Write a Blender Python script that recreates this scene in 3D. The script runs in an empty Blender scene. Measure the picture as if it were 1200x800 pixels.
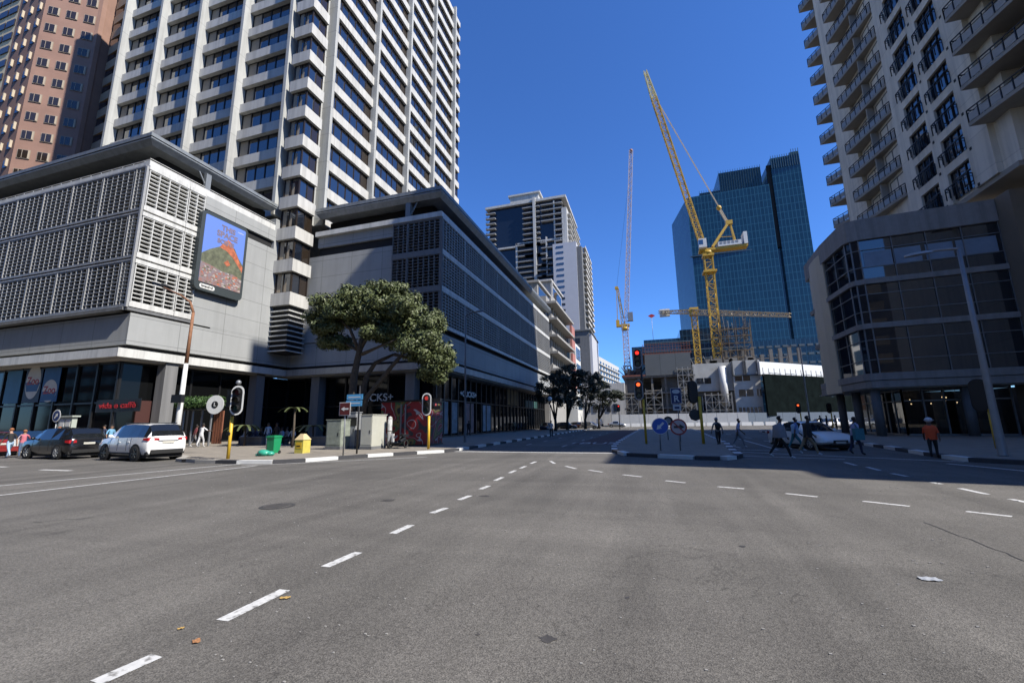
import bpy, bmesh, math, random
from mathutils import Vector, Matrix
from math import radians as rad, sin, cos, pi, atan2, sqrt
random.seed(7)
S = bpy.context.scene
COL = S.collection
# ---------------------------------------------------------------- calibrated camera
CX, CY, H = 600., 400., 1.65
V1, VZ = (760, 492), (560, -2300)
F = sqrt(-((V1[0]-CX)*(VZ[0]-CX) + (V1[1]-CY)*(VZ[1]-CY)))
DY = Vector((V1[0]-CX, -(V1[1]-CY), -F)).normalized()
DZ = Vector((VZ[0]-CX, -(VZ[1]-CY), -F)).normalized()
DX = DY.cross(DZ)
ROT = Matrix((DX, DY, DZ))          # camera space -> world
def ray(x, y): return ROT @ Vector((x-CX, -(y-CY), -F))
def gp(x, y, z=0.):                 # ground point seen at a pixel of the 1200x800 photograph
    d = ray(x, y); t = (z-H)/d.z
    return Vector((d.x*t, d.y*t, z))
def onx(x, y, X):
    d = ray(x, y); t = X/d.x
    return Vector((X, d.y*t, H+d.z*t))
def ony(x, y, Y):
    d = ray(x, y); t = Y/d.y
    return Vector((d.x*t, Y, H+d.z*t))
# ---------------------------------------------------------------- materials
def mat(name, col, rough=.7, metal=0., var=0., scale=3., bump=0., bscale=60., spec=.5, grain=0., col2=None):
    col = tuple(c*.75 for c in col); col2 = tuple(c*.75 for c in col2) if col2 else None
    m = bpy.data.materials.new(name); m.use_nodes = True
    nt = m.node_tree; b = nt.nodes['Principled BSDF']
    b.inputs['Base Color'].default_value = (*col, 1); b.inputs['Roughness'].default_value = rough
    b.inputs['Metallic'].default_value = metal; b.inputs['Specular IOR Level'].default_value = spec
    if var or bump or grain or col2:
        ge = nt.nodes.new('ShaderNodeNewGeometry')
    if var or col2:
        n = nt.nodes.new('ShaderNodeTexNoise'); n.inputs['Scale'].default_value = scale
        n.inputs['Detail'].default_value = 6; n.inputs['Roughness'].default_value = .65
        nt.links.new(ge.outputs['Position'], n.inputs['Vector'])
        r = nt.nodes.new('ShaderNodeMapRange'); r.inputs[1].default_value = .3; r.inputs[2].default_value = .7
        nt.links.new(n.outputs['Fac'], r.inputs[0])
        mx = nt.nodes.new('ShaderNodeMix'); mx.data_type = 'RGBA'
        c2 = col2 or tuple(min(1, c*(1+var)) for c in col); c1 = col if col2 else tuple(c*(1-var) for c in col)
        mx.inputs['A'].default_value = (*c1, 1); mx.inputs['B'].default_value = (*c2, 1)
        nt.links.new(r.outputs[0], mx.inputs['Factor']); nt.links.new(mx.outputs['Result'], b.inputs['Base Color'])
    if bump:
        n2 = nt.nodes.new('ShaderNodeTexNoise'); n2.inputs['Scale'].default_value = bscale; n2.inputs['Detail'].default_value = 4
        nt.links.new(ge.outputs['Position'], n2.inputs['Vector'])
        bp = nt.nodes.new('ShaderNodeBump'); bp.inputs['Strength'].default_value = bump; bp.inputs['Distance'].default_value = .02
        nt.links.new(n2.outputs['Fac'], bp.inputs['Height']); nt.links.new(bp.outputs['Normal'], b.inputs['Normal'])
    return m
def lines(m, du, dz, w=.03, dark=.55, offu=0., offz=0., stagger=0.):
    """multiply the base colour by a joint grid: u = x+y (walls are square to the axes), v = z"""
    nt = m.node_tree; b = nt.nodes['Principled BSDF']
    ge = nt.nodes.new('ShaderNodeNewGeometry'); sp = nt.nodes.new('ShaderNodeSeparateXYZ')
    nt.links.new(ge.outputs['Position'], sp.inputs[0])
    ad = nt.nodes.new('ShaderNodeMath'); nt.links.new(sp.outputs[0], ad.inputs[0]); nt.links.new(sp.outputs[1], ad.inputs[1])
    cb = nt.nodes.new('ShaderNodeCombineXYZ')
    au = nt.nodes.new('ShaderNodeMath'); au.inputs[1].default_value = offu; nt.links.new(ad.outputs[0], au.inputs[0])
    az = nt.nodes.new('ShaderNodeMath'); az.inputs[1].default_value = -offz; nt.links.new(sp.outputs[2], az.inputs[0])
    nt.links.new(au.outputs[0], cb.inputs[0]); nt.links.new(az.outputs[0], cb.inputs[1])
    br = nt.nodes.new('ShaderNodeTexBrick'); br.offset = stagger
    br.inputs['Scale'].default_value = 1; br.inputs['Brick Width'].default_value = du; br.inputs['Row Height'].default_value = dz
    br.inputs['Mortar Size'].default_value = w/2; br.inputs['Mortar Smooth'].default_value = 0
    br.inputs['Color1'].default_value = (1, 1, 1, 1); br.inputs['Color2'].default_value = (.93, .93, .93, 1); br.inputs['Mortar'].default_value = (dark, dark, dark, 1)
    nt.links.new(cb.outputs[0], br.inputs['Vector'])
    mx = nt.nodes.new('ShaderNodeMix'); mx.data_type = 'RGBA'; mx.blend_type = 'MULTIPLY'; mx.inputs['Factor'].default_value = 1
    src = b.inputs['Base Color']
    if src.links: nt.links.new(src.links[0].from_socket, mx.inputs['A'])
    else: mx.inputs['A'].default_value = src.default_value
    nt.links.new(br.outputs['Color'], mx.inputs['B']); nt.links.new(mx.outputs['Result'], src)
    return m
def streak(m, lo=.80, hi=1.05):
    """rain streaks and grime running down a wall"""
    nt = m.node_tree; b = nt.nodes['Principled BSDF']; ge = nt.nodes.new('ShaderNodeNewGeometry')
    mp = nt.nodes.new('ShaderNodeMapping'); mp.inputs['Scale'].default_value = (1.6, 1.6, .07); nt.links.new(ge.outputs['Position'], mp.inputs['Vector'])
    n = nt.nodes.new('ShaderNodeTexNoise'); n.inputs['Scale'].default_value = 1; n.inputs['Detail'].default_value = 6; n.inputs['Roughness'].default_value = .7; nt.links.new(mp.outputs[0], n.inputs['Vector'])
    r = nt.nodes.new('ShaderNodeMapRange'); r.inputs[1].default_value = .36; r.inputs[2].default_value = .56; r.inputs[3].default_value = lo; r.inputs[4].default_value = hi; nt.links.new(n.outputs['Fac'], r.inputs[0])
    mx = nt.nodes.new('ShaderNodeMix'); mx.data_type = 'RGBA'; mx.blend_type = 'MULTIPLY'; mx.inputs['Factor'].default_value = 1; src = b.inputs['Base Color']
    if src.links: nt.links.new(src.links[0].from_socket, mx.inputs['A'])
    else: mx.inputs['A'].default_value = src.default_value
    nt.links.new(r.outputs[0], mx.inputs['B']); nt.links.new(mx.outputs['Result'], src)
    return m
def emit(name, col, st):
    st = st*.78; m = mat(name, col); b = m.node_tree.nodes['Principled BSDF']
    b.inputs['Emission Color'].default_value = (*col, 1); b.inputs['Emission Strength'].default_value = st
    return m
def glass(name, tint, alpha, rough=.02):
    """see-through pane: tinted transparency with a fresnel sheen"""
    m = bpy.data.materials.new(name); m.use_nodes = True; nt = m.node_tree; nt.nodes.clear()
    o = nt.nodes.new('ShaderNodeOutputMaterial'); mx = nt.nodes.new('ShaderNodeMixShader'); fr = nt.nodes.new('ShaderNodeFresnel')
    fr.inputs['IOR'].default_value = 1.6
    t = nt.nodes.new('ShaderNodeBsdfTransparent'); t.inputs['Color'].default_value = (*tint, 1)
    gl = nt.nodes.new('ShaderNodeBsdfGlossy'); gl.inputs['Roughness'].default_value = rough
    nt.links.new(fr.outputs[0], mx.inputs[0]); nt.links.new(t.outputs[0], mx.inputs[1]); nt.links.new(gl.outputs[0], mx.inputs[2])
    nt.links.new(mx.outputs[0], o.inputs[0])
    return m
# ---------------------------------------------------------------- mesh builder
class MB:
    def __init__(s, off=(0, 0, 0)):
        s.v = []; s.f = []; s.mi = []; s.sm = []; s.m = 0; s.smooth = False; s.off = Vector(off)
    def add(s, vs, fs):
        n = len(s.v); s.v.extend([Vector(p)-s.off for p in vs])
        for f in fs:
            s.f.append([i+n for i in f]); s.mi.append(s.m); s.sm.append(s.smooth)
        return s
    def box(s, x0, y0, z0, x1, y1, z1):
        if x1 < x0: x0, x1 = x1, x0
        if y1 < y0: y0, y1 = y1, y0
        if z1 < z0: z0, z1 = z1, z0
        return s.add([(x0,y0,z0),(x1,y0,z0),(x1,y1,z0),(x0,y1,z0),(x0,y0,z1),(x1,y0,z1),(x1,y1,z1),(x0,y1,z1)],
              [(0,3,2,1),(4,5,6,7),(0,1,5,4),(1,2,6,5),(2,3,7,6),(3,0,4,7)])
    def quad(s, *p): return s.add(p, [tuple(range(len(p)))])
    def prism(s, poly, z0, z1):
        a = sum(poly[i][0]*poly[(i+1) % len(poly)][1]-poly[(i+1) % len(poly)][0]*poly[i][1] for i in range(len(poly)))
        if a < 0: poly = poly[::-1]
        n = len(poly)
        return s.add([(p[0], p[1], z0) for p in poly]+[(p[0], p[1], z1) for p in poly],
              [tuple(range(n-1, -1, -1)), tuple(range(n, 2*n))]+[(i, (i+1) % n, (i+1) % n+n, i+n) for i in range(n)])
    def bar(s, p, q, w=.1, h=None):
        p, q = Vector(p), Vector(q); d = (q-p)
        if d.length < 1e-6: return s
        d.normalize(); h = h or w
        up = Vector((0, 0, 1)) if abs(d.z) < .95 else Vector((0, 1, 0))
        a = d.cross(up).normalized()*w/2; b = a.cross(d).normalized()*h/2
        vs = [p-a-b, p+a-b, p+a+b, p-a+b, q-a-b, q+a-b, q+a+b, q-a+b]
        return s.add(vs, [(0,1,2,3),(7,6,5,4),(4,5,1,0),(5,6,2,1),(6,7,3,2),(7,4,0,3)])
    def tube(s, pts, rs, n=8, cap=True):
        pts = [Vector(p) for p in pts]
        if not hasattr(rs, '__len__'): rs = [rs]*len(pts)
        vs = []; fs = []
        prev = None
        for i, p in enumerate(pts):
            d = (pts[min(i+1, len(pts)-1)]-pts[max(i-1, 0)]).normalized()
            if prev is None:
                up = Vector((0, 0, 1)) if abs(d.z) < .9 else Vector((1, 0, 0))
                a = d.cross(up).normalized()
            else:
                a = (prev - d*prev.dot(d)).normalized()
            prev = a; b = d.cross(a)
            for k in range(n):
                t = 2*pi*k/n; vs.append(p+(a*cos(t)+b*sin(t))*rs[i])
        for i in range(len(pts)-1):
            for k in range(n):
                k2 = (k+1) % n; fs.append((i*n+k, i*n+k2, (i+1)*n+k2, (i+1)*n+k))
        if cap:
            fs.append(tuple(range(n-1, -1, -1))); L = (len(pts)-1)*n; fs.append(tuple(range(L, L+n)))
        o = s.smooth; s.smooth = True; s.add(vs, fs); s.smooth = o
        return s
    def disc(s, c, nrm, r, t=.02, n=24, rx=None):
        c, nrm = Vector(c), Vector(nrm).normalized()
        up = Vector((0, 0, 1)) if abs(nrm.z) < .9 else Vector((1, 0, 0))
        a = up.cross(nrm).normalized(); b = nrm.cross(a); rx = rx or r
        vs = [c+a*cos(2*pi*k/n)*rx+b*sin(2*pi*k/n)*r for k in range(n)]
        vs += [v+nrm*t for v in vs]
        return s.add(vs, [tuple(range(n-1, -1, -1)), tuple(range(n, 2*n))]+[(k, (k+1) % n, (k+1) % n+n, k+n) for k in range(n)])
    def ball(s, c, r, n=8, m=6, sx=1, sy=1, sz=1):
        c = Vector(c); vs = []; fs = []
        for j in range(1, m):
            for k in range(n):
                a = pi*j/m; t = 2*pi*k/n
                vs.append(c+Vector((sin(a)*cos(t)*sx, sin(a)*sin(t)*sy, cos(a)*sz))*r)
        T = len(vs); vs += [c+Vector((0, 0, r*sz)), c-Vector((0, 0, r*sz))]
        for j in range(m-2):
            for k in range(n): fs.append((j*n+k, (j+1)*n+k, (j+1)*n+(k+1) % n, j*n+(k+1) % n))
        for k in range(n):
            fs.append((T, k, (k+1) % n)); fs.append((T+1, (m-2)*n+(k+1) % n, (m-2)*n+k))
        o = s.smooth; s.smooth = True; s.add(vs, fs); s.smooth = o
        return s
    def build(s, name, mats, parent=None, sharp=None):
        if not isinstance(mats, (list, tuple)): mats = [mats]
        me = bpy.data.meshes.new(name); me.from_pydata([tuple(v) for v in s.v], [], s.f)
        for m in mats: me.materials.append(m)
        me.polygons.foreach_set('material_index', s.mi); me.polygons.foreach_set('use_smooth', s.sm)
        me.update()
        if sharp: me.set_sharp_from_angle(angle=rad(sharp))
        o = bpy.data.objects.new(name, me); COL.objects.link(o)
        if parent: o.parent = parent
        else: o.location = s.off
        return o
def tag(o, label, cat, group=None):
    o['label'] = label; o['category'] = cat
    if group: o['group'] = group
    return o
def struct(o, kind='structure'): o['kind'] = kind; return o
def thing(name, label, cat, loc=(0, 0, 0), rotz=0., group=None):
    o = bpy.data.objects.new(name, None); COL.objects.link(o)
    o.location = loc; o.rotation_euler = (0, 0, rotz); o.empty_display_size = .3
    return tag(o, label, cat, group)
def copy_tree(o, parent=None):
    c = o.copy(); COL.objects.link(c)
    if parent: c.parent = parent
    for ch in list(o.children): copy_tree(ch, c)
    return c
def inst(src, name, parent, loc=None):
    o = bpy.data.objects.new(name, src.data); COL.objects.link(o); o.parent = parent
    if loc is not None: o.location = loc
    return o
def text(body, size, m, loc, rot, parent=None, name='lettering', ext=.004, align='CENTER', sx=1., bold=0.):
    cu = bpy.data.curves.new(name, 'FONT'); cu.body = body; cu.size = size; cu.extrude = ext
    cu.align_x = align; cu.align_y = 'CENTER'; cu.offset = bold
    tmp = bpy.data.objects.new('tmp', cu); COL.objects.link(tmp)
    me = bpy.data.meshes.new_from_object(tmp.evaluated_get(bpy.context.evaluated_depsgraph_get())); bpy.data.objects.remove(tmp)
    me.name = name; me.materials.clear(); me.materials.append(m)
    o = bpy.data.objects.new(name, me); COL.objects.link(o)
    o.location = loc; o.rotation_euler = rot; o.scale = (sx, 1, 1)
    if parent: o.parent = parent
    return o
FACE_Y = (pi/2, 0, 0)               # text that reads towards -Y
FACE_X = (pi/2, 0, pi/2)            # text that reads towards +X
# ---------------------------------------------------------------- palette
M = {}
M['concrete'] = mat('concrete_panel', (.365, .375, .37), .8, var=.05, scale=.6, bump=.1)
lines(M['concrete'], 4.1, 2.05, .05, .55, offz=.35)
M['concrete_dark'] = mat('dark_concrete', (.16, .165, .17), .85, var=.12, scale=.8)
M['tower'] = mat('tower_concrete', (.47, .475, .455), .8, var=.05, scale=.5)
M['spandrel'] = mat('white_spandrel', (.56, .55, .515), .75, var=.06, scale=.7)
M['galv'] = mat('galvanised_steel', (.44, .44, .43), .45, metal=.35, var=.1, scale=4)
M['screen'] = mat('grey_louvre_steel', (.20, .205, .21), .5, metal=.2, var=.08, scale=3)
M['white_metal'] = mat('white_metal', (.64, .64, .61), .5, var=.05)
M['roof_metal'] = mat('roof_sheet', (.27, .29, .30), .45, metal=.3, var=.08)
M['void'] = mat('dark_void', (.012, .012, .013), .9)  # near-black stands in for the shade inside gaps and recesses
M['soffit'] = mat('soffit_board', (.45, .43, .40), .8, var=.05)
M['win'] = mat('tinted_window', (.012, .016, .026), .04, spec=1.0)
M['win'].node_tree.nodes['Principled BSDF'].inputs['IOR'].default_value = 1.9
M['winb'] = mat('bronze_window', (.03, .022, .016), .08, spec=.8)
M['bronze'] = mat('bronze_frame', (.045, .033, .026), .4, metal=.4)
M['blind'] = mat('beige_blind', (.36, .30, .22), .7, var=.1)
M['shop'] = mat('shop_glass', (.006, .0065, .007), .06, spec=.22)
M['frame'] = mat('black_frame', (.012, .012, .013), .4)
M['granite'] = mat('granite', (.22, .22, .22), .5, var=.35, scale=40)
M['asphalt'] = None
M['black'] = mat('black_paint', (.012, .012, .012), .45)
M['rubber'] = mat('rubber', (.014, .014, .014), .85)
M['white'] = mat('white_paint', (.74, .74, .71), .55, var=.06)
M['yellow'] = mat('yellow_paint', (.72, .45, .03), .5, var=.1)
M['chrome'] = mat('chrome', (.7, .7, .7), .15, metal=1)
M['steel'] = mat('grey_steel', (.30, .31, .32), .5, metal=.5, var=.1)
M['rust'] = mat('rusty_steel', (.26, .12, .06), .8, var=.3, scale=5)
M['cream'] = mat('cream_panel', (.55, .46, .33), .6, var=.06, scale=.8)
M['red'] = mat('red_paint', (.5, .03, .03), .5)
M['bark'] = mat('bark', (.09, .07, .05), .95, var=.35, scale=6, bump=.6, bscale=12)
M['bark2'] = mat('dark_bark', (.04, .033, .026), .95, var=.3, scale=6)
def leafmat(name, c1, c2):
    m = mat(name, c1, .55, col2=c2, scale=1.7, spec=.4)
    return m
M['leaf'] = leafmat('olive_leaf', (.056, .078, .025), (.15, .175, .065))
streak(M['concrete'], .93, 1.01)
for k_ in ('tower', 'spandrel', 'white_metal', 'granite', 'concrete_dark', 'roof_metal', 'galv'): streak(M[k_])
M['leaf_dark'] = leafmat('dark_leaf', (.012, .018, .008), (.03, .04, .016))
M['leaf_hedge'] = leafmat('hedge_leaf', (.035, .08, .02), (.09, .17, .045))
# ================================================================ SETTING
def asphalt():
    m = bpy.data.materials.new('asphalt'); m.use_nodes = True; nt = m.node_tree; b = nt.nodes['Principled BSDF']
    b.inputs['Roughness'].default_value = .82; b.inputs['Specular IOR Level'].default_value = .35
    ge = nt.nodes.new('ShaderNodeNewGeometry')
    def noise(sc, det=4, rough=.6, vec=None, dist=0):
        n = nt.nodes.new('ShaderNodeTexNoise'); n.inputs['Scale'].default_value = sc; n.inputs['Detail'].default_value = det
        n.inputs['Roughness'].default_value = rough; n.inputs['Distortion'].default_value = dist
        nt.links.new(vec or ge.outputs['Position'], n.inputs['Vector']); return n.outputs['Fac']
    def rng(s, a, b_, c, d):
        r = nt.nodes.new('ShaderNodeMapRange'); r.inputs[1].default_value = a; r.inputs[2].default_value = b_
        r.inputs[3].default_value = c; r.inputs[4].default_value = d; nt.links.new(s, r.inputs[0]); return r.outputs[0]
    def mul(a, c):
        x = nt.nodes.new('ShaderNodeMath'); x.operation = 'MULTIPLY'; nt.links.new(a, x.inputs[0]); nt.links.new(c, x.inputs[1]); return x.outputs[0]
    # stretched wear along the direction of travel
    mp = nt.nodes.new('ShaderNodeMapping'); mp.inputs['Scale'].default_value = (.55, .05, 1); mp.inputs['Rotation'].default_value = (0, 0, rad(12))
    nt.links.new(ge.outputs['Position'], mp.inputs['Vector'])
    wear = rng(noise(1, 5, .6, mp.outputs[0], 1.2), .3, .72, .74, 1.28)
    mp2 = nt.nodes.new('ShaderNodeMapping'); mp2.inputs['Scale'].default_value = (.06, .5, 1); mp2.inputs['Rotation'].default_value = (0, 0, rad(-20))
    nt.links.new(ge.outputs['Position'], mp2.inputs['Vector'])
    wear2 = rng(noise(1, 5, .6, mp2.outputs[0], .8), .3, .72, .84, 1.2)
    patch = rng(noise(.25, 6, .6), .3, .7, .86, 1.14)
    vo = nt.nodes.new('ShaderNodeTexVoronoi'); vo.inputs['Scale'].default_value = 120; nt.links.new(ge.outputs['Position'], vo.inputs['Vector'])
    sp = nt.nodes.new('ShaderNodeSeparateColor'); nt.links.new(vo.outputs['Color'], sp.inputs[0])
    st = rng(sp.outputs[0], 0, 1, .55, 1.5)
    gr = rng(noise(22, 3, .7), .3, .7, .82, 1.2)
    # dark cracks: thin band of a noise
    crk = noise(.33, 7, .62, None, .6)
    a1 = nt.nodes.new('ShaderNodeMath'); a1.operation = 'SUBTRACT'; a1.inputs[1].default_value = .5; nt.links.new(crk, a1.inputs[0])
    a2 = nt.nodes.new('ShaderNodeMath'); a2.operation = 'ABSOLUTE'; nt.links.new(a1.outputs[0], a2.inputs[0])
    cr = rng(a2.outputs[0], .0, .0035, .66, 1)
    stain = rng(noise(.9, 3, .5), .70, .78, 1, .7)
    v = mul(mul(mul(mul(wear, wear2), patch), mul(st, gr)), mul(cr, stain))
    cb = nt.nodes.new('ShaderNodeMix'); cb.data_type = 'RGBA'; cb.blend_type = 'MULTIPLY'; cb.inputs['Factor'].default_value = 1
    cb.inputs['A'].default_value = (.095, .089, .079, 1); nt.links.new(v, cb.inputs['B']); nt.links.new(cb.outputs['Result'], b.inputs['Base Color'])
    bp = nt.nodes.new('ShaderNodeBump'); bp.inputs['Strength'].default_value = .35; bp.inputs['Distance'].default_value = .012
    nt.links.new(vo.outputs['Distance'], bp.inputs['Height']); nt.links.new(bp.outputs['Normal'], b.inputs['Normal'])
    return m
M['asphalt'] = asphalt()
M['paving'] = mat('brick_paving', (.30, .265, .215), .85, var=.15, scale=1.5, bump=.15)
def floorgrid(m, du, dv, w, dark):
    nt = m.node_tree; b = nt.nodes['Principled BSDF']; ge = nt.nodes.new('ShaderNodeNewGeometry')
    br = nt.nodes.new('ShaderNodeTexBrick'); br.offset = .5; br.inputs['Scale'].default_value = 1
    br.inputs['Brick Width'].default_value = du; br.inputs['Row Height'].default_value = dv; br.inputs['Mortar Size'].default_value = w
    br.inputs['Color1'].default_value = (1, 1, 1, 1); br.inputs['Color2'].default_value = (.8, .8, .8, 1); br.inputs['Mortar'].default_value = (dark,)*3+(1,)
    nt.links.new(ge.outputs['Position'], br.inputs['Vector'])
    mx = nt.nodes.new('ShaderNodeMix'); mx.data_type = 'RGBA'; mx.blend_type = 'MULTIPLY'; mx.inputs['Factor'].default_value = 1
    src = b.inputs['Base Color']; nt.links.new(src.links[0].from_socket, mx.inputs['A']); nt.links.new(br.outputs['Color'], mx.inputs['B'])
    nt.links.new(mx.outputs['Result'], src)
floorgrid(M['paving'], .44, .22, .008, .7)
M['paint'] = mat('road_paint', (.62, .62, .60), .7, var=.14, scale=9)
# worn paint: knock holes through with the asphalt colour
def wearpaint(m):
    nt = m.node_tree; b = nt.nodes['Principled BSDF']; ge = nt.nodes.new('ShaderNodeNewGeometry')
    n = nt.nodes.new('ShaderNodeTexNoise'); n.inputs['Scale'].default_value = 16; n.inputs['Detail'].default_value = 8
    nt.links.new(ge.outputs['Position'], n.inputs['Vector'])
    r = nt.nodes.new('ShaderNodeMapRange'); r.inputs[1].default_value = .53; r.inputs[2].default_value = .66; nt.links.new(n.outputs['Fac'], r.inputs[0])
    mx = nt.nodes.new('ShaderNodeMix'); mx.data_type = 'RGBA'; src = b.inputs['Base Color']
    nt.links.new(src.links[0].from_socket, mx.inputs['A']); mx.inputs['B'].default_value = (.16, .155, .145, 1)
    nt.links.new(r.outputs[0], mx.inputs['Factor']); nt.links.new(mx.outputs['Result'], src)
wearpaint(M['paint'])
M['kerb_black'] = mat('kerb_black', (.05, .05, .055), .8, var=.2, scale=8)
M['kerb_grey'] = mat('kerb_concrete', (.38, .36, .32), .85, var=.12, scale=6)

g = MB(); g.quad((-2500, -1500, 0), (2500, -1500, 0), (2500, 3500, 0), (-2500, 3500, 0))
struct(g.build('road', M['asphalt']))
LK = [(-110, 18.3), (-25.5, 18.1), (-23.3, 17.0), (-22.0, 15.75), (-20.2, 15.35), (-17.6, 15.25), (-15.9, 15.55), (-15.0, 16.5), (-13.7, 19.3), (-12.2, 21.6), (-11.2, 22.9), (-11.0, 24.5), (-11.1, 40), (-11.3, 60), (-11.5, 110)]
RK = [(13.2, 62), (12.9, 45), (12.4, 35.3), (11.7, 28), (10.85, 21.6), (10.9, 20.2), (11.9, 19.1), (13.6, 18.2), (15.2, 15.5), (15.8, 10), (15.8, -30)]
IS = [(-.95, 21.7), (-1.7, 24.2), (-2.0, 28), (-2.05, 33), (-1.9, 45), (-1.3, 78), (0, 80), (4, 80), (6.3, 78), (6.0, 62), (4.5, 31), (3.8, 25), (3.55, 21.6), (3.15, 20.5), (2.7, 19.95), (1.8, 20.2), (.4, 20.9)]
def sidewalk(name, line, close, z=.14):
    m = MB(); m.prism(line+close, 0, z); return struct(m.build(name, M['paving']))
sidewalk('pavement_west', LK, [(-110, 110)])
sidewalk('pavement_east', RK, [(140, -30), (140, 62)])
sidewalk('traffic_island', IS, [])
def kerb(name, line, start=0., step=1.55, paint_from=0, w=.3, z=.15, paint_to=1e9):
    """kerb stones along a line, alternately painted white and black"""
    m = MB(); dist = 0; k = 0; pts = [Vector((p[0], p[1], 0)) for p in line]
    # resample into stones
    seg = []; acc = 0
    for a, b in zip(pts[:-1], pts[1:]):
        L = (b-a).length; n = max(1, round(L/step)) if L > step else 1
        for i in range(n): seg.append((a.lerp(b, i/n), a.lerp(b, (i+1)/n)))
    run = 0; colr = 0; tot = 0
    for a, b in seg:
        L = (b-a).length; d = (b-a).normalized(); nn = Vector((-d.y, d.x, 0))
        if run+L > step*1.15: colr ^= 1; run = 0
        run += L; tot += L
        m.m = (1+colr) if paint_from <= tot <= paint_to else 0
        g_ = d*.008
        p = [a+g_-nn*.02, b-g_-nn*.02, b-g_+nn*w, a+g_+nn*w]
        m.prism([(q.x, q.y) for q in p], .002, z+.004)
    return struct(m.build(name, [M['kerb_grey'], M['white'], M['kerb_black']]))
kerb('kerb_west', LK, paint_from=93, step=1.5)
kerb('kerb_east', RK, step=1.5)
kerb('kerb_island', IS+[IS[0]], step=1.35)
# gutter grate in the west corner
gr = MB(); a = gp(213, 541.5); gr.box(a.x, a.y-.02, .02, a.x+1.6, a.y+.35, .157)
o = gr.build('storm_drain', M['void']); tag(o, 'dark storm drain mouth in the kerb beside the white SUV', 'drain')
# ---- painted markings
def strip(m, p, q, w, z=.004):
    p, q = Vector(p), Vector(q); d = (q-p); d.z = 0; d.normalize(); n = Vector((-d.y, d.x, 0))*w/2
    c = [p-n, q-n, q+n, p+n]; m.quad(*[(v.x, v.y, z) for v in c])
mk = MB()
for (x0, y0, x1, y1) in [(112,800,184,768),(260,727,334,691),(381,664,420,647),(460,625,482,615),(506,601,523,595),(538,585.5,551,580.5),(563,573,573,569),(580,563,589,559),(597,554,604,551),(610,548.5,616,546),(622,543,628,540.6)]:
    strip(mk, gp(x0, y0), gp(x1, y1), .13)
for (x0, y0, x1, y1) in [(645,540,650,543),(663,546,675,549),(690,550.5,706,553),(730,556,752,558.5),(780,563,803,565.5),(841,570,872,572.5),(921,578,958,582),(1011,587,1066,593),(1132,599,1186,605)]:
    strip(mk, gp(x0, y0), gp(x1, y1), .12)
struct(mk.build('lane_dashes', M['paint']))
mk = MB()
strip(mk, gp(-60, 574.4), gp(310, 540.8), .14); strip(mk, gp(-60, 587), gp(300, 545.6), .14)
strip(mk, gp(48, 550.2), gp(83, 551.3), .22); strip(mk, gp(-20, 546), gp(8, 547), .2)
strip(mk, gp(283, 545.5), gp(500, 535.2), .12)
struct(mk.build('edge_lines', M['paint']))
mk = MB()
strip(mk, (-11.0, 23.9, 0), (-1.6, 23.4, 0), .35)
strip(mk, gp(868, 534), gp(990, 538), .16); strip(mk, gp(870, 529.5), gp(1130, 541), .18); strip(mk, gp(862, 526.5), gp(910, 528), .2)
strip(mk, gp(990, 541.5), gp(1003, 545), .13); strip(mk, gp(1016, 547), gp(1031, 551), .13); strip(mk, gp(1045, 554.5), gp(1063, 558), .13)
strip(mk, gp(1092, 565), gp(1103, 567), .13); strip(mk, gp(1125, 572), gp(1157, 579), .13); strip(mk, gp(1184, 584.5), gp(1215, 591), .13)
strip(mk, gp(1110, 543), gp(1215, 553), .16)
strip(mk, gp(866, 514), gp(912, 527), .14); strip(mk, gp(852, 521), gp(868, 524.5), .14)
for yy in (29, 33, 38, 44, 52, 61, 72): strip(mk, (-5.6, yy, 0), (-5.6, yy+1.8, 0), .13)
for yy in (31, 36.5, 43, 51, 61, 73): strip(mk, (-8.6, yy, 0), (-8.6, yy+1.6, 0), .13)
for yy in (35, 42, 52, 66): strip(mk, (8.3, yy, 0), (8.2, yy+2.5, 0), .13)
struct(mk.build('stop_lines', M['paint']))
mk = MB(); mk.quad((-5.2, 36, .0042), (-2.3, 36, .0042), (-1.8, 75, .0042), (-4.6, 75, .0042))
struct(mk.build('red_bus_lane', mat('red_asphalt', (.10, .05, .045), .9, var=.2, scale=3)))
mk = MB(); mk.quad((-5.3, 31.3, .0042), (-2.1, 31.3, .0042), (-2.1, 35.9, .0042), (-5.3, 35.9, .0042))
struct(mk.build('bus_lane_panel', mat('red_asphalt_worn', (.10, .06, .055), .9, var=.25, scale=3)))
o = text('BUS', 2.2, M['paint'], (-3.7, 33.4, .012), (0, 0, 0), None, 'bus_marking', .002); o.scale = (.75, 1.5, 1); struct(o)
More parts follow.
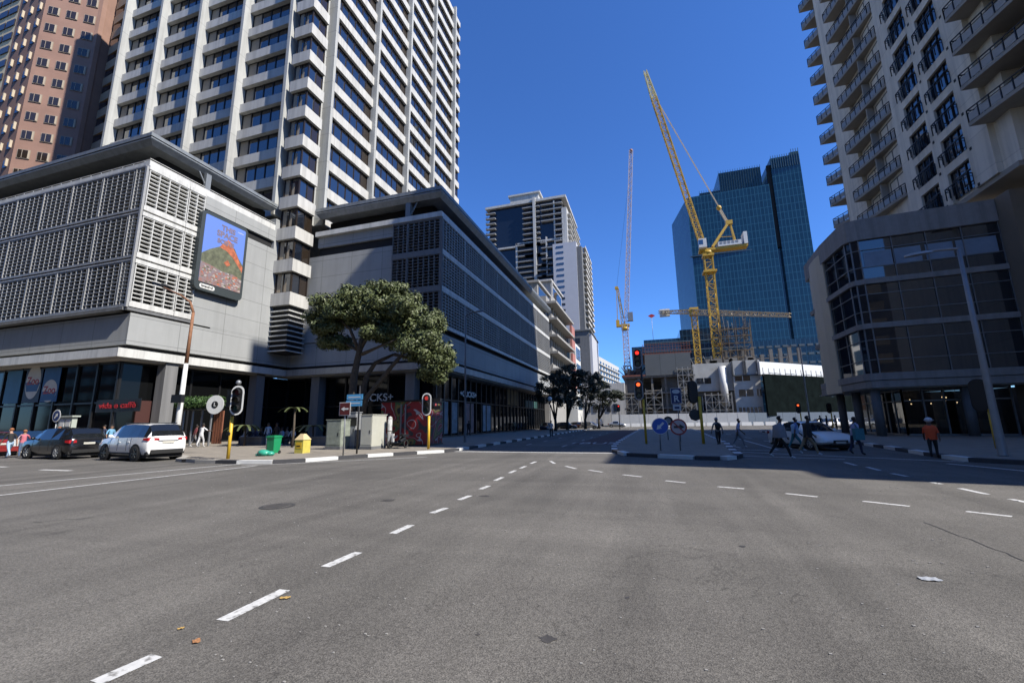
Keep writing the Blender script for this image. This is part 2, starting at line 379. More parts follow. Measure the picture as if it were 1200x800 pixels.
# tar crack seam & manhole
o = MB(); c = gp(325, 593); o.disc((c.x, c.y, .002), (0, 0, 1), .34, .006, 28); o.m = 1; o.disc((c.x, c.y, .002), (0, 0, 1), .27, .009, 28)
for k in range(-2, 3): o.m = 0; o.box(c.x-.2, c.y+k*.09-.02, .010, c.x+.2, c.y+k*.09+.02, .014)
tag(o.build('manhole_cover', [mat('manhole_rim', (.05, .05, .05), .7), mat('manhole_iron', (.10, .09, .08), .6, var=.3, scale=20)]), 'round iron manhole cover set in the sunlit road', 'manhole')
def litter(name, px_, w, h, rz, m, label, cat, grp=None):
    c = gp(*px_); b = MB((c.x, c.y, 0)); n = 5
    vs = []; fs = []
    for i in range(n):
        for j in range(n):
            u, v = i/(n-1)-.5, j/(n-1)-.5
            x = u*w*(1-.25*abs(v)); y = v*h
            vs.append((c.x+x*cos(rz)-y*sin(rz), c.y+x*sin(rz)+y*cos(rz), .006+.009*abs(sin(u*5+v*3))))
    for i in range(n-1):
        for j in range(n-1): fs.append((i*n+j, (i+1)*n+j, (i+1)*n+j+1, i*n+j+1))
    b.add(vs, fs); return tag(b.build(name, m), label, cat, grp)
dl = mat('dry_leaf', (.42, .27, .08), .8, var=.2, scale=30)
litter('dry_leaf', (334, 701), .10, .05, .4, dl, 'yellow fallen leaf lying past the end of a lane dash', 'leaf', 'fallen leaves on the road')
litter('dry_leaf', (230, 752), .08, .05, -.6, mat('brown_leaf', (.36, .17, .07), .8), 'brown fallen leaf lying between two lane dashes', 'leaf', 'fallen leaves on the road')
litter('dry_leaf', (212, 737), .05, .03, .9, dl, 'smallest pale fallen leaf, just beside the brown leaf', 'leaf', 'fallen leaves on the road')
litter('paper_scrap', (1090, 679), .19, .11, .1, mat('grubby_paper', (.40, .42, .45), .5), 'flattened white scrap of litter on the sunlit asphalt', 'litter')

def seam(pts, w=.035):
    m = MB()
    for p, q in zip(pts[:-1], pts[1:]): strip(m, gp(*p), gp(*q), w, .0052)
    return struct(m.build('tar_seam', M['tar']))
M['tar'] = mat('tar', (.066, .063, .06), .7, var=.3, scale=8)
rs_ = random.Random(31)
def wob(p, q, n=14, a=1.2):
    out = []
    for i in range(n+1):
        f_ = i/n; out.append((p[0]+(q[0]-p[0])*f_+rs_.uniform(-a, a)*2, p[1]+(q[1]-p[1])*f_+rs_.uniform(-a, a)*.35))
    return out
seam(wob((1085, 612), (1230, 668)), .016); seam(wob((40, 612), (110, 606)), .02)
pm_ = mat('patched_asphalt', (.098, .094, .087), .88, var=.2, scale=6, bump=.3, bscale=90)
def patch(c, w, h, rz):
    m = MB(); n = 18; pts = []
    for k in range(n):
        t_ = 2*pi*k/n; sx = max(-1, min(1, 1.35*cos(t_))); sy = max(-1, min(1, 1.35*sin(t_))); x, y = sx*w/2+rs_.uniform(-.05, .05), sy*h/2+rs_.uniform(-.05, .05)
        pts.append((c[0]+x*cos(rz)-y*sin(rz), c[1]+x*sin(rz)+y*cos(rz), .0035))
    m.quad(*pts); return struct(m.build('road_patch', pm_))
patch((6.2, 7.6), 2.4, 1.1, -.4)
oil = mat('oil_stain', (.06, .055, .05), .6, var=.35, scale=5)
def blot(px_, r):
    c = gp(*px_); m = MB(); n = 16; m.quad(*[(c.x+cos(2*pi*k/n)*r*rs_.uniform(.55, 1.2), c.y+sin(2*pi*k/n)*r*rs_.uniform(.55, 1.2), .003) for k in range(n)]); return struct(m.build('oil_stain', oil))
for q, r in (((642, 748), .07), ((560, 743), .02), ((735, 700), .03), ((568, 581), .12), ((455, 586), .16), ((870, 640), .05)): blot(q, r)
# pale grit specks scattered on the road: far past counting
m = MB(); rg = random.Random(77)
for k in range(900):
    y = 1.4+rg.random()**1.6*16; x = rg.uniform(-1.3, 1.25)*y; s_ = rg.uniform(.004, .013)*(1+y*.06)
    m.box(x, y, .001, x+s_*1.3, y+s_, s_*.5)
struct(m.build('road_grit', mat('grit', (.32, .31, .29), .8)), 'stuff')
# ================================================================ OFFICE TOWER (west)
OT = (-36.86, 36.5, 0)
tower = thing('office_tower', 'tall white concrete office tower with ribbed vertical fins rising behind the louvred podium', 'building', OT)
PF = 3.9; Z0 = 16.2; NF = 21; ROOF = 98.2
finX = [-74.1+8.35*i for i in range(5)]        # left edges on the face towards the crossing
finY = [40.6+9.45*i for i in range(5)]
w = MB(OT)
w.box(-74.1, 38.1, 26.0, -38.2, 82.0, ROOF-.4)                        # core
w.m = 2; w.box(-74.3, 37.6, ROOF-.4, -37.6, 82.2, ROOF)
w.m = 0
FW, FD = .45, 1.15
for x in finX:
    w.box(x, 36.5, 26, x+FW, 38.09, ROOF+.5)
for y in finY:
    w.box(-38.19, y, 26, -36.86, y+FW, ROOF+.5)
w.m = 1
for k in range(NF+1):
    zt = Z0+PF*k
    for i in range(4):                         # spandrel on the crossing face, sloped sill
        if zt < 25.5: continue
        a, b = finX[i]+FW+.003, finX[i+1]-.003
        w.add([(a, 37.35, zt-1.5), (b, 37.35, zt-1.5), (b, 37.35, zt-.2), (a, 37.35, zt-.2), (a, 37.75, zt), (b, 37.75, zt), (a, 38.09, zt-1.5), (b, 38.09, zt-1.5), (a, 38.09, zt), (b, 38.09, zt)],
              [(0,1,2,3), (3,2,5,4), (4,5,9,8), (1,0,6,7), (0,3,4,8,6), (2,1,7,9,5)])
    for i in range(5):
        if zt < 25.5: continue
        a = finY[i]+FW+.003; b = (finY[i+1] if i < 4 else 82.2)-.003
        w.add([(-37.45, a, zt-1.5), (-37.45, b, zt-1.5), (-37.45, b, zt-.15), (-37.45, a, zt-.15), (-37.8, a, zt), (-37.8, b, zt), (-38.19, a, zt-1.5), (-38.19, b, zt-1.5), (-38.19, a, zt), (-38.19, b, zt)],
              [(0,1,2,3), (3,2,5,4), (4,5,9,8), (1,0,6,7), (0,3,4,8,6), (2,1,7,9,5)])
    # projecting corner box
    w.box(-39.55, 36.5, zt-1.45, -36.86, 39.3, zt)
w.m = 0
w.box(-39.55, 37.9, 11.0, -38.3, 39.3, ROOF)
lines(M['tower'], 400, PF, .07, .62, offz=Z0-1.0)
w.build('wall', [M['tower'], M['spandrel'], M['concrete_dark']], tower)
lv = MB(OT)
for k in range(9): lv.box(-39.5, 36.62, 9.6+k*.56, -36.98, 39.2, 9.72+k*.56)
lv.m = 1; lv.box(-39.4, 36.9, 9.5, -37.2, 39.1, 14.7)
lv.build('louvre_vent', [M['white_metal'], M['void']], tower)
def window_x(n, width, h, blind=True):          # lies in a plane of constant y, origin at lower left
    b = MB(); pw = width/n
    for i in range(n):
        b.m = 0; b.quad((i*pw, 0, 0), ((i+1)*pw, 0, 0), ((i+1)*pw, 0, h), (i*pw, 0, h))
        if blind and i < (1 if n > 3 else 1): b.m = 2; b.box(i*pw+.15, -.012, .06, (i+1)*pw-.12, -.004, h-.05)
    b.m = 1
    for i in range(n+1): b.box(i*pw-.05, -.09, 0, i*pw+.05, -.01, h)
    b.box(0, -.09, 0, width, -.011, .09); b.box(0, -.09, h-.08, width, -.011, h)
    return b
def window_y(n, width, h):                      # plane of constant x, facing +x, origin at near lower corner
    b = MB(); pw = width/n
    for i in range(n):
        b.m = 3 if i == n-1 else 0  # brown tone of the last pane stands in for the fin's reflection
        b.quad((0, i*pw, 0), (0, (i+1)*pw, 0), (0, (i+1)*pw, h), (0, i*pw, h))
    b.m = 1
    for i in range(n+1): b.box(.01, i*pw-.05, 0, .09, i*pw+.05, h)
    b.box(.011, 0, 0, .09, width, .09); b.box(.011, 0, h-.08, .09, width, h)
    return b
WM = [M['win'], M['frame'], M['blind'], M['winb']]
WMB = [M['win'], M['bronze'], M['blind'], M['winb']]
far_w = MB(OT); HW = PF-1.5
wx = wy = wc = wd = None; cnt = 0
for k in range(NF):
    z = Z0+PF*k
    for i in range(4):
        if z+HW < 26.5: continue
        if k < 13:
            if not wx: wx = window_x(5, 8.35-FW, HW).build('window', WM, tower); o = wx
            else: o = inst(wx, 'window', tower)
            o.location = (finX[i]+FW-OT[0], 37.95-OT[1], z)
        else:
            t = window_x(5, 8.35-FW, HW); t2 = [(v.x+finX[i]+FW, v.y+37.95, v.z+z) for v in t.v]
            n0 = len(far_w.v); far_w.add(t2, t.f); far_w.mi[-len(t.f):] = t.mi
    for i in range(4):
        if z+HW < 27: continue
        if k < 13:
            if not wy: wy = window_y(6, 9.45-FW, HW).build('window', WMB, tower); o = wy
            else: o = inst(wy, 'window', tower)
            o.location = (-37.9-OT[0], finY[i]+FW-OT[1], z)
        else:
            t = window_y(6, 9.45-FW, HW); far_w.add([(v.x-37.9, v.y+finY[i]+FW, v.z+z) for v in t.v], t.f); far_w.mi[-len(t.f):] = t.mi
    t = window_y(2, 3.0, HW); far_w.add([(v.x-37.9, v.y+79.2, v.z+z) for v in t.v], t.f); far_w.mi[-len(t.f):] = t.mi
    if True:                                    # corner glazing, both faces of one bay
        hc = PF-1.45
        def corner():
            b = MB()
            for i in range(2): b.m = 0; b.quad((i*1.05-2.2, 0, 0), (i*1.05-1.15, 0, 0), (i*1.05-1.15, 0, hc), (i*1.05-2.2, 0, hc))
            b.m = 2; b.box(-2.05, -.012, .05, -1.5, -.004, hc-.05); b.box(-1.08, -.012, .05, -.75, -.004, hc-.6)
            for i in range(2): b.m = 3 if i else 0; b.quad((-.1, i*1.1+.1, 0), (-.1, i*1.1+1.2, 0), (-.1, i*1.1+1.2, hc), (-.1, i*1.1+.1, hc))  # second side pane takes the same painted reflection tone
            b.m = 1; b.box(-.19, -.09, 0, -.01, .09, hc)
            for x in (-1.15, -2.2): b.box(x-.05, -.09, 0, x+.05, -.01, hc)
            for y in (1.2, 2.3): b.box(-.09, y-.05, 0, -.01, y+.05, hc)
            b.box(-2.2, -.09, 0, -.2, -.011, .16); b.box(-.09, .1, 0, -.011, 2.3, .16)
            b.box(-2.2, -.09, hc-.1, -.2, -.011, hc); b.box(-.09, .1, hc-.1, -.011, 2.3, hc)
            return b
        if not wc: wc = corner().build('corner_window', WMB, tower); o = wc
        elif k < 12: o = inst(wc, 'corner_window', tower)
        else:
            t = corner(); far_w.add([(v.x-37.2, v.y+36.95, v.z+z) for v in t.v], t.f); far_w.mi[-len(t.f):] = t.mi; o = None
        if o: o.location = (-37.2-OT[0], 36.95-OT[1], z)
struct(far_w.build('upper_windows', WMB, tower), 'stuff')

# ================================================================ LOUVRED PODIUMS
def screen(mb, face, c, a0, a1, z0, z1, du, dz, t=.06, depth=.28, tz=.05):
    """eggcrate grille in the plane y=c ('y', looking to -y) or x=c ('x', looking to +x)"""
    n = max(1, round((a1-a0)/du)); m_ = max(1, round((z1-z0)/dz))
    for i in range(n+1):
        a = a0+(a1-a0)*i/n
        if face == 'y': mb.box(a-t/2, c, z0, a+t/2, c+depth, z1)
        else: mb.box(c-depth, a-t/2, z0, c, a+t/2, z1)
    for j in range(m_+1):
        z = z0+(z1-z0)*j/m_
        if face == 'y': mb.box(a0, c+.004, z-tz/2, a1, c+depth-.02, z+tz/2)
        else: mb.box(c-depth+.02, a0, z-tz/2, c-.02, a1, z+tz/2)
def frame(mb, face, c, a0, a1, z0, z1, d=.3):
    if face == 'y': mb.box(a0, c-.02, z0, a1, c+d, z1)
    else: mb.box(c-d, a0, z0, c+.02, a1, z1)
def eave(mb, x0, x1, y0, y1, zb, zt, sides):
    """flat roof sheet with a two-step gutter fascia on the named sides"""
    zm = zb+(zt-zb)*.56
    mb.box(x0, y0, zm+.1, x1, y1, zt)
    a = .14
    def run(p, q, n):     # p,q outer line, n inward normal
        p, q, n = Vector((*p, 0)), Vector((*q, 0)), Vector((*n, 0))
        d = (q-p).normalized()
        for (o0, z_0, o1, z_1) in ((a, zm+.1, a, zm), (.03, zm, .03, zm-.1), (.03, zm-.1, .42, zb), (.42, zb, 1.9, zb+.08)):
            v = [p+n*o0, q+n*o0, q+n*o1, p+n*o1]
            e = [(o0, 0), (o0, 1), (o1, 1), (o1, 0)]
            pts = []
            for (off, s) in e:
                b_ = (q if s else p)+n*off
                b_ = b_ + (d*-off if s else d*off)*1.0
                pts.append(b_)
            mb.quad((*pts[0].xy, z_0), (*pts[1].xy, z_0), (*pts[2].xy, z_1), (*pts[3].xy, z_1))
        pts = [p+n*.03+d*.03, q+n*.03-d*.03, q+n*1-d*1, p+n*1+d*1]
        mb.quad(*[(*v.xy, zm) for v in pts])
    for s in sides: run(*s)
# ---- podium A (corner with the billboard)
PA = (-39.5, 22.74, 0)
podA = thing('corner_podium', 'grey clad podium with silver louvre cage on the street corner, billboard on its flank', 'building', PA)
b = MB(PA)
b.box(-95, 23.25, 8.25, -39.75, 36.3, 10.8)
b.box(-95, 24.3, 11.0, -40.6, 36.3, 24.4)
b.box(-41.0, 28.05, 11.0, -39.55, 36.3, 21.45); b.box(-41.0, 28.05, 22.4, -39.55, 36.3, 23.7)
b.box(-39.74, 23.24, 8.25, -39.55, 39.4, 10.85); b.box(-41, 30, 10.86, -39.56, 36.29, 11.0); b.box(-41.2, 36.31, 8.25, -39.56, 40.6, 25.2)
b.build('wall', M['concrete'], podA)
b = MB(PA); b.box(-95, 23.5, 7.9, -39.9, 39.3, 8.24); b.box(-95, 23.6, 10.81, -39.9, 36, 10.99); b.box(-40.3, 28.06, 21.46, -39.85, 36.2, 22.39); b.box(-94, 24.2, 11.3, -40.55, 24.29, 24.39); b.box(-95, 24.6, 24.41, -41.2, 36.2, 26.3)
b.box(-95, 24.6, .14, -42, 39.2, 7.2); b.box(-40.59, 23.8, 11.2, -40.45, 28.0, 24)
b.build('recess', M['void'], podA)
b = MB(PA); b.box(-95, 22.74, 7.2, -39.5, 39.45, 7.9); b.m = 1; b.box(-95, 23.1, 7.06, -39.9, 39.4, 7.19)
b.build('canopy', [M['white_metal'], M['soffit']], podA)
b = MB(PA); eave(b, -95, -39.5, 22.74, 36.3, 25.95, 26.9, [((-95, 22.74), (-39.5, 22.74), (0, 1)), ((-39.5, 22.74), (-39.5, 36.3), (-1, 0))])
b.box(-39.95, 27.9, 24.35, -39.6, 28.4, 26.0); b.bar((-39.8, 27.3, 25.9), (-39.8, 28.1, 24.7), .1)
b.build('roof', M['roof_metal'], podA)
b = MB(PA); b.box(-95, 23.0, 23.72, -39.62, 23.5, 24.3); b.box(-40.2, 22.98, 23.72, -39.56, 36.3, 24.35)
for k in range(40): b.box(-95+k*1.4, 23.05, 24.3, -94.96+k*1.4, 23.1, 24.5)
b.bar((-95, 23.07, 24.5), (-39.6, 23.07, 24.5), .04); b.bar((-39.65, 23, 24.55), (-39.65, 36.2, 24.55), .04)
b.build('ledge', M['white_metal'], podA)
TA = [(11.5, 15.15), (15.7, 19.35), (19.9, 23.6)]
b = MB(PA); b.box(-95, 22.75, 11.0, -39.8, 24.2, 11.25); b.box(-40.5, 22.9, 11.0, -39.45, 28.0, 11.25); b.build('cage_floor', M['concrete_dark'], podA)
for (z0, z1) in TA:
    b = MB(PA); screen(b, 'y', 22.85, -94.65, -39.75, z0, z1, .69, .345, .042, .24, .05)
    for k in range(14): frame(b, 'y', 22.83, -94.65+k*4.14-.04, -94.65+k*4.14+.04, z0, z1)
    frame(b, 'y', 22.84, -94.65, -39.7, z0-.2, z0-.07, .2); frame(b, 'y', 22.84, -94.65, -39.7, z1+.07, z1+.2, .2)
    b.build('louvre_screen', M['galv'], podA)
    b = MB(PA); screen(b, 'x', -39.42, 23.05, 26.35, z0+.25, z1-.2, .82, .36, .06, .3, .075); screen(b, 'x', -39.42, 26.5, 27.95, z0+.25, z1-.2, .72, .36, .06, .3, .075)
    frame(b, 'x', -39.41, 22.95, 26.41, z0-.2, z0+.2); frame(b, 'x', -39.41, 26.45, 28.0, z0-.2, z0+.2)
    frame(b, 'x', -39.41, 22.95, 26.41, z1-.15, z1+.2); frame(b, 'x', -39.41, 26.45, 28.0, z1-.15, z1+.2)
    b.build('louvre_screen', M['white_metal'], podA)
b = MB(PA); b.box(-39.72, 22.8, 11.25, -39.5, 22.98, 23.7); b.build('corner_post', M['galv'], podA)
# shop fronts under the canopy
def shopfront(parent, off, face, c, a0, a1, z0, z1, step, trans=3.7, name='shopfront', mg=None, mf=None):
    b = MB(off); n = max(1, round((a1-a0)/step))
    if face == 'y': b.quad((a0, c, z0), (a1, c, z0), (a1, c, z1), (a0, c, z1))
    else: b.quad((c, a0, z0), (c, a1, z0), (c, a1, z1), (c, a0, z1))
    b.m = 1
    for i in range(n+1):
        a = a0+(a1-a0)*i/n
        if face == 'y': b.box(a-.09, c-.16, z0, a+.09, c-.005, z1)
        else: b.box(c+.005, a-.09, z0, c+.16, a+.09, z1)
    for z in (z0+.08, trans, z1-.1):
        if face == 'y': b.box(a0, c-.12, z-.07, a1, c-.006, z+.07)
        else: b.box(c+.006, a0, z-.07, c+.12, a1, z+.07)
    return b.build(name, [mg or M['shop'], mf or M['frame']], parent)
shopfront(podA, PA, 'y', 24.1, -95, -41.2, .14, 7.05, 2.55)
shopfront(podA, PA, 'x', -41.2, 24.1, 41.6, .14, 7.05, 2.9)
b = MB(PA); y = onx(195, 470, -39.95).y
b.box(-40.75, y-.55, .14, -39.75, y+.5, 7.19); b.build('column', M['granite'], podA)
b = MB(PA); y = onx(300, 480, -40.2).y
b.box(-40.9, y-.55, .14, -39.9, y+.5, 7.19); b.build('column', M['granite'], podA)
b = MB(PA)
for x in (-52, -63): b.box(x, 23.4, .14, x+.9, 24.0, 7.19)
# warm doors and light shop furniture seen in the window line
cafe = MB(PA); p0, p1 = onx(160, 470, -41.1), onx(183, 470, -41.1); cafe.box(-41.12, p0.y, .2, -41.0, p1.y, 3.9); cafe.build('brown_door', mat('maroon_panel', (.06, .018, .014), .6), podA)
# cafe sign
p0 = ony(115, 476, 24.0); p1 = ony(158, 474, 24.0)
# billboard on the flank
bb = thing('billboard', 'framed digital billboard with a mountain picture on the flank of the corner podium', 'billboard', (-39.55, 30.0, 18.1))
BB = (-39.55, 30.0, 18.1)
def rrect(y0, y1, z0, z1, r, n=5):
    pts = []
    for cy, cz, a0 in ((y1-r, z1-r, 0), (y0+r, z1-r, 90), (y0+r, z0+r, 180), (y1-r, z0+r, 270)):
        for k in range(n+1):
            a = rad(a0+90*k/n); pts.append((cy+r*cos(a), cz+r*sin(a)))
    return pts
def plateX(mb, pts, x0, x1):
    n = len(pts)
    mb.add([(x0, p[0], p[1]) for p in pts]+[(x1, p[0], p[1]) for p in pts], [tuple(range(n-1, -1, -1)), tuple(range(n, 2*n))]+[(i, (i+1) % n, (i+1) % n+n, i+n) for i in range(n)])
b = MB(BB); plateX(b, rrect(27.5, 32.45, 14.15, 22.0, .5), -39.545, -38.95); b.build('frame', mat('billboard_frame', (.06, .075, .08), .5, metal=.3), bb)
sk = mat('poster_blue', (.13, .24, .68), .6)
b = MB(BB); b.m = 0; plateX(b, rrect(27.85, 32.15, 14.95, 21.65, .15), -38.95, -38.93)
scr = [sk, mat('poster_green', (.12, .13, .08), .7, var=.5, scale=2.5), mat('poster_orange', (.45, .13, .06), .7, var=.45, scale=3.5), mat('poster_city', (.30, .13, .09), .7, scale=3.2, col2=(.2, .21, .25)), mat('poster_pale', (.40, .36, .33), .7, var=.3, scale=6), mat('poster_letter', (.14, .13, .2), .7, scale=4, col2=(.26, .18, .2))]
b.m = 1; plateX(b, [(27.85, 17.7), (28.6, 18.35), (29.6, 19.0), (30.3, 19.6), (31.1, 19.3), (31.6, 18.5), (32.15, 17.9), (32.15, 16.2), (27.85, 16.2)][::-1], -38.93, -38.925)
b.m = 2; plateX(b, [(29.5, 18.9), (30.0, 19.65), (30.35, 19.95), (30.75, 19.75), (31.0, 19.2), (31.5, 18.6), (31.8, 18.0), (32.15, 17.7), (32.15, 17.1), (31.4, 17.9), (31.0, 18.3), (30.3, 18.75)][::-1], -38.925, -38.92)
b.m = 2; plateX(b, [(30.1, 17.5), (30.5, 17.9), (30.8, 17.5), (30.5, 17.2)][::-1], -38.925, -38.92)
b.m = 3; plateX(b, [(27.85, 16.9), (28.8, 16.8), (30, 16.55), (31.2, 16.6), (32.15, 16.3), (32.15, 14.95), (27.85, 14.95)][::-1], -38.92, -38.915)
rr = random.Random(5)
for k in range(150):
    y, z = rr.uniform(27.95, 32.0), rr.uniform(15.0, 16.5); s_ = rr.uniform(.05, .16)
    b.m = rr.choice((2, 4, 4, 1, 3)); plateX(b, [(y, z), (y, z+s_), (y+s_*1.6, z+s_), (y+s_*1.6, z)], -38.915, -38.911+.004*rr.random())
b.build('picture', scr, bb)
for (t_, z, y, s_) in (('THIS', 20.95, 30.25, .72), ('SPACE', 20.25, 30.2, .78), ('SCENE', 19.5, 30.1, .6)):
    text(t_, s_, scr[5], (-38.92-BB[0], y-BB[1], z-BB[2]), FACE_X, bb, 'poster_lettering', .004, bold=.03)
b = MB(BB); plateX(b, rrect(28.0, 29.5, 14.38, 14.8, .2), -38.95, -38.935); b.build('logo_plate', M['white'], bb)
text('branded', .34, M['black'], (-38.93-BB[0], 28.75-BB[1], 14.6-BB[2]), FACE_X, bb, 'logo_lettering', .004, bold=.012)
text('outdoor', .2, M['white'], (-38.925-BB[0], 31.6-BB[1], 21.2-BB[2]), FACE_X, bb, 'small_lettering', .003)
# blue posters in the left shop window
posts = [((8, 22), 468, 435, 'plain'), ((29, 47), 463, 433, 'round'), ((50, 69), 466, 432, 'low')]
pm = [mat('poster_sky', (.03, .16, .32), .5, var=.15, scale=1), mat('poster_navy', (.01, .025, .07), .5), mat('poster_royal', (.01, .09, .28), .5, var=.2, scale=.8), M['white'], M['red']]
def poster(x0, x1, zb, zt, kind, label):
    Y = 23.88
    a = ony(x0, 450, Y).x; c = ony(x1, 450, Y).x
    t = thing('window_poster', label, 'poster', ((a+c)/2, Y, zb), 0, 'blue posters in the shop window'); off = ((a+c)/2, Y, zb)
    b = MB(off); b.m = {'plain': 0, 'round': 1, 'low': 2}[kind]; b.box(a, Y, zb, c, Y+.03, zt); cx_ = (a+c)/2; r = (c-a)*.44
    if kind != 'plain':
        cz = zt-(zt-zb)*.38 if kind == 'round' else zb+(zt-zb)*.32
        b.m = 3; b.disc((cx_, Y-.004, cz), (0, -1, 0), r*(1.5 if kind == 'round' else 1.0), .004, 28, r)
        b.m = 2; b.quad((cx_-r, Y-.012, cz-.05), (cx_-r*.75, Y-.012, cz-r*.85), (cx_+r*.75, Y-.012, cz-r*.85), (cx_+r, Y-.012, cz-.05), (cx_+r*.3, Y-.012, cz-.25), (cx_-r*.4, Y-.012, cz+.02))
        text('Zoo', r*.95, M['red'], (0, -.022, cz-zb+.05), FACE_Y, t, 'lettering', .003, bold=.02)
    b.build('sheet', pm, t)
poster(7, 24, 3.95, 6.9, 'plain', 'plain light blue poster in the shop window, nearest the photo edge')
poster(29, 48, 3.95, 6.9, 'round', 'dark navy poster with a white round logo high on it')
poster(50, 69, 3.95, 6.9, 'low', 'bright blue poster with a white half-round logo low on it')
b = MB(); a = ony(5, 500, 23.88).x; c = ony(70, 500, 23.88).x; b.box(a, 23.9, .3, c, 23.93, 1.5); tag(b.build('window_film', pm[2]), 'blue film along the foot of the shop window behind the red car', 'window film')
# cafe sign
t = thing('cafe_sign', 'glowing red cafe sign lettering above the shop door', 'sign', (ony(137, 475, 23.9).x, 23.9, ony(137, 475, 23.9).z))
neon = emit('red_neon', (.40, .012, .02), .09)
text('vida e caffè', .62, neon, (0, 0, 0), FACE_Y, t, 'lettering', .01, sx=1.55, bold=.012)
b = MB(); b.box(-2.6, .05, -.5, 2.6, .1, .5); b.build('backing', M['black'], t)
# ---- podium B (the long street block)
PB = (-19.9, 39.5, 0)
podB = thing('street_podium', 'long dark louvred podium running down the street beside the shops', 'building', PB)
YE = 93.
b = MB(PB)
b.box(-39.55, 40.0, 8.25, -20.15, YE, 10.95); b.box(-39.55, 39.85, 11.0, -26.2, 41, 21.45); b.box(-36.6, 39.85, 22.5, -26.2, 41, 23.8); b.box(-36.6, 41.1, 11.0, -20.9, YE-.3, 24.4)
b.build('wall', M['concrete'], podB)
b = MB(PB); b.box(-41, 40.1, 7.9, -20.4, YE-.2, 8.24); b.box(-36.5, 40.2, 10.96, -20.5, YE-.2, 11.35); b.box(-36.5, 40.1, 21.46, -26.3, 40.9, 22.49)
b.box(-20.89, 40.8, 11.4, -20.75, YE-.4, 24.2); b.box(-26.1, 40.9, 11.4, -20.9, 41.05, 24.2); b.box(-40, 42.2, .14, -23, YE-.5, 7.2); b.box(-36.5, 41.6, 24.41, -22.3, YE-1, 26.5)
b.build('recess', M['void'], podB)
b = MB(PB); b.box(-41, 39.46, 7.2, -19.9, 42, 7.9); b.box(-36, 42.01, 7.2, -19.9, YE, 7.9); b.m = 1; b.box(-41.2, 39.9, 7.06, -20.3, YE-.1, 7.19)
b.build('canopy', [M['galv'], M['soffit']], podB)
b = MB(PB); eave(b, -36.75, -19.9, 39.2, YE+2, 26.15, 27.3, [((-36.75, 39.2), (-19.9, 39.2), (0, 1)), ((-19.9, 39.2), (-19.9, YE+2), (-1, 0))])
b.box(-24.6, 39.6, 24.4, -24.0, 40.1, 26.3); b.bar((-23.2, 39.8, 26.2), (-24.0, 39.8, 24.8), .12); b.build('roof', M['roof_metal'], podB)
b = MB(PB); b.box(-36.7, 39.4, 23.82, -20.05, 39.9, 24.4); b.box(-20.5, 39.41, 23.83, -19.95, YE, 24.38); b.build('ledge', M['white_metal'], podB)
TB = [(11.9, 15.35), (16.05, 19.5), (20.2, 23.6)]
for (z0, z1) in TB:
    b = MB(PB); screen(b, 'y', 39.55, -26.05, -20.25, z0, z1, .64, .345, .07, .3)
    frame(b, 'y', 39.53, -26.1, -20.1, z0-.4, z0-.05, .25); frame(b, 'y', 39.53, -26.1, -20.1, z1+.05, z1+.3, .25); frame(b, 'y', 39.54, -24.3, -24.18, z0, z1)
    b.build('louvre_screen', M['screen'], podB)
    b = MB(PB); screen(b, 'x', -19.95, 39.95, YE, z0, z1, .72, .345, .07, .3)
    b.m = 1; frame(b, 'x', -19.93, 39.7, YE, z0-.4, z0-.05, .25); frame(b, 'x', -19.93, 39.7, YE, z1+.05, z1+.28, .25)
    b.m = 0
    for k in range(1, 9): frame(b, 'x', -19.94, 39.95+k*5.9-.06, 39.95+k*5.9+.06, z0, z1)
    b.build('louvre_screen', [M['galv'], M['white_metal']], podB)
b = MB(PB); b.box(-20.2, 39.52, 11.4, -19.93, 39.75, 23.8); b.build('corner_post', M['concrete_dark'], podB)
shopfront(podB, PB, 'y', 41.6, -41.2, -21.6, .14, 7.05, 2.9)
shopfront(podB, PB, 'x', -21.5, 41.6, YE-.5, .14, 7.05, 1.9, 4.2)
b = MB(PB)
for x in (-36.5, -24.3): b.box(x, 40.2, .14, x+1.1, 41.3, 7.19)
for k in range(2): b2 = MB(PB); x = (-36.5, -24.3)[k]; b2.box(x, 40.2, .14, x+1.1, 41.3, 7.19); b2.build('column', M['granite'], podB)
# pale panels and posters along the street shops
pl = mat('pale_display', (.20, .24, .28), .6, var=.4, scale=1.2); pl2 = mat('ochre_display', (.20, .13, .05), .6, var=.4, scale=.8); pk = mat('pink_poster', (.30, .16, .15), .6, scale=1.3, col2=(.1, .07, .08))
def display(y0, y1, z0, z1, m, label, cat='display'):
    b = MB((-21.45, y0, z0)); b.box(-21.48, y0, z0, -21.42, y1, z1); n = 3
    tag(b.build('window_display', m), label, cat, 'displays in the street shop windows')
display(42.0, 44.6, .5, 4.0, pl, 'pale frosted window panel nearest the street corner')
display(45.7, 47.3, .5, 4.0, pl, 'pale frosted window panel, second from the street corner')
display(49.6, 52.2, .4, 4.05, pk, 'pink and brown fashion poster in the street shop window')
display(55.5, 58.5, .5, 4.0, pl, 'pale poster panel beyond the pharmacy sign')
display(66.5, 72.5, 4.4, 6.9, pl2, 'ochre upper window panel of the far street shop', 'display')
display(77, 86, 4.3, 5.6, mat('teal_sign', (.03, .09, .08), .6), 'dark teal shop sign near the dark street trees', 'sign')
t = thing('pharmacy_sign', 'white pharmacy sign letters with crosses on the street shopfront', 'sign', (-21.3, 50.2, 5.1))
text('+CLICKS+', .95, M['white'], (0, 0, 0), FACE_X, t, 'lettering', .03, sx=1.25, bold=.02)
t = thing('pharmacy_sign', 'white pharmacy sign letters and cross half hidden by the street tree', 'sign', (ony(440, 466, 41.3).x, 41.35, ony(440, 466, 41.3).z))
text('CLICKS+', 1.15, M['white'], (-.2, 0, 0), FACE_Y, t, 'lettering', .03, sx=1.1, bold=.01)
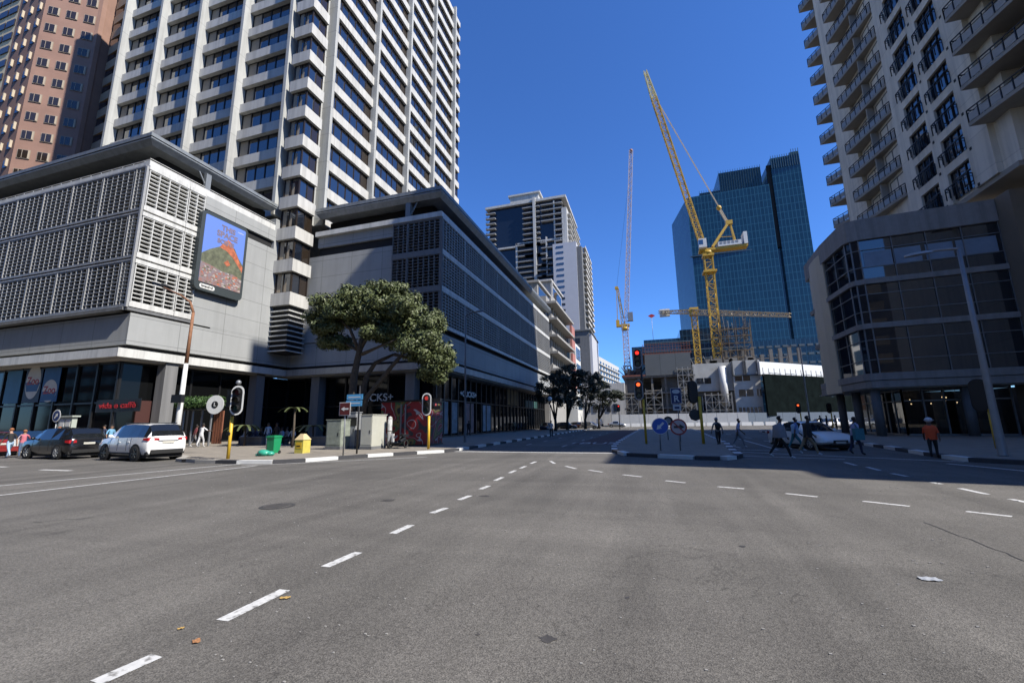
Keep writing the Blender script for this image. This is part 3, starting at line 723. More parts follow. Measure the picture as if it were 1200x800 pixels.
# ================================================================ APARTMENT TOWER (east)
AP = (26., 42., 0)
apt = thing('apartment_tower', 'tall cream apartment tower with stacked dark balconies above the glass podium', 'building', AP)
M['render'] = mat('cream_render', (.90, .82, .68), .85, var=.07, scale=.4)
streak(M['render'], .84); lines(M['render'], 500, 3.1, .05, .72, offz=26.3)
M['slab'] = mat('balcony_slab', (.42, .38, .32), .85, var=.1, scale=1)
M['rail'] = mat('dark_rail', (.02, .02, .022), .45, metal=.4)
M['infill'] = mat('frosted_infill', (.36, .36, .34), .35, var=.1, scale=1)
M['ac'] = mat('vent_hole', (.03, .03, .03), .8)
FL = [23.3+3.1*k for k in range(17)]
b = MB(AP)
TOP = 79
# street wall with french window openings cut by building it of piers and panels
winY = [(40.95, 43.55), (44.75, 47.35)]
b.box(26.4, 37, 19.3, 52, 61.2, TOP)
b.box(26, 47.35, 19.3, 26.4, 49.2, TOP); b.box(26, 43.55, 19.3, 26.4, 44.75, TOP); b.box(26, 38.6, 19.3, 26.4, 40.95, TOP); b.box(26, 56.7, 19.3, 26.4, 61.2, TOP)
for y0, y1 in winY:
    for i in range(-1, len(FL)):
        zb = (FL[i] if i >= 0 else FL[0]-3.1)+2.35-.55; zt = (FL[i+1] if i+1 < len(FL) else TOP)-.55
        b.box(26, y0, max(19.3, zb), 26.4, y1, min(TOP, zt))
b.box(28.2, 61.2, 19.3, 52, 66.5, TOP)
b.box(27.6, 36, 19.3, 52, 38.6, TOP)
b.box(27.6, 9.2, 0, 60, 36, 23.5); b.box(27.6, 11, 23.5, 60, 36, 30); b.box(27.6, 18.3, 30, 60, 36, 35.5); b.box(27.6, 16, 35.5, 60, 36, 45.5); b.box(27.6, 19.1, 45.5, 60, 36, TOP); b.box(26, 30, 19.3, 27.6, 31.5, TOP)  # unseen near blocks, stepped to shape the shadow edge on the road
b.build('wall', M['render'], apt)
b = MB(AP); b.box(26.2, 37.05, 18.9, 52, 66.4, 19.29); b.build('soffit', M['slab'], apt)
def rail(b, pts, z, h=1.05, step=.9, infill=True):
    for p, q in zip(pts[:-1], pts[1:]):
        p, q = Vector((*p, z)), Vector((*q, z)); L = (q-p).length; n = max(1, round(L/step)); u = Vector((0, 0, 1))
        b.m = 0; b.bar(p+u*h, q+u*h, .07); b.bar(p+u*(h-.25), q+u*(h-.25), .04)
        for i in range(n+1): a = p.lerp(q, i/n); b.bar(a, a+u*h, .06)
        if infill:
            b.m = 1; d = (q-p).normalized()
            for i in range(n):
                a = p.lerp(q, i/n)+d*.07; c = p.lerp(q, (i+1)/n)-d*.07
                b.bar(a+u*.4, c+u*.4, .02, .62)
def balcony(y0, y1, x0, x1, xin, curve=False, split=None):
    """slab with canted front: x0 at the near end y0, x1 at the far end y1"""
    b = MB((0, 0, 0)); b.m = 2
    if curve: fr = [(xin, y0), (x0+.55, y0), (x0+.15, y0+.35), (x0, y0+.8), (x1, y1)]
    else: fr = [(xin, y0), (x0, y0), (x1, y1)]
    b.prism(fr+[(xin, y1)], -.28, 0)
    rail(b, [(p[0]+.06, p[1]) for p in fr[1:]]+[(xin, y1-.04)], 0)
    return b, fr
def add_stack(name, y0, y1, x0, x1, xin, curve, floors, gl):
    first = None; fg = None
    for z in floors:
        if first is None:
            b, fr = balcony(y0-42, y1-42, x0-26, x1-26, xin-26, curve)
            first = b.build(name, [M['rail'], M['infill'], M['slab']], apt); o = first
        else: o = inst(first, name, apt)
        o.location = (0, 0, z+.28)
        if fg is None:
            g_ = MB(); g_.m = 0
            for (a, c) in gl:
                g_.m = 0; g_.box(xin-26-.06, a-42, .02, xin-26-.012, c-42, 2.5); g_.m = 1
                n = max(1, round((c-a)/1.3))
                for i in range(n+1): yy = a+(c-a)*i/n-42; g_.box(xin-26-.12, yy-.05, .02, xin-26-.061, yy+.05, 2.5)
                g_.box(xin-26-.12, a-42, 2.4, xin-26-.061, c-42, 2.5)
            fg = g_.build('balcony_door', [M['win'], M['frame']], apt); o2 = fg
        else: o2 = inst(fg, 'balcony_door', apt)
        o2.location = (0, 0, z+.28)
add_stack('balcony', 49.3, 56.8, 26.0, 24.85, 26.5, True, FL, [(49.7, 52.4), (53.3, 56.2)])
add_stack('balcony', 61.3, 64.3, 26.6, 25.4, 28.2, False, FL, [(61.6, 64.2)])
add_stack('balcony', 31.8, 38.5, 26.2, 24.9, 27.6, False, FL[:7], [(33, 37.8)])
# recess behind the double stack is cut as a dark inner bay with a dividing fin
b = MB(AP)
for z in FL: b.box(25.7, 52.75, z+.29, 26.39, 52.95, z+3.0)
b.build('divider', M['slab'], apt)
fw = None; WO = -.55
for y0, y1 in winY:
    for i, z in enumerate([FL[0]-3.1]+FL):
        if z > 64: continue
        if z < 19: continue
        if fw is None:
            t = MB(); wd_ = y1-y0; hh = 2.35
            t.m = 0; t.quad((.28, 0, 0), (.28, wd_, 0), (.28, wd_, hh), (.28, 0, hh)); t.m = 1
            for k in range(4): yy = wd_*k/3; t.box(.2, yy-.05, 0, .27, yy+.05, hh)
            t.box(.2, 0, hh-.1, .27, wd_, hh); t.box(.2, 0, 1.55, .27, wd_, 1.62)
            fw = t.build('french_window', [M['win'], M['frame']], apt); o = fw
            r = MB(); r.m = 0; rail(r, [(.0, -.05), (-.35, -.05), (-.35, wd_+.05), (0, wd_+.05)], 0, 1.0, .45, False)
            fr_ = r.build('juliet_rail', M['rail'], apt); o2 = fr_
            h_ = MB(); h_.box(-.012, -.55, -.35, .0, -.3, -.1); fh = h_.build('vent', M['ac'], apt); o3 = fh
        else: o = inst(fw, 'french_window', apt); o2 = inst(fr_, 'juliet_rail', apt); o3 = inst(fh, 'vent', apt)
        for q in (o, o2, o3): q.location = (0, y0-42, z+WO)

# ================================================================ GLASS PODIUM (east)
SCL = .845
def sc3(v): return Vector((v[0]*SCL, v[1]*SCL, max(.14, H+(v[2]-H)*SCL) if v[2] > .3 else v[2]))
class PMB(MB):
    """as MB, for a building surveyed at X=20: stores it at its true distance, X=16.9"""
    def build(s, name, mats, parent=None, sharp=None):
        no = sc3(s.off) if s.off.z > .3 else Vector((s.off.x*SCL, s.off.y*SCL, s.off.z))
        s.v = [sc3(v+s.off)-no for v in s.v]; s.off = no
        return MB.build(s, name, mats, parent, sharp)
GP = (20., 48.4, 0)
pod = thing('glass_podium', 'low glazed office podium with cream fins on the right-hand street corner', 'building', (GP[0]*SCL, GP[1]*SCL, 0))
RX = 31.2
M['pod'] = streak(mat('podium_cladding', (.34, .32, .30), .7, var=.08))
M['podglass'] = mat('podium_glass', (.010, .014, .022), .025, spec=.9); M['podglass'].node_tree.nodes['Principled BSDF'].inputs['IOR'].default_value = 1.7
b = PMB(GP)
def band(z0, z1, out=0.):
    r = .9
    b.prism([(20-out, 54.6), (20-out, 48.4+r), (20-out+.27, 48.4+.27), (20+r, 48.4-out), (RX, 48.4-out-.9), (RX, 52), (27, 62), (20.5, 62)], z0, z1)
band(18.75, 20.85, .12); band(14.25, 14.75, .1); band(9.9, 10.4, .1); band(5.0, 5.65, .12); band(4.3, 4.95, .03)
b.build('floor_band', M['pod'], pod)
b = PMB(GP); b.m = 0
pg = [(20.15, 54.6), (20.15, 48.4+.95), (20.42, 48.4+.42), (20.95, 48.55), (RX, 47.65)]
for zi, (z0, z1) in enumerate(((5.66, 9.89), (10.41, 14.24), (14.76, 18.74))):
    b.m = 0
    for p, q in zip(pg[:-1], pg[1:]): b.quad((*p, z0), (*q, z0), (*q, z1), (*p, z1))
    b.m = 1
    P_ = [Vector((*p, 0)) for p in pg]
    zz = [z0+(z1-z0)*f for f in (.3, .74)]
    for p, q in zip(P_[:-1], P_[1:]):
        d = (q-p); n_ = Vector((d.y, -d.x, 0)).normalized()
        if n_.x > 0 and abs(n_.x) > .5: n_ = -n_
        o_ = n_*.07
        for z in zz: b.bar(p+o_+Vector((0, 0, z)), q+o_+Vector((0, 0, z)), .06)
        k = max(1, round(d.length/2.3))
        for i in range(k+1): a = p.lerp(q, i/k)+o_; b.bar(a+Vector((0, 0, z0)), a+Vector((0, 0, z1)), .07)
b.build('glazing', [M['podglass'], M['steel']], pod)
# pale blue sheets on the top storey panes: sky reflection painted in
b = PMB(GP)
for (a0, a1) in ((21.2, 23.4), (23.6, 25.6), (25.9, 27.9), (28.1, 30.9)):
    y = lambda x: 48.55-(x-20.95)*.0878-.025
    b.quad((a0, y(a0), 15.9), (a1, y(a1), 15.9), (a1, y(a1), 17.5), (a0, y(a0), 17.5))
b.build('blind', mat('pane_sky_tone', (.26, .34, .44), .3, var=.15, scale=1), pod)
# cream fin wall, gently curved
b = PMB(GP); pts = [(19.95, 54.7), (19.9, 56.5), (20.05, 58.5), (20.45, 60.5), (21.1, 62.5), (22.0, 64.5)]
back = [(p[0]+.5, p[1]) for p in pts]
b.smooth = True
for i in range(len(pts)-1): b.prism([pts[i], pts[i+1], back[i+1], back[i]], 4.2, 20.0)
b.build('fin_wall', mat('pale_fin', (.80, .68, .48), .6, var=.06, scale=.8), pod, sharp=40)
b = PMB(GP)
b.box(31.25, 45.8, 4.9, 36, 50, 20.9); b.box(31.3, 45.9, .14, 36, 50, 4.89)
b.build('corner_pier', mat('tan_pier', (.24, .20, .15), .8, var=.08, scale=.7), pod)
b = PMB(GP); b.prism([(20.2, 61.9), (20.2, 49.4), (21, 48.7), (RX, 47.8), (RX, 52), (27, 61.9)], 4.2, 4.29); b.build('soffit', M['soffit'], pod)
# columns
for (x, y) in ((20.7, 49.5), (21.2, 54.8), (21.3, 59), (27.2, 48.9)):
    b = PMB(GP); b.tube([(x, y, .14), (x, y, 4.2)], .38, 16); b.build('column', M['concrete_dark'], pod)
# see-through ground floor with lit lamps inside
b = PMB(GP); gl = glass('lobby_glass', (.20, .21, .22), .5)
ln = [(23.5, 60), (23.5, 51.2), (31, 50.1)]
for p, q in zip(ln[:-1], ln[1:]): b.quad((*p, .14), (*q, .14), (*q, 4.2), (*p, 4.2))
b.build('lobby_glass', gl, pod)
b = PMB(GP)
for p, q in zip(ln[:-1], ln[1:]):
    P1, Q1 = Vector((*p, 0)), Vector((*q, 0)); n = round((Q1-P1).length/1.55)
    for i in range(n+1):
        a = P1.lerp(Q1, i/n); b.bar(a+Vector((0, 0, .14)), a+Vector((0, 0, 4.2)), .14)
    for z in (.2, 3.1, 4.1): b.bar(P1+Vector((0, 0, z)), Q1+Vector((0, 0, z)), .12)
b.build('lobby_frame', M['steel'], pod)
b = PMB(GP); b.box(24, 58, .14, 33, 58.3, 4.2); b.box(33, 50.5, .14, 33.3, 58, 4.2); b.build('back_wall', M['concrete_dark'], pod)
lampm = emit('warm_lamp', (1, .72, .38), 4)
rr = random.Random(11)
for k in range(11):
    x, y, z = rr.uniform(25, 31), rr.uniform(51.2, 55), rr.uniform(2.8, 3.5)
    t = thing('pendant_lamp', 'small warm pendant lamp glowing behind the dark lobby glass', 'lamp', sc3((x, y, 4.2)), 0, 'pendant lamps in the lobby')
    b = PMB((x, y, 4.2)); b.bar((x, y, z), (x, y, 4.2), .02); b.build('cord', M['black'], t)
    b = PMB((x, y, 4.2)); b.ball((x, y, z), .055); b.build('bulb', lampm, t)
b = PMB(GP)
for k in range(7): b.box(24.5+k*1.1, 52.5, .14, 25.1+k*1.1, 53, 1.3)
b.build('counter', mat('lobby_furniture', (.35, .33, .30), .6), pod)
# ================================================================ BRICK AND BEIGE TOWERS (far west)
def winslab(mb, x0, x1, z0, z1, y, nx, nz, wx, wz, fr=True):
    """punched windows standing 2 cm proud of a wall that faces -y"""
    for i in range(nx):
        for j in range(nz):
            cx = x0+(x1-x0)*(i+.5)/nx; cz = z0+(z1-z0)*(j+.5)/nz
            mb.m = 1; mb.box(cx-wx/2-.15, y-.12, cz-wz/2-.15, cx+wx/2+.15, y-.02, cz+wz/2+.15)
            mb.m = 0; mb.box(cx-wx/2, y-.14, cz-wz/2, cx+wx/2-.5, y-.11, cz+wz/2)
BT = (-102.7, 39, 0)
bt = thing('brick_tower', 'red brick tower with small square windows behind the corner podium', 'building', BT)
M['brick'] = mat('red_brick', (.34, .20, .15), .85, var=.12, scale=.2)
M['brick2'] = mat('darkened_brick', (.24, .14, .105), .85, var=.12, scale=.3)  # red brick darkened for faces that lie in shade
lines(M['brick'], 1.7, 1.0, .03, .88)
BL_ = 8.3; BD = Vector((.8, .6, 0)); BC = Vector(BT)
E1 = BC+BD*BL_
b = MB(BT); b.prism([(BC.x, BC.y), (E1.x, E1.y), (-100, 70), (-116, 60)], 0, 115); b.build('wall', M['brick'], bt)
b = MB(BT); b.prism([(E1.x-.4, E1.y-.35), (E1.x+.1, E1.y-.1), (E1.x+.1, E1.y+.6), (E1.x-.4, E1.y+.6)], 30, 115); b.build('corner_rib', M['brick'], bt)
wb = None
for j in range(20):
    for i in range(3):
        p = BC+BD*(1.5+2.65*i); z = 41.6+j*3.72
        if wb is None:
            t = MB(); t.m = 1; t.box(-.85, -.15, -.85, .85, -.02, .85); t.m = 0; t.box(-.78, -.18, -.77, .55, -.14, .77); t.m = 2; t.box(.6, -.2, -.75, .75, -.14, .75); t.m = 1; t.box(-.22, -.21, -.75, -.16, -.18, .75)
            wb = t.build('window', [M['winb'], mat('buff_frame', (.40, .34, .27), .7), M['cream']], bt); o = wb
        else: o = inst(wb, 'window', bt)
        o.location = (p.x-BT[0], p.y-BT[1], z); o.rotation_euler = (0, 0, atan2(.6, .8))
# return wall to its left with small openings, shade put into its darker brick
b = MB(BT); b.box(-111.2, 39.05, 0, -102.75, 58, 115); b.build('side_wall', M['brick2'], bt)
sw_ = None
for j in range(20):
    for i in range(3):
        if sw_ is None:
            t = MB(); t.m = 0; t.box(-.5, -.04, -.7, .5, .03, .7); t.m = 1; t.box(.55, -.3, -.6, .8, .03, .8); sw_ = t.build('side_window', [M['win'], M['cream']], bt); o = sw_
        else: o = inst(sw_, 'side_window', bt)
        o.location = (-1.6-2.7*i, 0, 40+j*3.6)
# banded wing between the brick tower and the office tower
BW = (E1.x, 45, 0)
bw = thing('banded_tower', 'brown tower with beige horizontal bands squeezed between brick and white towers', 'building', BW)
b = MB(BW); b.box(E1.x+.15, 46, 0, -72, 66, 120); b.build('wall', M['brick2'], bw)
tb = mat('tan_band', (.42, .29, .18), .8, var=.1)
for j in range(22):
    b = MB(BW); z = 38+j*3.5; b.prism([(E1.x+.2, 45.9), (E1.x+6, 45.2), (-72, 45.6), (-72, 45.99), (E1.x+.2, 45.99)], z, z+1.8); b.build('balcony_band', tb, bw)
    b = MB(BW)
    for i in range(9): b.box(E1.x+.4+i*2.6, 45.9, z+1.9, E1.x+2.6+i*2.6, 45.99, z+3.3)
    b.build('window_row', M['win'], bw)
# beige tower at the very edge
BG = (-235, 80, 0)
bg = thing('beige_tower', 'yellowish beige tower with dark window bands at the left edge', 'building', BG)
b = MB(BG); b.box(-280, 80, 0, -227.5, 115, 210); b.build('wall', mat('beige_render', (.62, .50, .32), .85, var=.06, scale=.1), bg)
for j in range(24):
    b = MB(BG)
    for i in range(8): b.box(-277+i*6.2, 79.6, 84+j*6.2, -271.6+i*6.2, 79.95, 86.8+j*6.2)
    b.build('window_band', M['winb'], bg)

# ================================================================ MID-DISTANCE BLOCKS (west side of the street)
SL = (-20, 97, 0)
sl = thing('terraced_block', 'pale concrete block of projecting slabs just beyond the dark podium', 'building', SL)
M['offwhite'] = streak(mat('offwhite_render', (.55, .54, .51), .8, var=.06, scale=.5))
b = MB(SL)
b.box(-45, 98.2, 0, -21.6, 122, 31.5)
for k in range(6):
    z = 9.2+k*4.0; b.box(-45, 97.3-.05*k, z, -18.9, 122.5, z+.55); b.box(-20.6, 97.4, z+.55, -20.2, 122, z+1.5)
b.box(-45, 99.5, 31.5, -24, 121, 35.5); b.box(-45.5, 99, 35.5, -23.5, 121.5, 36.1)
b.build('wall', mat('weathered_concrete', (.34, .33, .31), .85, var=.12, scale=.6), sl)
b = MB(SL)
for k in range(5):
    z = 9.75+k*4.0
    b.box(-44, 98.05, z+.2, -22, 98.19, z+3.2); b.box(-21.59, 99, z+.2, -21.5, 121.5, z+3.2)
b.box(-43, 99.38, 32.2, -25.5, 99.49, 34.8); b.box(-23.99, 100.5, 32.2, -23.9, 120, 34.8)
b.build('window_band', M['win'], sl)
for k in range(5):
    for i in range(8): b = MB(SL); b.box(-21.45, 99.6+i*2.9, 9.8+k*4, -20.8, 99.95+i*2.9, 13.2+k*4); b.build('pier', M['offwhite'], sl)
b = MB(SL)
for k in range(5): b.box(-19.6, 119, 9.8+k*4, -19.0, 124, 12.4+k*4)
b.build('red_panel', mat('salmon_panel', (.45, .19, .16), .7), sl)
PB2 = (-30, 126, 0)
pbk = thing('penthouse_block', 'white framed penthouse block above the slab building roofline', 'building', PB2)
b = MB(PB2); b.box(-48, 128, 0, -26.5, 146, 45); b.m = 1; b.box(-45.5, 127.8, 40.8, -29.5, 127.98, 44); b.box(-26.49, 129, 40.8, -26.4, 145, 44); b.m = 0
b.box(-49, 127, 45, -26, 147, 45.6); b.box(-26.3, 127.6, 39.8, -25.9, 128.2, 45); b.box(-48, 127.3, 39.8, -26, 128, 40.5)
b.build('wall', [M['offwhite'], M['win']], pbk)
# white slab tower
WT = (-37, 200, 0)
wt = thing('white_slab_tower', 'pale grey slab tower with slot windows and a dark balcony side', 'building', WT)
M['lilac'] = mat('pale_grey_render', (.52, .53, .57), .8, var=.04, scale=.3)
b = MB(WT); b.box(-39.8, 200, 0, -28.1, 235, 88.6); b.build('wall', M['lilac'], wt)
b = MB(WT); b.box(-28.09, 200.4, 0, -25.6, 236, 86); b.build('side_wall', M['concrete_dark'], wt)
sw = None
for j in range(16):
    z = 42+j*2.95
    if sw is None:
        t = MB(); t.box(0, -.12, 0, 3.6, -.02, .95); sw = t.build('slot_window', M['win'], wt); o = sw
        t = MB(); t.m = 0; t.box(0, 0, 0, 1.5, 26, .35); t.box(1.4, 0, .35, 1.5, 26, 1.2); sb = t.build('side_balcony', M['offwhite'], wt); o2 = sb
    else: o = inst(sw, 'slot_window', wt); o2 = inst(sb, 'side_balcony', wt)
    o.location = (.1-1.2, 0, z); o2.location = (-25.6-WT[0], 4, z)
# dark balcony tower
DT = (-78, 210, 0)
dt = thing('balcony_tower', 'dark glazed tower latticed with white balconies above the podium roofline', 'building', DT)
b = MB(DT); b.box(-77.5, 212, 0, -36.5, 250, 119); b.build('wall', mat('navy_glass', (.012, .018, .032), .12, spec=.6), dt)
b = MB(DT)
b.box(-79.5, 210.2, 118.9, -34, 251, 120.2); b.box(-52, 209.6, 60, -50.6, 212, 121.4); b.box(-65, 211, 120.3, -49, 226, 124.2); b.box(-66, 210.4, 124.2, -48, 227, 125.2)
rr = random.Random(3); wm = M['offwhite']
b.box(-62.2, 210.4, 60, -61.2, 212, 96.3); b.box(-62, 210.4, 95.5, -36.4, 212, 96.4); b.box(-79, 210.4, 94.2, -62, 212, 95.1)
for x, z0, z1 in ((-40.9, 74, 118), (-45.6, 76, 98), (-57.2, 60, 76), (-47.4, 60, 72.5)): b.box(x, 210.5, z0, x+.7, 212, z1)
b.box(-47.4, 210.5, 72.4, -30, 212, 73.3)
b.build('lattice_frame', wm, dt)
mat_bal = mat('balcony_grey', (.40, .40, .39), .8, var=.08)
for j in range(19):
    z = 61+j*3.05
    cells = []
    cells.append((-79.3, 5.6))
    if z > 74: cells.append((-40.3, 4.3))
    if z > 96: cells.append((-58, 9.5)); 
    if z > 104: cells.append((-47.8, 7.2))
    if z < 95: cells.append((-61.2, 9.3)); cells.append((-57+rr.choice((0, 5, 9)), 8.6))
    if z < 95 and j % 2: cells.append((-50.4, 5))
    for (x, wdt) in cells:
        t = MB(DT); t.m = 0; t.box(x, 209.9, z, x+wdt, 212, z+.4)
        for i in range(int(wdt/.9)): t.m = 1; t.box(x+.25+i*.9, 210.0, z+.4, x+.7+i*.9, 210.1, z+1.2)
        t.build('balcony', [mat_bal, M['frame']], dt)
b = MB(DT); b.box(-36.49, 210.3, 74, -33.8, 251, 113); b.build('side_wall', M['offwhite'], dt)
b = MB(DT)
for j in range(12): b.box(-33.79, 212, 76+j*3.05, -32.2, 248, 76.6+j*3.05)
b.build('side_balcony', M['offwhite'], dt)
# grey lower block, far white block
GB = (-37, 195, 0)
gb = thing('grey_block', 'grey concrete block at the foot of the pale slab tower', 'building', GB)
b = MB(GB); b.box(-37.5, 195, 0, -23.3, 215, 42.3); b.m = 1; b.box(-23.29, 195.5, 0, -22.2, 222, 41); b.m = 0; b.box(-38, 194.5, 42.3, -22.4, 216, 43.0); b.box(-22.3, 195, 41, -21.8, 222, 41.5)
b.build('wall', [M['concrete_dark'], M['lilac']], gb)
b = MB(GB)
for j in range(8): b.box(-36.5, 194.9, 11+j*3.7, -33, 194.98, 13.2+j*3.7); b.box(-29.5, 194.9, 11+j*3.7, -27.5, 194.98, 13.2+j*3.7)
b.build('window', M['win'], gb)
FWB = (-36, 330, 0)
fwb = thing('far_white_block', 'far white block with balconies stepping down at the end of the street', 'building', FWB)
b = MB(FWB); b.prism([(-40, 330), (-33, 330), (-23, 410), (-40, 410)], 0, 50); b.m = 1
for j in range(10):
    z = 8+j*4
    b.m = 0; b.bar((-33, 330, z), (-23, 410, z), 2.2, .7); b.m = 1
    for i in range(8):
        f_ = (i+.5)/8; p = Vector((-33, 330, z+1.7)).lerp(Vector((-23, 410, z+1.7)), f_); b.bar(p-Vector((.5, 4, 0))*.6, p+Vector((.5, 4, 0))*.6, .5, 1.8)
b.m = 0
b.build('wall', [M['offwhite'], M['win']], fwb)
FO = (-18, 125, 0)
fo = thing('white_shop_block', 'low white block with blue glass behind the dark street trees', 'building', FO)
b = MB(FO); b.box(-40, 126, 0, -19.3, 136, 24.5); b.m = 1
for k in range(4):
    b.box(-19.29, 127, 5+k*5, -19.2, 135, 8.6+k*5); b.box(-38, 125.9, 5+k*5, -21, 125.98, 8.6+k*5)
b.build('wall', [M['white'], mat('sky_glass', (.06, .11, .18), .05, spec=1)], fo)
# street-end blocks seen under the trees
EB = (-16, 170, 0)
eb = thing('low_white_building', 'low pale building with a red brick bay behind the parked cars', 'building', EB)
b = MB(EB); b.box(-34, 172, 0, -8, 190, 16); b.m = 1; b.box(-29, 171.7, 1, -25, 171.98, 9); b.m = 2
for i in range(5): b.box(-23+i*2.6, 171.8, 5, -21.4+i*2.6, 171.98, 8)
b.build('wall', [M['offwhite'], M['brick'], M['win']], eb)

# ================================================================ BLUE GLASS TOWERS
def blueglass(name, c, grid=3.9):
    m = mat(name, c, .07, spec=.6); m.node_tree.nodes['Principled BSDF'].inputs['IOR'].default_value = 1.5
    nt = m.node_tree; b = nt.nodes['Principled BSDF']; ge = nt.nodes.new('ShaderNodeNewGeometry'); sp = nt.nodes.new('ShaderNodeSeparateXYZ')
    nt.links.new(ge.outputs['Position'], sp.inputs[0]); ad = nt.nodes.new('ShaderNodeMath'); nt.links.new(sp.outputs[0], ad.inputs[0]); nt.links.new(sp.outputs[1], ad.inputs[1])
    cb = nt.nodes.new('ShaderNodeCombineXYZ'); nt.links.new(ad.outputs[0], cb.inputs[0]); nt.links.new(sp.outputs[2], cb.inputs[1])
    br = nt.nodes.new('ShaderNodeTexBrick'); br.offset = 0; br.inputs['Scale'].default_value = 1; br.inputs['Brick Width'].default_value = 1.6; br.inputs['Row Height'].default_value = grid
    br.inputs['Mortar Size'].default_value = .13; br.inputs['Color1'].default_value = (*c, 1); br.inputs['Color2'].default_value = (c[0]*1.3+.001, c[1]*1.28+.002, c[2]*1.25+.003, 1)
    br.inputs['Mortar'].default_value = (c[0]*3+.012, c[1]*2.6+.02, c[2]*2.2+.025, 1)
    nt.links.new(cb.outputs[0], br.inputs['Vector']); nt.links.new(br.outputs['Color'], b.inputs['Base Color'])
    n = nt.nodes.new('ShaderNodeTexNoise'); n.inputs['Scale'].default_value = .18; nt.links.new(ge.outputs['Position'], n.inputs['Vector'])
    bp = nt.nodes.new('ShaderNodeBump'); bp.inputs['Strength'].default_value = .06; bp.inputs['Distance'].default_value = 2; nt.links.new(n.outputs['Fac'], bp.inputs['Height'])
    nt.links.new(bp.outputs['Normal'], b.inputs['Normal'])
    return m
M['blue'] = blueglass('blue_curtain_wall', (.005, .026, .045))
M['blue2'] = blueglass('deep_blue_curtain_wall', (.004, .014, .028), 3.6)
BL = (28, 230, 0)
bl = thing('blue_glass_tower', 'huge blue glass office tower behind the yellow cranes', 'building', BL)
b = MB(BL)
b.prism([(27.5, 230), (66, 228.6), (66, 270), (21.5, 262)], 0, 117.5)
b.prism([(67.8, 228.5), (80.5, 228), (82, 270), (67.8, 270)], 0, 131); b.prism([(66, 230.5), (67.8, 230.5), (67.8, 270), (66, 270)], 0, 124)
b.build('curtain_wall', M['blue'], bl)
b = MB(BL)
for (x0, x1, zt, y) in ((44, 63.5, 131, 231), (34, 44, 121.5, 231.2)):
    b.m = 0; b.box(x0, y, 117.5, x1, 262, zt-2); b.m = 1
    n = int((x1-x0)/1.1)
    for i in range(n+1): b.box(x0+(x1-x0)*i/n-.06, y-.5, 117.5, x0+(x1-x0)*i/n+.06, y-.05, zt-1)
b.m = 1
for i in range(13): b.box(67.9+i*1.02, 227.7, 125, 68.1+i*1.02, 228.0, 132 if i < 9 else 134)
b.m = 0; b.box(77, 229, 131, 80.5, 240, 133)
b.build('crown_screen', [mat('crown_teal', (.022, .062, .078), .2), mat('teal_fin', (.05, .12, .15), .4, metal=.3)], bl)
b = MB(BL); b.box(66.02, 229.2, 84, 67.75, 230.4, 128); b.build('vertical_slot', M['void'], bl)
b = MB(BL); b.box(26.5, 229.0, 84, 66, 229.99, 84.5)
b.build('ledge', mat('blue_trim', (.03, .07, .11), .4), bl)
BO = (0, 190, 0)
bo = thing('dark_glass_block', 'stepped dark blue glass block behind the construction site', 'building', BO)
b = MB(BO)
b.box(.3, 190, 0, 15, 222, 35.2); b.box(15, 190.3, 0, 40, 222, 38.6); b.box(-5, 196, 0, .29, 222, 33.5)
b.box(40, 191, 0, 74, 220, 32.0); b.box(74, 192, 0, 92, 220, 27)
b.build('curtain_wall', M['blue2'], bo)
b = MB(BO)
for j in range(6):
    b.box(.3, 189.6, 15+j*3.7, 40, 189.98, 15.35+j*3.7)
    for i in range(12): b.box(41+i*2.8, 190.5, 12+j*3.4, 42.9+i*2.8, 190.98, 12.8+j*3.4)
b.build('mullion_band', mat('block_trim', (.10, .13, .15), .5), bo)
b = MB(BO); b.tube([(4.5, 200, 35), (4.5, 200, 47.3)], .1, 6); b.m = 1; b.add([(2.9, 200, 48.0), (4.5, 200, 46.9), (6.1, 200, 48.0), (4.8, 200, 48.7), (4.2, 200, 48.7), (4.5, 200.3, 47.8)], [(0, 1, 5), (1, 2, 5), (2, 3, 5), (3, 4, 5), (4, 0, 5), (0, 4, 3, 2, 1)])
b.build('roof_mast', [M['steel'], M['red']], bo)

# ================================================================ CONSTRUCTION SITE
CS = (0, 128, 0)
cf = thing('concrete_frame', 'half-built concrete frame with grey panels behind the white hoarding', 'building', CS)
M['raw'] = mat('raw_concrete', (.19, .18, .165), .9, var=.2, scale=.6)
M['greypanel'] = mat('grey_panel', (.12, .135, .145), .6, var=.06, scale=.4); lines(M['greypanel'], 4.1, 30, .14, .5)
b = MB(CS)
for z in (4.6, 8.8, 13.4): b.box(-6.2, 127.2, z, 13, 150, z+.45)
for x in (-5.8, -2.2, 1.4, 5, 8.6, 12.2):
    for y in (127.5, 134): b.box(x, y, 0, x+.55, y+.6, 13.4)
b.box(-5.5, 136, 0, 12.5, 136.4, 13); b.box(4.2, 129, 0, 12, 129.4, 13.3); b.box(-5.6, 128.6, 0, -2.6, 129, 13.3)
b.build('frame', M['raw'], cf)
b = MB(CS); b.box(.1, 127.0, 13.9, 12.2, 149, 19.9); b.build('grey_panels', M['greypanel'], cf)
b = MB(CS); b.box(-.4, 127.4, 19.9, 12.6, 150, 20.4); b.box(-6.5, 127.0, 13.86, .0, 150, 14.3)
for i in range(18): b.box(-.3+i*.74, 127.3, 20.4, -.2+i*.74, 127.4, 23.0)
for z in (21, 21.8, 22.6): b.box(-.3, 127.25, z, 12.5, 127.29, z+.12)
b.build('edge_guard', mat('rusty_guard', (.22, .08, .06), .8, var=.3, scale=3), cf)
b = MB(CS); rr = random.Random(9)
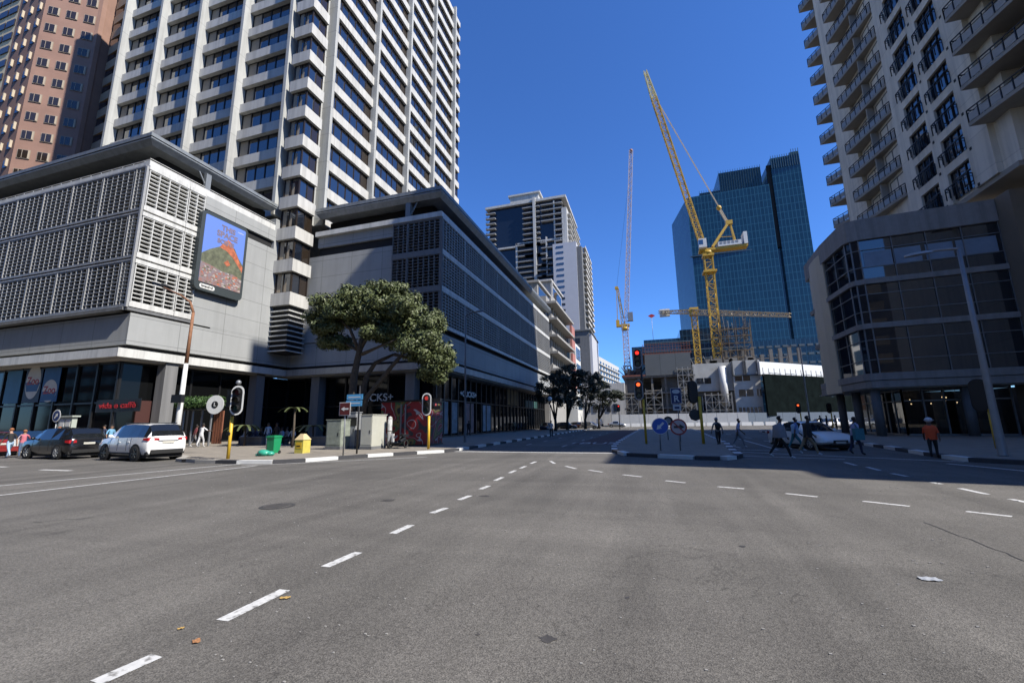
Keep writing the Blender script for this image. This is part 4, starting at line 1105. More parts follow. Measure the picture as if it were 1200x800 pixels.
for k in range(40):
    x = rr.uniform(-6, 0); b.bar((x, rr.uniform(127.5, 135), 14.2), (x+rr.uniform(-2, 2), rr.uniform(127.5, 135), 14.4+rr.uniform(.2, 3.0)), .16)
b.box(-5, 128, 14.3, -3, 131, 15.7); b.box(-2.6, 128, 14.3, -.8, 130, 16.8); b.bar((-6, 127.4, 15.6), (0, 127.4, 15.6), .1); b.bar((-6, 127.4, 17), (0, 127.4, 17), .08)
b.build('rebar_pile', mat('dark_steelwork', (.05, .05, .055), .7, metal=.3), cf)
def scaffold(name, label, x0, x1, y, z0, z1, bay=1.8, lift=2.0, col=None, d=1.2):
    o_ = (x0, y, z0); t = thing('scaffold', label, 'scaffold', o_, 0, 'scaffolds on the building site')
    b = MB(o_); nx = max(1, round((x1-x0)/bay)); nz = max(1, round((z1-z0)/lift))
    for i in range(nx+1):
        x = x0+(x1-x0)*i/nx
        for yy in (y, y+d): b.bar((x, yy, z0), (x, yy, z1+.6), .1)
        for j in range(nz+1): z = z0+(z1-z0)*j/nz; b.bar((x, y, z), (x, y+d, z), .08)
    for j in range(nz+1):
        z = z0+(z1-z0)*j/nz
        for yy in (y, y+d): b.bar((x0, yy, z), (x1, yy, z), .09)
        if j < nz:
            for i in range(nx):
                xa, xb = x0+(x1-x0)*i/nx, x0+(x1-x0)*(i+1)/nx; zb = z0+(z1-z0)*(j+1)/nz
                if (i+j) % 2: b.bar((xa, y-.02, z), (xb, y-.02, zb), .07)
                else: b.bar((xb, y-.02, z), (xa, y-.02, zb), .07)
    b.build('tubes', col or M['galv'], t)
    b = MB(o_)
    for j in range(1, nz+1): z = z0+(z1-z0)*j/nz; b.box(x0, y+.1, z+.06, x1, y+d-.1, z+.12)
    b.build('boards', mat(name+'_boards', (.25, .18, .10), .9, var=.3), t)
scaffold('sc_a', 'pale tube scaffold tower in front of the grey panelled frame', -.2, 4.0, 125.0, 0, 9.6)
scaffold('sc_b', 'narrow scaffold bay at the left end of the concrete frame', -5.8, -2.4, 125.3, 0, 8)
scaffold('sc_c', 'mesh of scaffolding between grey panels and white house', 8.4, 12.6, 125.6, 2, 15.2, 1.4, 1.6)
scaffold('sc_d', 'tall rusty scaffold cluster on the roof behind the white site building', 22, 30, 137, 17, 27.5, 2.0, 2.2, mat('sc_rust', (.22, .16, .10), .8, var=.3))
scaffold('sc_e', 'row of scaffold props along the white parapet on the right', 31, 42, 150, 13, 20, 2.2, 3.2, mat('sc_grey', (.25, .23, .2), .8, var=.3))
rr = random.Random(21)
b = MB((26, 137, 17))
for k in range(26): x = rr.uniform(21.5, 30.5); b.bar((x, rr.uniform(136.8, 140), 24), (x+rr.uniform(-.2, .2), rr.uniform(136.8, 140), rr.uniform(28.5, 34)), .14)
for k in range(9): x = 23+k*2.4; b.box(x, 141, 17, x+.9, 141.9, 20+rr.uniform(0, 2.5))
for k in range(4): b.box(22+k*2.1, 138.5, 17, 22.9+k*2.1, 139.4, 21.5)
tag(b.build('column_stubs', [M['raw']]), 'raw concrete column stubs and starter bars rising behind the white parapet', 'columns')
# white site building
WB = (12.4, 126, 0)
wbd = thing('white_site_building', 'white rendered building with small dark windows between crane and green net', 'building', WB)
b = MB(WB)
b.box(12.8, 130, 9.2, 22.6, 148, 16.9); b.m = 1; b.box(13.0, 131.5, 0, 22, 148, 9.19); b.m = 0
b.box(22.6, 128.5, 0, 29.0, 148, 17.1)
b.box(28.99, 129, 13.6, 29.4, 148, 17.1)
b.build('wall', [mat('site_white', (.50, .50, .48), .8, var=.14, scale=.5), M['raw']], wbd)
b = MB(WB); b.smooth = True; b.tube([(20.2, 129.2, 5), (20.2, 129.2, 15.8)], .95, 14); b.build('silo', M['white'], wbd)
b = MB(WB)
for (x0, x1, z0, z1, y) in ((13.6, 17.2, 11.3, 12.9, 129.9), (23.6, 27.0, 7.5, 9.3, 128.4), (27.9, 28.9, 7.5, 9.3, 128.4), (23.2, 24.7, 3.0, 4.6, 128.4), (25.0, 26.5, 3.0, 4.6, 128.4), (26.8, 28.4, 3.0, 4.6, 128.4), (23.0, 26.6, 11.6, 13.2, 128.4), (14, 15.5, 4, 8, 131.4), (17, 19, 4, 8, 131.4)):
    o = MB(WB); o.box(x0, y, z0, x1, y+.08, z1); o.m = 1; o.box((x0+x1)/2-.06, y-.04, z0, (x0+x1)/2+.06, y-.01, z1); o.build('window', [M['win'], M['white']], wbd)
b = MB(WB)
for i in range(2):
    x = 22.4+i*3.2; b.box(x, 128.0, 13.2, x+.3, 128.45, 17.0); b.box(x+2.8, 128.0, 13.2, x+3.1, 128.45, 17)
b.box(22.4, 128.1, 12.9, 28.6, 128.45, 13.2)
b.build('formwork', mat('dark_formwork', (.07, .075, .08), .7), wbd)
scaffold('sc_f', 'low scaffold clutter in front of the white site building', 15, 21.5, 126.5, 0, 8, 1.6, 2.0)
rr = random.Random(8)
b = MB((20, 129, 16.9))
for k in range(30):
    x = rr.uniform(13, 29); b.bar((x, rr.uniform(130, 140), 16.9), (x+rr.uniform(-1, 1), rr.uniform(130, 140), 17.2+rr.uniform(.3, 2.6)), .1)
for k in range(10): x = rr.uniform(13, 28); b.box(x, 131, 17.0, x+rr.uniform(.5, 2.2), 133, 17.3+rr.uniform(.2, 1.2))
tag(b.build('roof_materials', M['raw']), 'jumble of props and stacked materials on the white site building roof', 'building materials')
# green netted wall with white parapet, receding to the right
GN = (29, 127, 0)
gn = thing('netted_wall', 'long wall under dark green shade net with a white parapet on top', 'wall', GN)
netm = mat('shade_net', (.006, .0095, .009), .9, var=.4, scale=.5, bump=.2, bscale=2, spec=.02)
p, q = Vector((29.1, 126.5, 0)), Vector((66, 160, 0))
b = MB(GN); b.prism([(29.1, 126.5), (66, 160), (66.3, 159.6), (29.4, 126.1)], 2.2, 13.0); b.build('net', netm, gn)
b = MB(GN); b.prism([(28.9, 127), (66, 160.6), (65.6, 161.4), (28.5, 127.8)], 13.0, 16.4); b.prism([(28.2, 127.9), (66, 162), (64, 166), (27, 132)], 13.3, 13.9); b.build('parapet', M['white'], gn)
b = MB(GN)
for k in range(22):
    a = p.lerp(q, k/22); b.bar(a+Vector((.2, -.35, 12.6)), a+Vector((.2, -.35, 14.6)), .12)
    if k % 3: b.bar(a+Vector((.2, -.4, 13.4)), p.lerp(q, (k+1)/22)+Vector((.2, -.4, 13.2)), .15)
b.build('edge_clutter', M['screen'], gn)
b = MB(GN); a = p.lerp(q, .58); c = p.lerp(q, .68); b.quad((a.x+.05, a.y-.5, 6.2), (c.x-.6, c.y-.7, 4.6), (c.x+.05, c.y-.5, 10.6), (a.x-.4, a.y-.8, 11.6)); b.build('torn_net', mat('pale_net', (.16, .26, .21), .8, var=.2, scale=1), gn)
# hoardings
def hoarding(label, p, q, z1, m, step=2.4):
    p, q = Vector(p), Vector(q); mid = (p+q)/2; off = (mid.x, mid.y, 0)
    t = thing('hoarding', label, 'hoarding', off, 0, 'site hoardings')
    b = MB(off); d = (q-p).normalized(); n_ = Vector((d.y, -d.x, 0)); L = (q-p).length; k = round(L/step)
    for i in range(k):
        a = p+d*(L*i/k+.02); c = p+d*(L*(i+1)/k-.02); o = n_*(.02*(i % 2))
        b.prism([((a+o).x, (a+o).y), ((c+o).x, (c+o).y), ((c+o-n_*.06).x, (c+o-n_*.06).y), ((a+o-n_*.06).x, (a+o-n_*.06).y)], .1, z1)
    b.build('panels', m, t)
    b = MB(off)
    for i in range(k+1): a = p+d*(L*i/k)-n_*.15; b.bar(a, a+Vector((0, 0, z1)), .12)
    b.build('posts', M['steel'], t)
hw = mat('white_hoarding', (.68, .68, .66), .55, var=.06, scale=1)
hoarding('bright white site hoarding below the concrete frame and crane', (-9.5, 121.5, 0), (23.8, 121.8, 0), 3.2, hw)
hoarding('site hoarding running right below the green net, its shade painted grey-blue', (23.9, 122.5, 0), (56, 146, 0), 3.1, mat('hoarding_shade', (.10, .125, .155), .6, var=.1))  # white hoarding in shadow: shade put into the panel colour
bk = MB((10, 119, 0))
for k in range(20): bk.add([(-7+k*2.6, 118.9, 0), (-4.7+k*2.6, 118.9, 0), (-4.7+k*2.6, 119.5, 0), (-7+k*2.6, 119.5, 0), (-6.9+k*2.6, 119.1, .85), (-4.8+k*2.6, 119.1, .85), (-4.8+k*2.6, 119.3, .85), (-6.9+k*2.6, 119.3, .85)], [(0,1,5,4), (1,2,6,5), (2,3,7,6), (3,0,4,7), (4,5,6,7)])
tag(bk.build('road_barrier', hw), 'low white barrier row along the foot of the site hoarding', 'barrier')

# ================================================================ CRANES
M['cy'] = mat('crane_yellow', (.62, .38, .04), .5, var=.1, scale=.5)
M['cw'] = mat('crane_pale', (.66, .52, .32), .5, var=.1, scale=.3)
M['cl'] = mat('crane_lilac', (.58, .52, .58), .5, var=.1, scale=.3)
def lattice(b, p, q, w0, w1, n, t=.2, td=.11, tri=False):
    """box (or triangular) lattice boom from p to q"""
    p, q = Vector(p), Vector(q); d = (q-p).normalized()
    up = Vector((0, 0, 1)) if abs(d.z) < .99 else Vector((0, 1, 0))
    a = d.cross(up).normalized(); c = a.cross(d).normalized()
    offs = [(-1, -1), (1, -1), (1, 1), (-1, 1)] if not tri else [(-1, -1), (1, -1), (0, 1)]
    def P(k, f): w = w0+(w1-w0)*f; return p.lerp(q, f)+(a*offs[k][0]+c*offs[k][1])*w/2
    m = len(offs)
    for k in range(m): b.bar(P(k, 0), P(k, 1), t)
    for i in range(n):
        f0, f1 = i/n, (i+1)/n
        for k in range(m):
            k2 = (k+1) % m
            b.bar(P(k, f0), P(k2, f0), td)
            if i % 2: b.bar(P(k, f0), P(k2, f1), td)
            else: b.bar(P(k2, f0), P(k, f1), td)
# big luffing crane
YC = 140.
base = ony(845, 484, YC); top = ony(828.5, 291, YC); bx = top.x; zt = top.z
c1 = thing('luffing_crane', 'big yellow luffing tower crane with its long boom raised to the left', 'crane', (bx, YC, 0))
O1 = (bx, YC, 0)
b = MB(O1); lattice(b, (bx, YC, 0), (bx, YC, zt-2.6), 2.3, 2.3, 22, .32, .17); b.build('mast', M['cy'], c1)
b = MB(O1); b.box(bx-1.9, YC-1.9, zt-8.2, bx+1.9, YC+1.9, zt-7.6); b.box(bx-1.6, YC-1.6, zt-2.9, bx+1.6, YC+1.6, zt-2.2); b.tube([(bx, YC, zt-2.2), (bx, YC, zt-1.2)], 1.7, 16)
b.box(bx-2.5, YC-1.5, zt-1.2, bx+11.2, YC+1.5, zt-.5); b.build('slewing_deck', M['cy'], c1)
tip = ony(756, 84, YC); foot = Vector((bx-.9, YC, zt))
b = MB(O1); mid = foot.lerp(tip, .16); lattice(b, foot, foot.lerp(tip, .83), 1.5, 1.7, 34, .27, .13); b.m = 1; lattice(b, foot.lerp(tip, .83), tip, 1.7, .9, 7, .3, .2)
b.build('boom', [M['cy'], mat('boom_tip', (.70, .60, .30), .5)], c1)
b = MB(O1); ap = ony(853, 262, YC); 
for dy in (-.8, .8): b.bar((bx+1.5, YC+dy, zt), (ap.x, YC+dy*.5, ap.z), .7); b.bar((bx+8.3, YC+dy, zt-.5), (ap.x+.6, YC+dy*.5, ap.z-.3), .35)
b.box(ap.x-.7, YC-.8, ap.z-.5, ap.x+1.2, YC+.8, ap.z+.8); b.bar((bx+3, YC-.6, zt+3), (bx+8, YC-.6, zt+2.6), .12)
b.build('a_frame', M['cy'], c1)
b = MB(O1); b.box(bx-2.6, YC-3.2, zt-.6, bx-.4, YC-1.51, zt+2.2); b.m = 1; b.box(bx-2.63, YC-3.23, zt+.3, bx-1.4, YC-2.4, zt+1.8)
b.build('cab', [M['white'], M['win']], c1)
b = MB(O1); b.box(bx+3.0, YC-1.7, zt-.45, bx+9.5, YC+1.7, zt+1.0); b.box(bx+10.2, YC-1.8, zt-.5, bx+11.2, YC+1.8, zt+3.3); b.build('counterweight', M['white'], c1)
for k in range(6): b = None
b = MB(O1)
for k in range(5): b.box(bx+3.5+k*1.1, YC-1.74, zt+.2, bx+4.2+k*1.1, YC-1.71, zt+.9)
b.build('ballast_mark', M['steel'], c1)
b = MB(O1); pt = foot.lerp(tip, .86)
b.bar((ap.x, YC-.3, ap.z+.5), pt+Vector((0, -.3, .6)), .13); b.bar((ap.x, YC+.3, ap.z+.5), pt+Vector((0, .3, .6)), .13)
d_ = (pt-ap).normalized(); b.bar(ap+d_*1, ap+d_*5, .7); b.build('pendant_rope', M['cw'], c1)
hk = ap+d_*6
b = MB(O1); b.ball(hk, .8); b.build('pulley_block', M['cy'], c1)
# far luffing crane
YC2 = 215.
t2 = ony(730.5, 372, YC2); tip2 = ony(739.5, 177, YC2); ft2 = ony(730, 370, YC2); O2 = (t2.x, YC2, 0)
c2 = thing('luffing_crane', 'distant pale luffing crane with its boom held almost upright', 'crane', O2)
b = MB(O2); lattice(b, (t2.x+.5, YC2, 0), (t2.x+.5, YC2, t2.z-4), 2.6, 2.6, 26, .36, .2); b.build('mast', M['cl'], c2)
b = MB(O2); b.box(t2.x-3.6, YC2-1.4, t2.z-4.6, t2.x+2.8, YC2+1.4, t2.z-3.6); b.tube([(t2.x+.5, YC2, t2.z-6.5), (t2.x+.5, YC2, t2.z-5)], 1.8, 12); b.box(t2.x-3.6, YC2-1.2, t2.z-3.5, t2.x-2.0, YC2+1.2, t2.z-1.2); b.build('slewing_deck', M['cy'], c2)
b = MB(O2); b.box(t2.x+2.2, YC2-1.2, t2.z-2, t2.x+4.6, YC2+1.2, t2.z+2.2); b.build('cab', M['steel'], c2)
b = MB(O2); ap2 = ony(722.5, 338, YC2)
for dy in (-.9, .9): b.bar((t2.x+.8, YC2+dy, t2.z-3.5), (ap2.x, YC2+dy*.5, ap2.z), .32); b.bar((t2.x-3, YC2+dy, t2.z-3.5), (ap2.x, YC2+dy*.5, ap2.z), .25)
lattice(b, (t2.x-.3, YC2, t2.z-3), (ap2.x+.6, YC2, ap2.z), 1.6, .7, 6, .24, .16); b.box(ap2.x-.8, YC2-.7, ap2.z-.5, ap2.x+.8, YC2+.7, ap2.z+.9)
b.build('a_frame', M['cy'], c2)
b = MB(O2); lattice(b, (t2.x+1.3, YC2, t2.z-2), tip2, 2.0, 1.7, 44, .32, .19); b.build('boom', M['cl'], c2)
b = MB(O2); b.ball(tip2, 1.1); b.build('boom_head', mat('boom_head_red', (.30, .12, .08), .6), c2)
b = MB(O2); b.bar(ap2, tip2.lerp(ft2, .1), .1); b.build('pendant_rope', M['steel'], c2)
# horizontal jib crane
YC3 = 175.
m0 = ony(818, 420, YC3); m1 = ony(813, 366, YC3); O3 = (m1.x, YC3, 0)
c3 = thing('hammerhead_crane', 'pale flat-top crane with level jib crossing behind the big yellow mast', 'crane', O3)
b = MB(O3); lattice(b, (m1.x, YC3, 0), (m1.x, YC3, m1.z-1), 2.0, 2.0, 18, .3, .17); b.build('mast', M['cy'], c3)
j0, j1 = ony(800, 366, YC3), ony(926, 369.5, YC3-22)
b = MB(O3); lattice(b, (m1.x-1, YC3, m1.z+.2), (j1.x, j1.y, j1.z+.1), 2.0, 1.1, 26, .3, .2); b.build('jib', M['cw'], c3)
k1 = ony(772, 366, YC3+8)
b = MB(O3); lattice(b, (m1.x+1, YC3, m1.z+.2), (k1.x, k1.y, k1.z), 1.7, .9, 9, .28, .2); b.build('counter_jib', M['cw'], c3)
b = MB(O3); b.box(m1.x-1.6, YC3-1.4, m1.z-1.2, m1.x+1.6, YC3+1.4, m1.z+1.7); b.build('turntable', M['cy'], c3)
b = MB(O3); b.box(k1.x+.3, k1.y-1, k1.z-1.9, k1.x+4.2, k1.y+1, k1.z+1.0); b.build('counterweight', M['white'], c3)

# ================================================================ BLOCKS ON THE NEAR SIDE OF THE CROSSING (unseen, added to cut sky fill and darken reflections)
def near_block(label, x0, x1, y0, y1, h, m, fl=3.6, bay=4.2):
    off = ((x0+x1)/2, y1, 0); t = thing('sky_blocker', label, 'building', off)
    b = MB(off); b.box(x0, y0, 0, x1, y1, h); b.box(x0-.4, y0, h, x1+.4, y1+.4, h+.8); b.build('wall', m, t)
    for j in range(int(h/fl)-1):
        b = MB(off); z = 5+j*fl
        for i in range(int((x1-x0)/bay)): x = x0+.8+i*bay; b.box(x, y1+.02, z, x+bay*.62, y1+.08, z+1.9)
        b.build('window_row', M['win'], t)
near_block('unseen brown office block added behind the camera to cut sky light, leftmost', -150, -70, -75, -24, 78, M['brick2'])
near_block('unseen grey office block added behind the camera to cut sky light, middle', -68, -16, -75, -24, 60, M['concrete_dark'])
near_block('unseen dark stone office block added behind the camera to cut sky light, right', 20, 66, -80, -26, 29, M['concrete_dark'])
# ================================================================ STREET FURNITURE
ZP = .14
def lamp(kind, label, base, h, arm, r=.09, m=None, head=True, lean=(0, 0)):
    t = thing('street_lamp', label, 'street lamp', (base[0], base[1], ZP))
    m = m or M['steel']; x, y = base[0], base[1]; top = Vector((x+lean[0], y+lean[1], h)); off = (x, y, ZP)
    b = MB(off); b.tube([(x, y, ZP), (x, y, ZP+.05), (x, y, ZP+1.2), Vector((x, y, ZP)).lerp(top, .5), top], [r*1.6, r*1.5, r*1.25, r, r*.7], 10); b.build('pole', m, t)
    a = Vector(arm); L = a.length
    pts = [top+Vector((a.x*f, a.y*f, a.z*sin(f*pi/2)*1.0)) for f in (0, .12, .3, .55, .8, 1)]
    b = MB(off); b.tube(pts, [r*.7, r*.65, r*.6, r*.55, r*.5, r*.5], 8); b.build('arm', m, t)
    e = pts[-1]; d = Vector((a.x, a.y, 0)).normalized(); n = Vector((-d.y, d.x, 0))
    b = MB(off)
    prof = [(-.1, .05, .0), (.1, .13, .05), (.45, .16, .07), (.75, .10, .04), (.82, .03, .01)]
    vs = []; fs = []
    for (s, w, hh) in prof:
        c = e+d*s; vs += [c-n*w+Vector((0, 0, -.05)), c+n*w+Vector((0, 0, -.05)), c+n*w*.7+Vector((0, 0, hh)), c-n*w*.7+Vector((0, 0, hh))]
    for i in range(len(prof)-1):
        for k in range(4): fs.append((i*4+k, i*4+(k+1) % 4, (i+1)*4+(k+1) % 4, (i+1)*4+k))
    fs += [(3, 2, 1, 0), tuple(range(len(vs)-4, len(vs)))]
    b.add(vs, fs); b.build('lamp_head', M['steel'] if m is not M['steel'] else M['galv'], t)
    return t
# rusty lamp: painted white below, rust above
rb = ony(207, 505, 20.); rb = (rb.x, 20.)
rt = ony(226.5, 366, 20.)
t = thing('street_lamp', 'leaning street lamp with white lower pole and rusty curved arm near the hedge', 'street lamp', (rb[0], rb[1], ZP)); off = (rb[0], rb[1], ZP)
lo = Vector((rb[0], 20, ZP)); hi = Vector((rt.x, 20, rt.z)); mid = lo.lerp(hi, .62)
b = MB(off); b.m = 1; b.tube([lo, lo.lerp(hi, .3), mid], [.17, .15, .12], 10); b.m = 0; b.tube([mid, hi], [.115, .085], 10); b.build('pole', [M['rust'], M['white']], t)
e0 = ony(223, 354, 20); e1 = ony(212, 346, 20); e2 = ony(190, 336, 20)
b = MB(off); b.tube([hi, e0, e1, e2], [.085, .07, .06, .05], 8); b.build('arm', M['rust'], t)
e3 = ony(182, 332, 20); b = MB(off); b.bar(e2+Vector((.2, 0, 0)), e3, .4, .16); b.bar(e2.lerp(e3, .15)+Vector((0, .5, .1)), e2.lerp(e3, .9)+Vector((0, .5, .1)), .36, .1); b.build('lamp_head', M['frame'], t)
c_ = ony(211, 467, 19.8); b = MB(off); b.box(c_.x-.5, 19.6, c_.z-.25, c_.x+.35, 19.84, c_.z+.25); b.build('clamp_box', M['frame'], t)
lamp('a', 'slender grey street lamp at the kerb in front of the shaded shops', (-14.0, 32.3), 10.4, (1.0, -.2, .25), .075, mat('lamp_grey', (.16, .16, .165), .6))
lamp('b', 'tall grey street lamp on the right-hand pavement beside the glass podium', (12.5, 21.2), 8.3, (-.75, .35, .12), .10, M['steel'])
lp = ony(948, 485, 70.); lamp('c', 'thin distant street lamp in front of the green shade net', (lp.x, 70.), 11.5, (-.8, 0, .2), .09, mat('lamp_grey2', (.22, .22, .22), .6))
t = thing('globe_lamp', 'short post lamp with a white globe near the far shop corner', 'street lamp', (-14.4, 66, ZP)); off = (-14.4, 66, ZP)
b = MB(off); b.tube([(-14.4, 66, ZP), (-14.4, 66, 4.8)], .07, 8); b.build('post', M['black'], t)
b = MB(off); b.ball((-14.4, 66, 5.1), .36, 12, 8); b.build('globe', M['white'], t)
# ---- traffic signals
LIT = {'red': emit('signal_red', (1, .03, .02), 1.5), 'amber': emit('signal_amber', (1, .12, .03), 1.5)}
DIM = [mat('lens_red', (.09, .012, .01), .25), mat('lens_amber', (.07, .05, .02), .25), mat('lens_green', (.012, .05, .035), .25)]
def signal_head(t, off, c, face, lit=None, s=1., border=M['white'], back=False, name='signal_head', orange=False):
    """three-lens head with a rounded backing board; face = unit vector it looks along"""
    c = Vector(c); f_ = Vector(face).normalized(); a = Vector((0, 0, 1)).cross(f_).normalized(); u = Vector((0, 0, 1))
    def rr_(w, h, d0, d1, n=8):
        pts = []
        r = w
        for cz, a0 in ((h-r, 0), (-(h-r), 180)):
            for k in range(n+1): t_ = rad(a0+180*k/n); pts.append((r*cos(t_), cz+r*sin(t_)))
        N = len(pts); vs = [c+a*p[0]*s+u*p[1]*s+f_*d for d in (d0, d1) for p in pts]
        return vs, [tuple(range(N-1, -1, -1)), tuple(range(N, 2*N))]+[(i, (i+1) % N, (i+1) % N+N, i+N) for i in range(N)]
    b = MB(off); b.m = 1; vs, fs = rr_(.29, .68, -.02, .0); b.add(vs, fs)
    b.m = 0; vs, fs = rr_(.225, .60, -.019, .012); b.add(vs, fs)
    if back: b.m = 0; vs, fs = rr_(.24, .62, -.16, -.021); b.add(vs, fs)
    for i, z in enumerate((.36, 0, -.36)):
        cc = c+u*z*s; b.m = 0
        # visor: half tube
        n = 10; vs = []; fs = []
        for k in range(n+1):
            t_ = rad(-20+220*k/n); r = .155*s; d = a*cos(t_)*r+u*sin(t_)*r
            vs += [cc+d+f_*.012, cc+d*1.0+f_*.2]
        for k in range(n): fs.append((2*k, 2*k+1, 2*k+3, 2*k+2))
        b.add(vs, fs)
    h = b.build(name, [M['black'], border], t)
    for i, z in enumerate((.36, 0, -.36)):
        cc = c+u*z*s+f_*.016; lb = MB(off); lb.disc(cc, f_, .12*s, .02, 20)
        m = DIM[i]
        if lit == 'red' and i == 0: m = LIT['amber' if orange else 'red']
        lb.build('lens', m, h)
def signal(label, base, heads, hpole, r=.075, m=M['yellow'], low=None, collar=True):
    x, y = base; t = thing('traffic_light', label, 'traffic light', (x, y, ZP)); off = (x, y, ZP)
    b = MB(off); b.tube([(x, y, ZP), (x, y, hpole)], r, 12); b.m = 1; b.tube([(x, y, hpole), (x, y, hpole+low)], r*.95, 12) if low else None
    b.build('pole', [m, M['black']], t)
    for hd in heads: signal_head(t, off, *hd[:2], **hd[2])
    return t, off
# yellow pole at the west corner: near head looks at the camera, side head edge-on
p = gp(267, 537.5, ZP); hd = ony(281, 469, p.y)
t, off = signal('yellow-poled traffic light in front of the hedge, with a dark lens head', (p.x, p.y), [((hd.x, hd.y-.15, hd.z), (.35, -1, 0), dict(s=1.03))], hd.z-.75, low=.9)
b = MB(off); q = ony(266, 467, p.y); b.bar((q.x+.3, p.y, q.z+.4), (q.x+.3, p.y, q.z-.4), .3); b.build('side_head', M['black'], t)
b = MB(off); q2 = ony(281, 457, p.y); b.ball((q2.x, p.y-.1, hd.z+.85), .12); b.build('camera_dome', M['steel'], t)
b = MB(off); b.disc((p.x+.03, p.y-.1, 1.3), (0, -1, 0), .09, .06, 12); b.build('push_button', M['black'], t)
p = gp(502, 526, ZP); hd = ony(501, 473.5, p.y)
t, off = signal('yellow-poled traffic light showing dull red beside the painted kiosk', (p.x, p.y), [((hd.x, hd.y-.12, hd.z), (.15, -1, 0), dict(s=1.0))], hd.z-.7)
b = MB(off); b.bar((hd.x+.35, p.y+.1, hd.z+.25), (hd.x+.85, p.y+.1, hd.z+.25), .2); b.bar((hd.x+.35, p.y+.1, hd.z-.2), (hd.x+.85, p.y+.1, hd.z-.2), .2); b.box(hd.x+.1, p.y, hd.z-.3, hd.x+.4, p.y+.2, hd.z+.35); b.build('side_head', M['black'], t)
M['lens_lit_dull'] = emit('lens_dull', (.6, .05, .04), .5)
for ch in t.children:
    if ch.name.startswith('signal_head'): ch.children[0].data.materials[0] = M['lens_lit_dull']
# island pair
ys = 30.
h1 = ony(747, 420, ys); h2 = ony(748.5, 457, ys)
t, off = signal('tall traffic light on the island with two stacked heads glowing red', (h2.x+.25, ys), [((h1.x, ys-.15, h1.z), (-.1, -1, 0), dict(lit='red', s=1.0, border=M['steel'])), ((h2.x, ys-.15, h2.z), (-.1, -1, 0), dict(lit='red', s=1.0, border=M['steel'], orange=True))], h2.z-.6, low=h1.z-h2.z)
bh = ony(812, 459, ys)
t, off = signal('traffic light on the island seen from behind as a black silhouette', (bh.x+.35, ys), [((bh.x, ys+.2, bh.z), (-.2, 1, 0), dict(s=1.1, border=M['black'], back=True))], bh.z-.3, r=.09)
b = MB(off); q = ony(815, 486, ys); b.disc((q.x, ys+.2, q.z), (0, 1, 0), .38, .04, 8); b.build('sign_back', M['black'], t)
p = gp(1157, 522, ZP); hd = ony(1150, 463, 26.)
t, off = signal('traffic light on the right pavement, turned away, behind the grey lamp post', (hd.x+.2, 26.), [((hd.x, 26.1, hd.z), (.6, .8, 0), dict(s=1.15, border=M['black'], back=True))], hd.z-.5, r=.1)
for (px_, y_, lab) in ((935, 62., 'small far traffic light beside the thin lamp, red glow, in front of the right-hand hoarding'), (971, 64., 'small far traffic light on yellow pole under the green net')):
    q = ony(px_, 478, y_); signal(lab, (q.x+.2, y_), [((q.x, y_-.15, q.z), (-.1, -1, 0), dict(lit='red' if px_ < 950 else None, s=.95, border=M['black'], orange=True))], q.z-.6)
q = ony(725, 478, 78.); signal('far traffic light with red glow by the street trees', (q.x, 78.), [((q.x, 77.8, q.z), (0, -1, 0), dict(lit='red', s=.9, border=M['black']))], q.z-.6, m=M['black'])
# ---- signs
def post(t, off, x, y, z, r=.035, m=None):
    b = MB(off); b.tube([(x, y, ZP), (x, y, z)], r, 8); b.build('post', m or M['steel'], t)
M['sign_blue'] = mat('sign_blue', (.02, .10, .45), .5); M['sign_red'] = mat('sign_red', (.38, .03, .025), .5); M['sign_navy'] = mat('sign_navy', (.012, .025, .12), .5)
def arrow(b, c, ang, L, w, y):
    """flat arrow in the plane y, pointing along ang"""
    d = Vector((cos(ang), 0, sin(ang))); n = Vector((-d.z, 0, d.x)); c = Vector((c[0], y, c[1]))
    P_ = [c-d*L+n*w, c-d*L-n*w, c+d*L*.1-n*w, c+d*L*.1-n*w*2.6, c+d*L, c+d*L*.1+n*w*2.6, c+d*L*.1+n*w]
    e = Vector((0, -.006, 0)); vs = P_+[v+e for v in P_]
    b.add(vs, [tuple(range(6, -1, -1)), tuple(range(7, 14))]+[(i, (i+1) % 7, (i+1) % 7+7, i+7) for i in range(7)])
# keep-left disc
p = gp(774.5, 528, ZP); q = ony(773.5, 499, p.y); t = thing('road_sign', 'round blue keep-left arrow sign on the traffic island', 'road sign', (p.x, p.y, ZP)); off = (p.x, p.y, ZP)
post(t, off, p.x, p.y, q.z+.2); b = MB(off); b.m = 1; b.disc((q.x, p.y-.05, q.z), (0, -1, 0), .40, .012, 32); b.m = 0; b.disc((q.x, p.y-.056, q.z), (0, -1, 0), .375, .012, 32); b.m = 1; arrow(b, (q.x, q.z), rad(-137), .24, .05, p.y-.07); b.build('disc', [M['sign_blue'], M['white']], t)
# no right turn
p = gp(797.5, 528, ZP); q = ony(795, 500, p.y); t = thing('road_sign', 'round white sign with red ring crossing out a right-turn arrow', 'road sign', (p.x, p.y, ZP)); off = (p.x, p.y, ZP)
post(t, off, p.x, p.y, q.z+.2); b = MB(off); b.m = 0; b.disc((q.x, p.y-.05, q.z), (0, -1, 0), .40, .012, 32); b.m = 1; b.disc((q.x, p.y-.056, q.z), (0, -1, 0), .325, .012, 32)
b.m = 2; arrow(b, (q.x+.03, q.z), 0, .25, .055, p.y-.07); b.m = 0; b.bar((q.x-.23, p.y-.079, q.z+.23), (q.x+.23, p.y-.079, q.z-.23), .006, .055); b.build('disc', [M['sign_red'], mat('sign_pink', (.55, .45, .44), .5), M['black']], t)
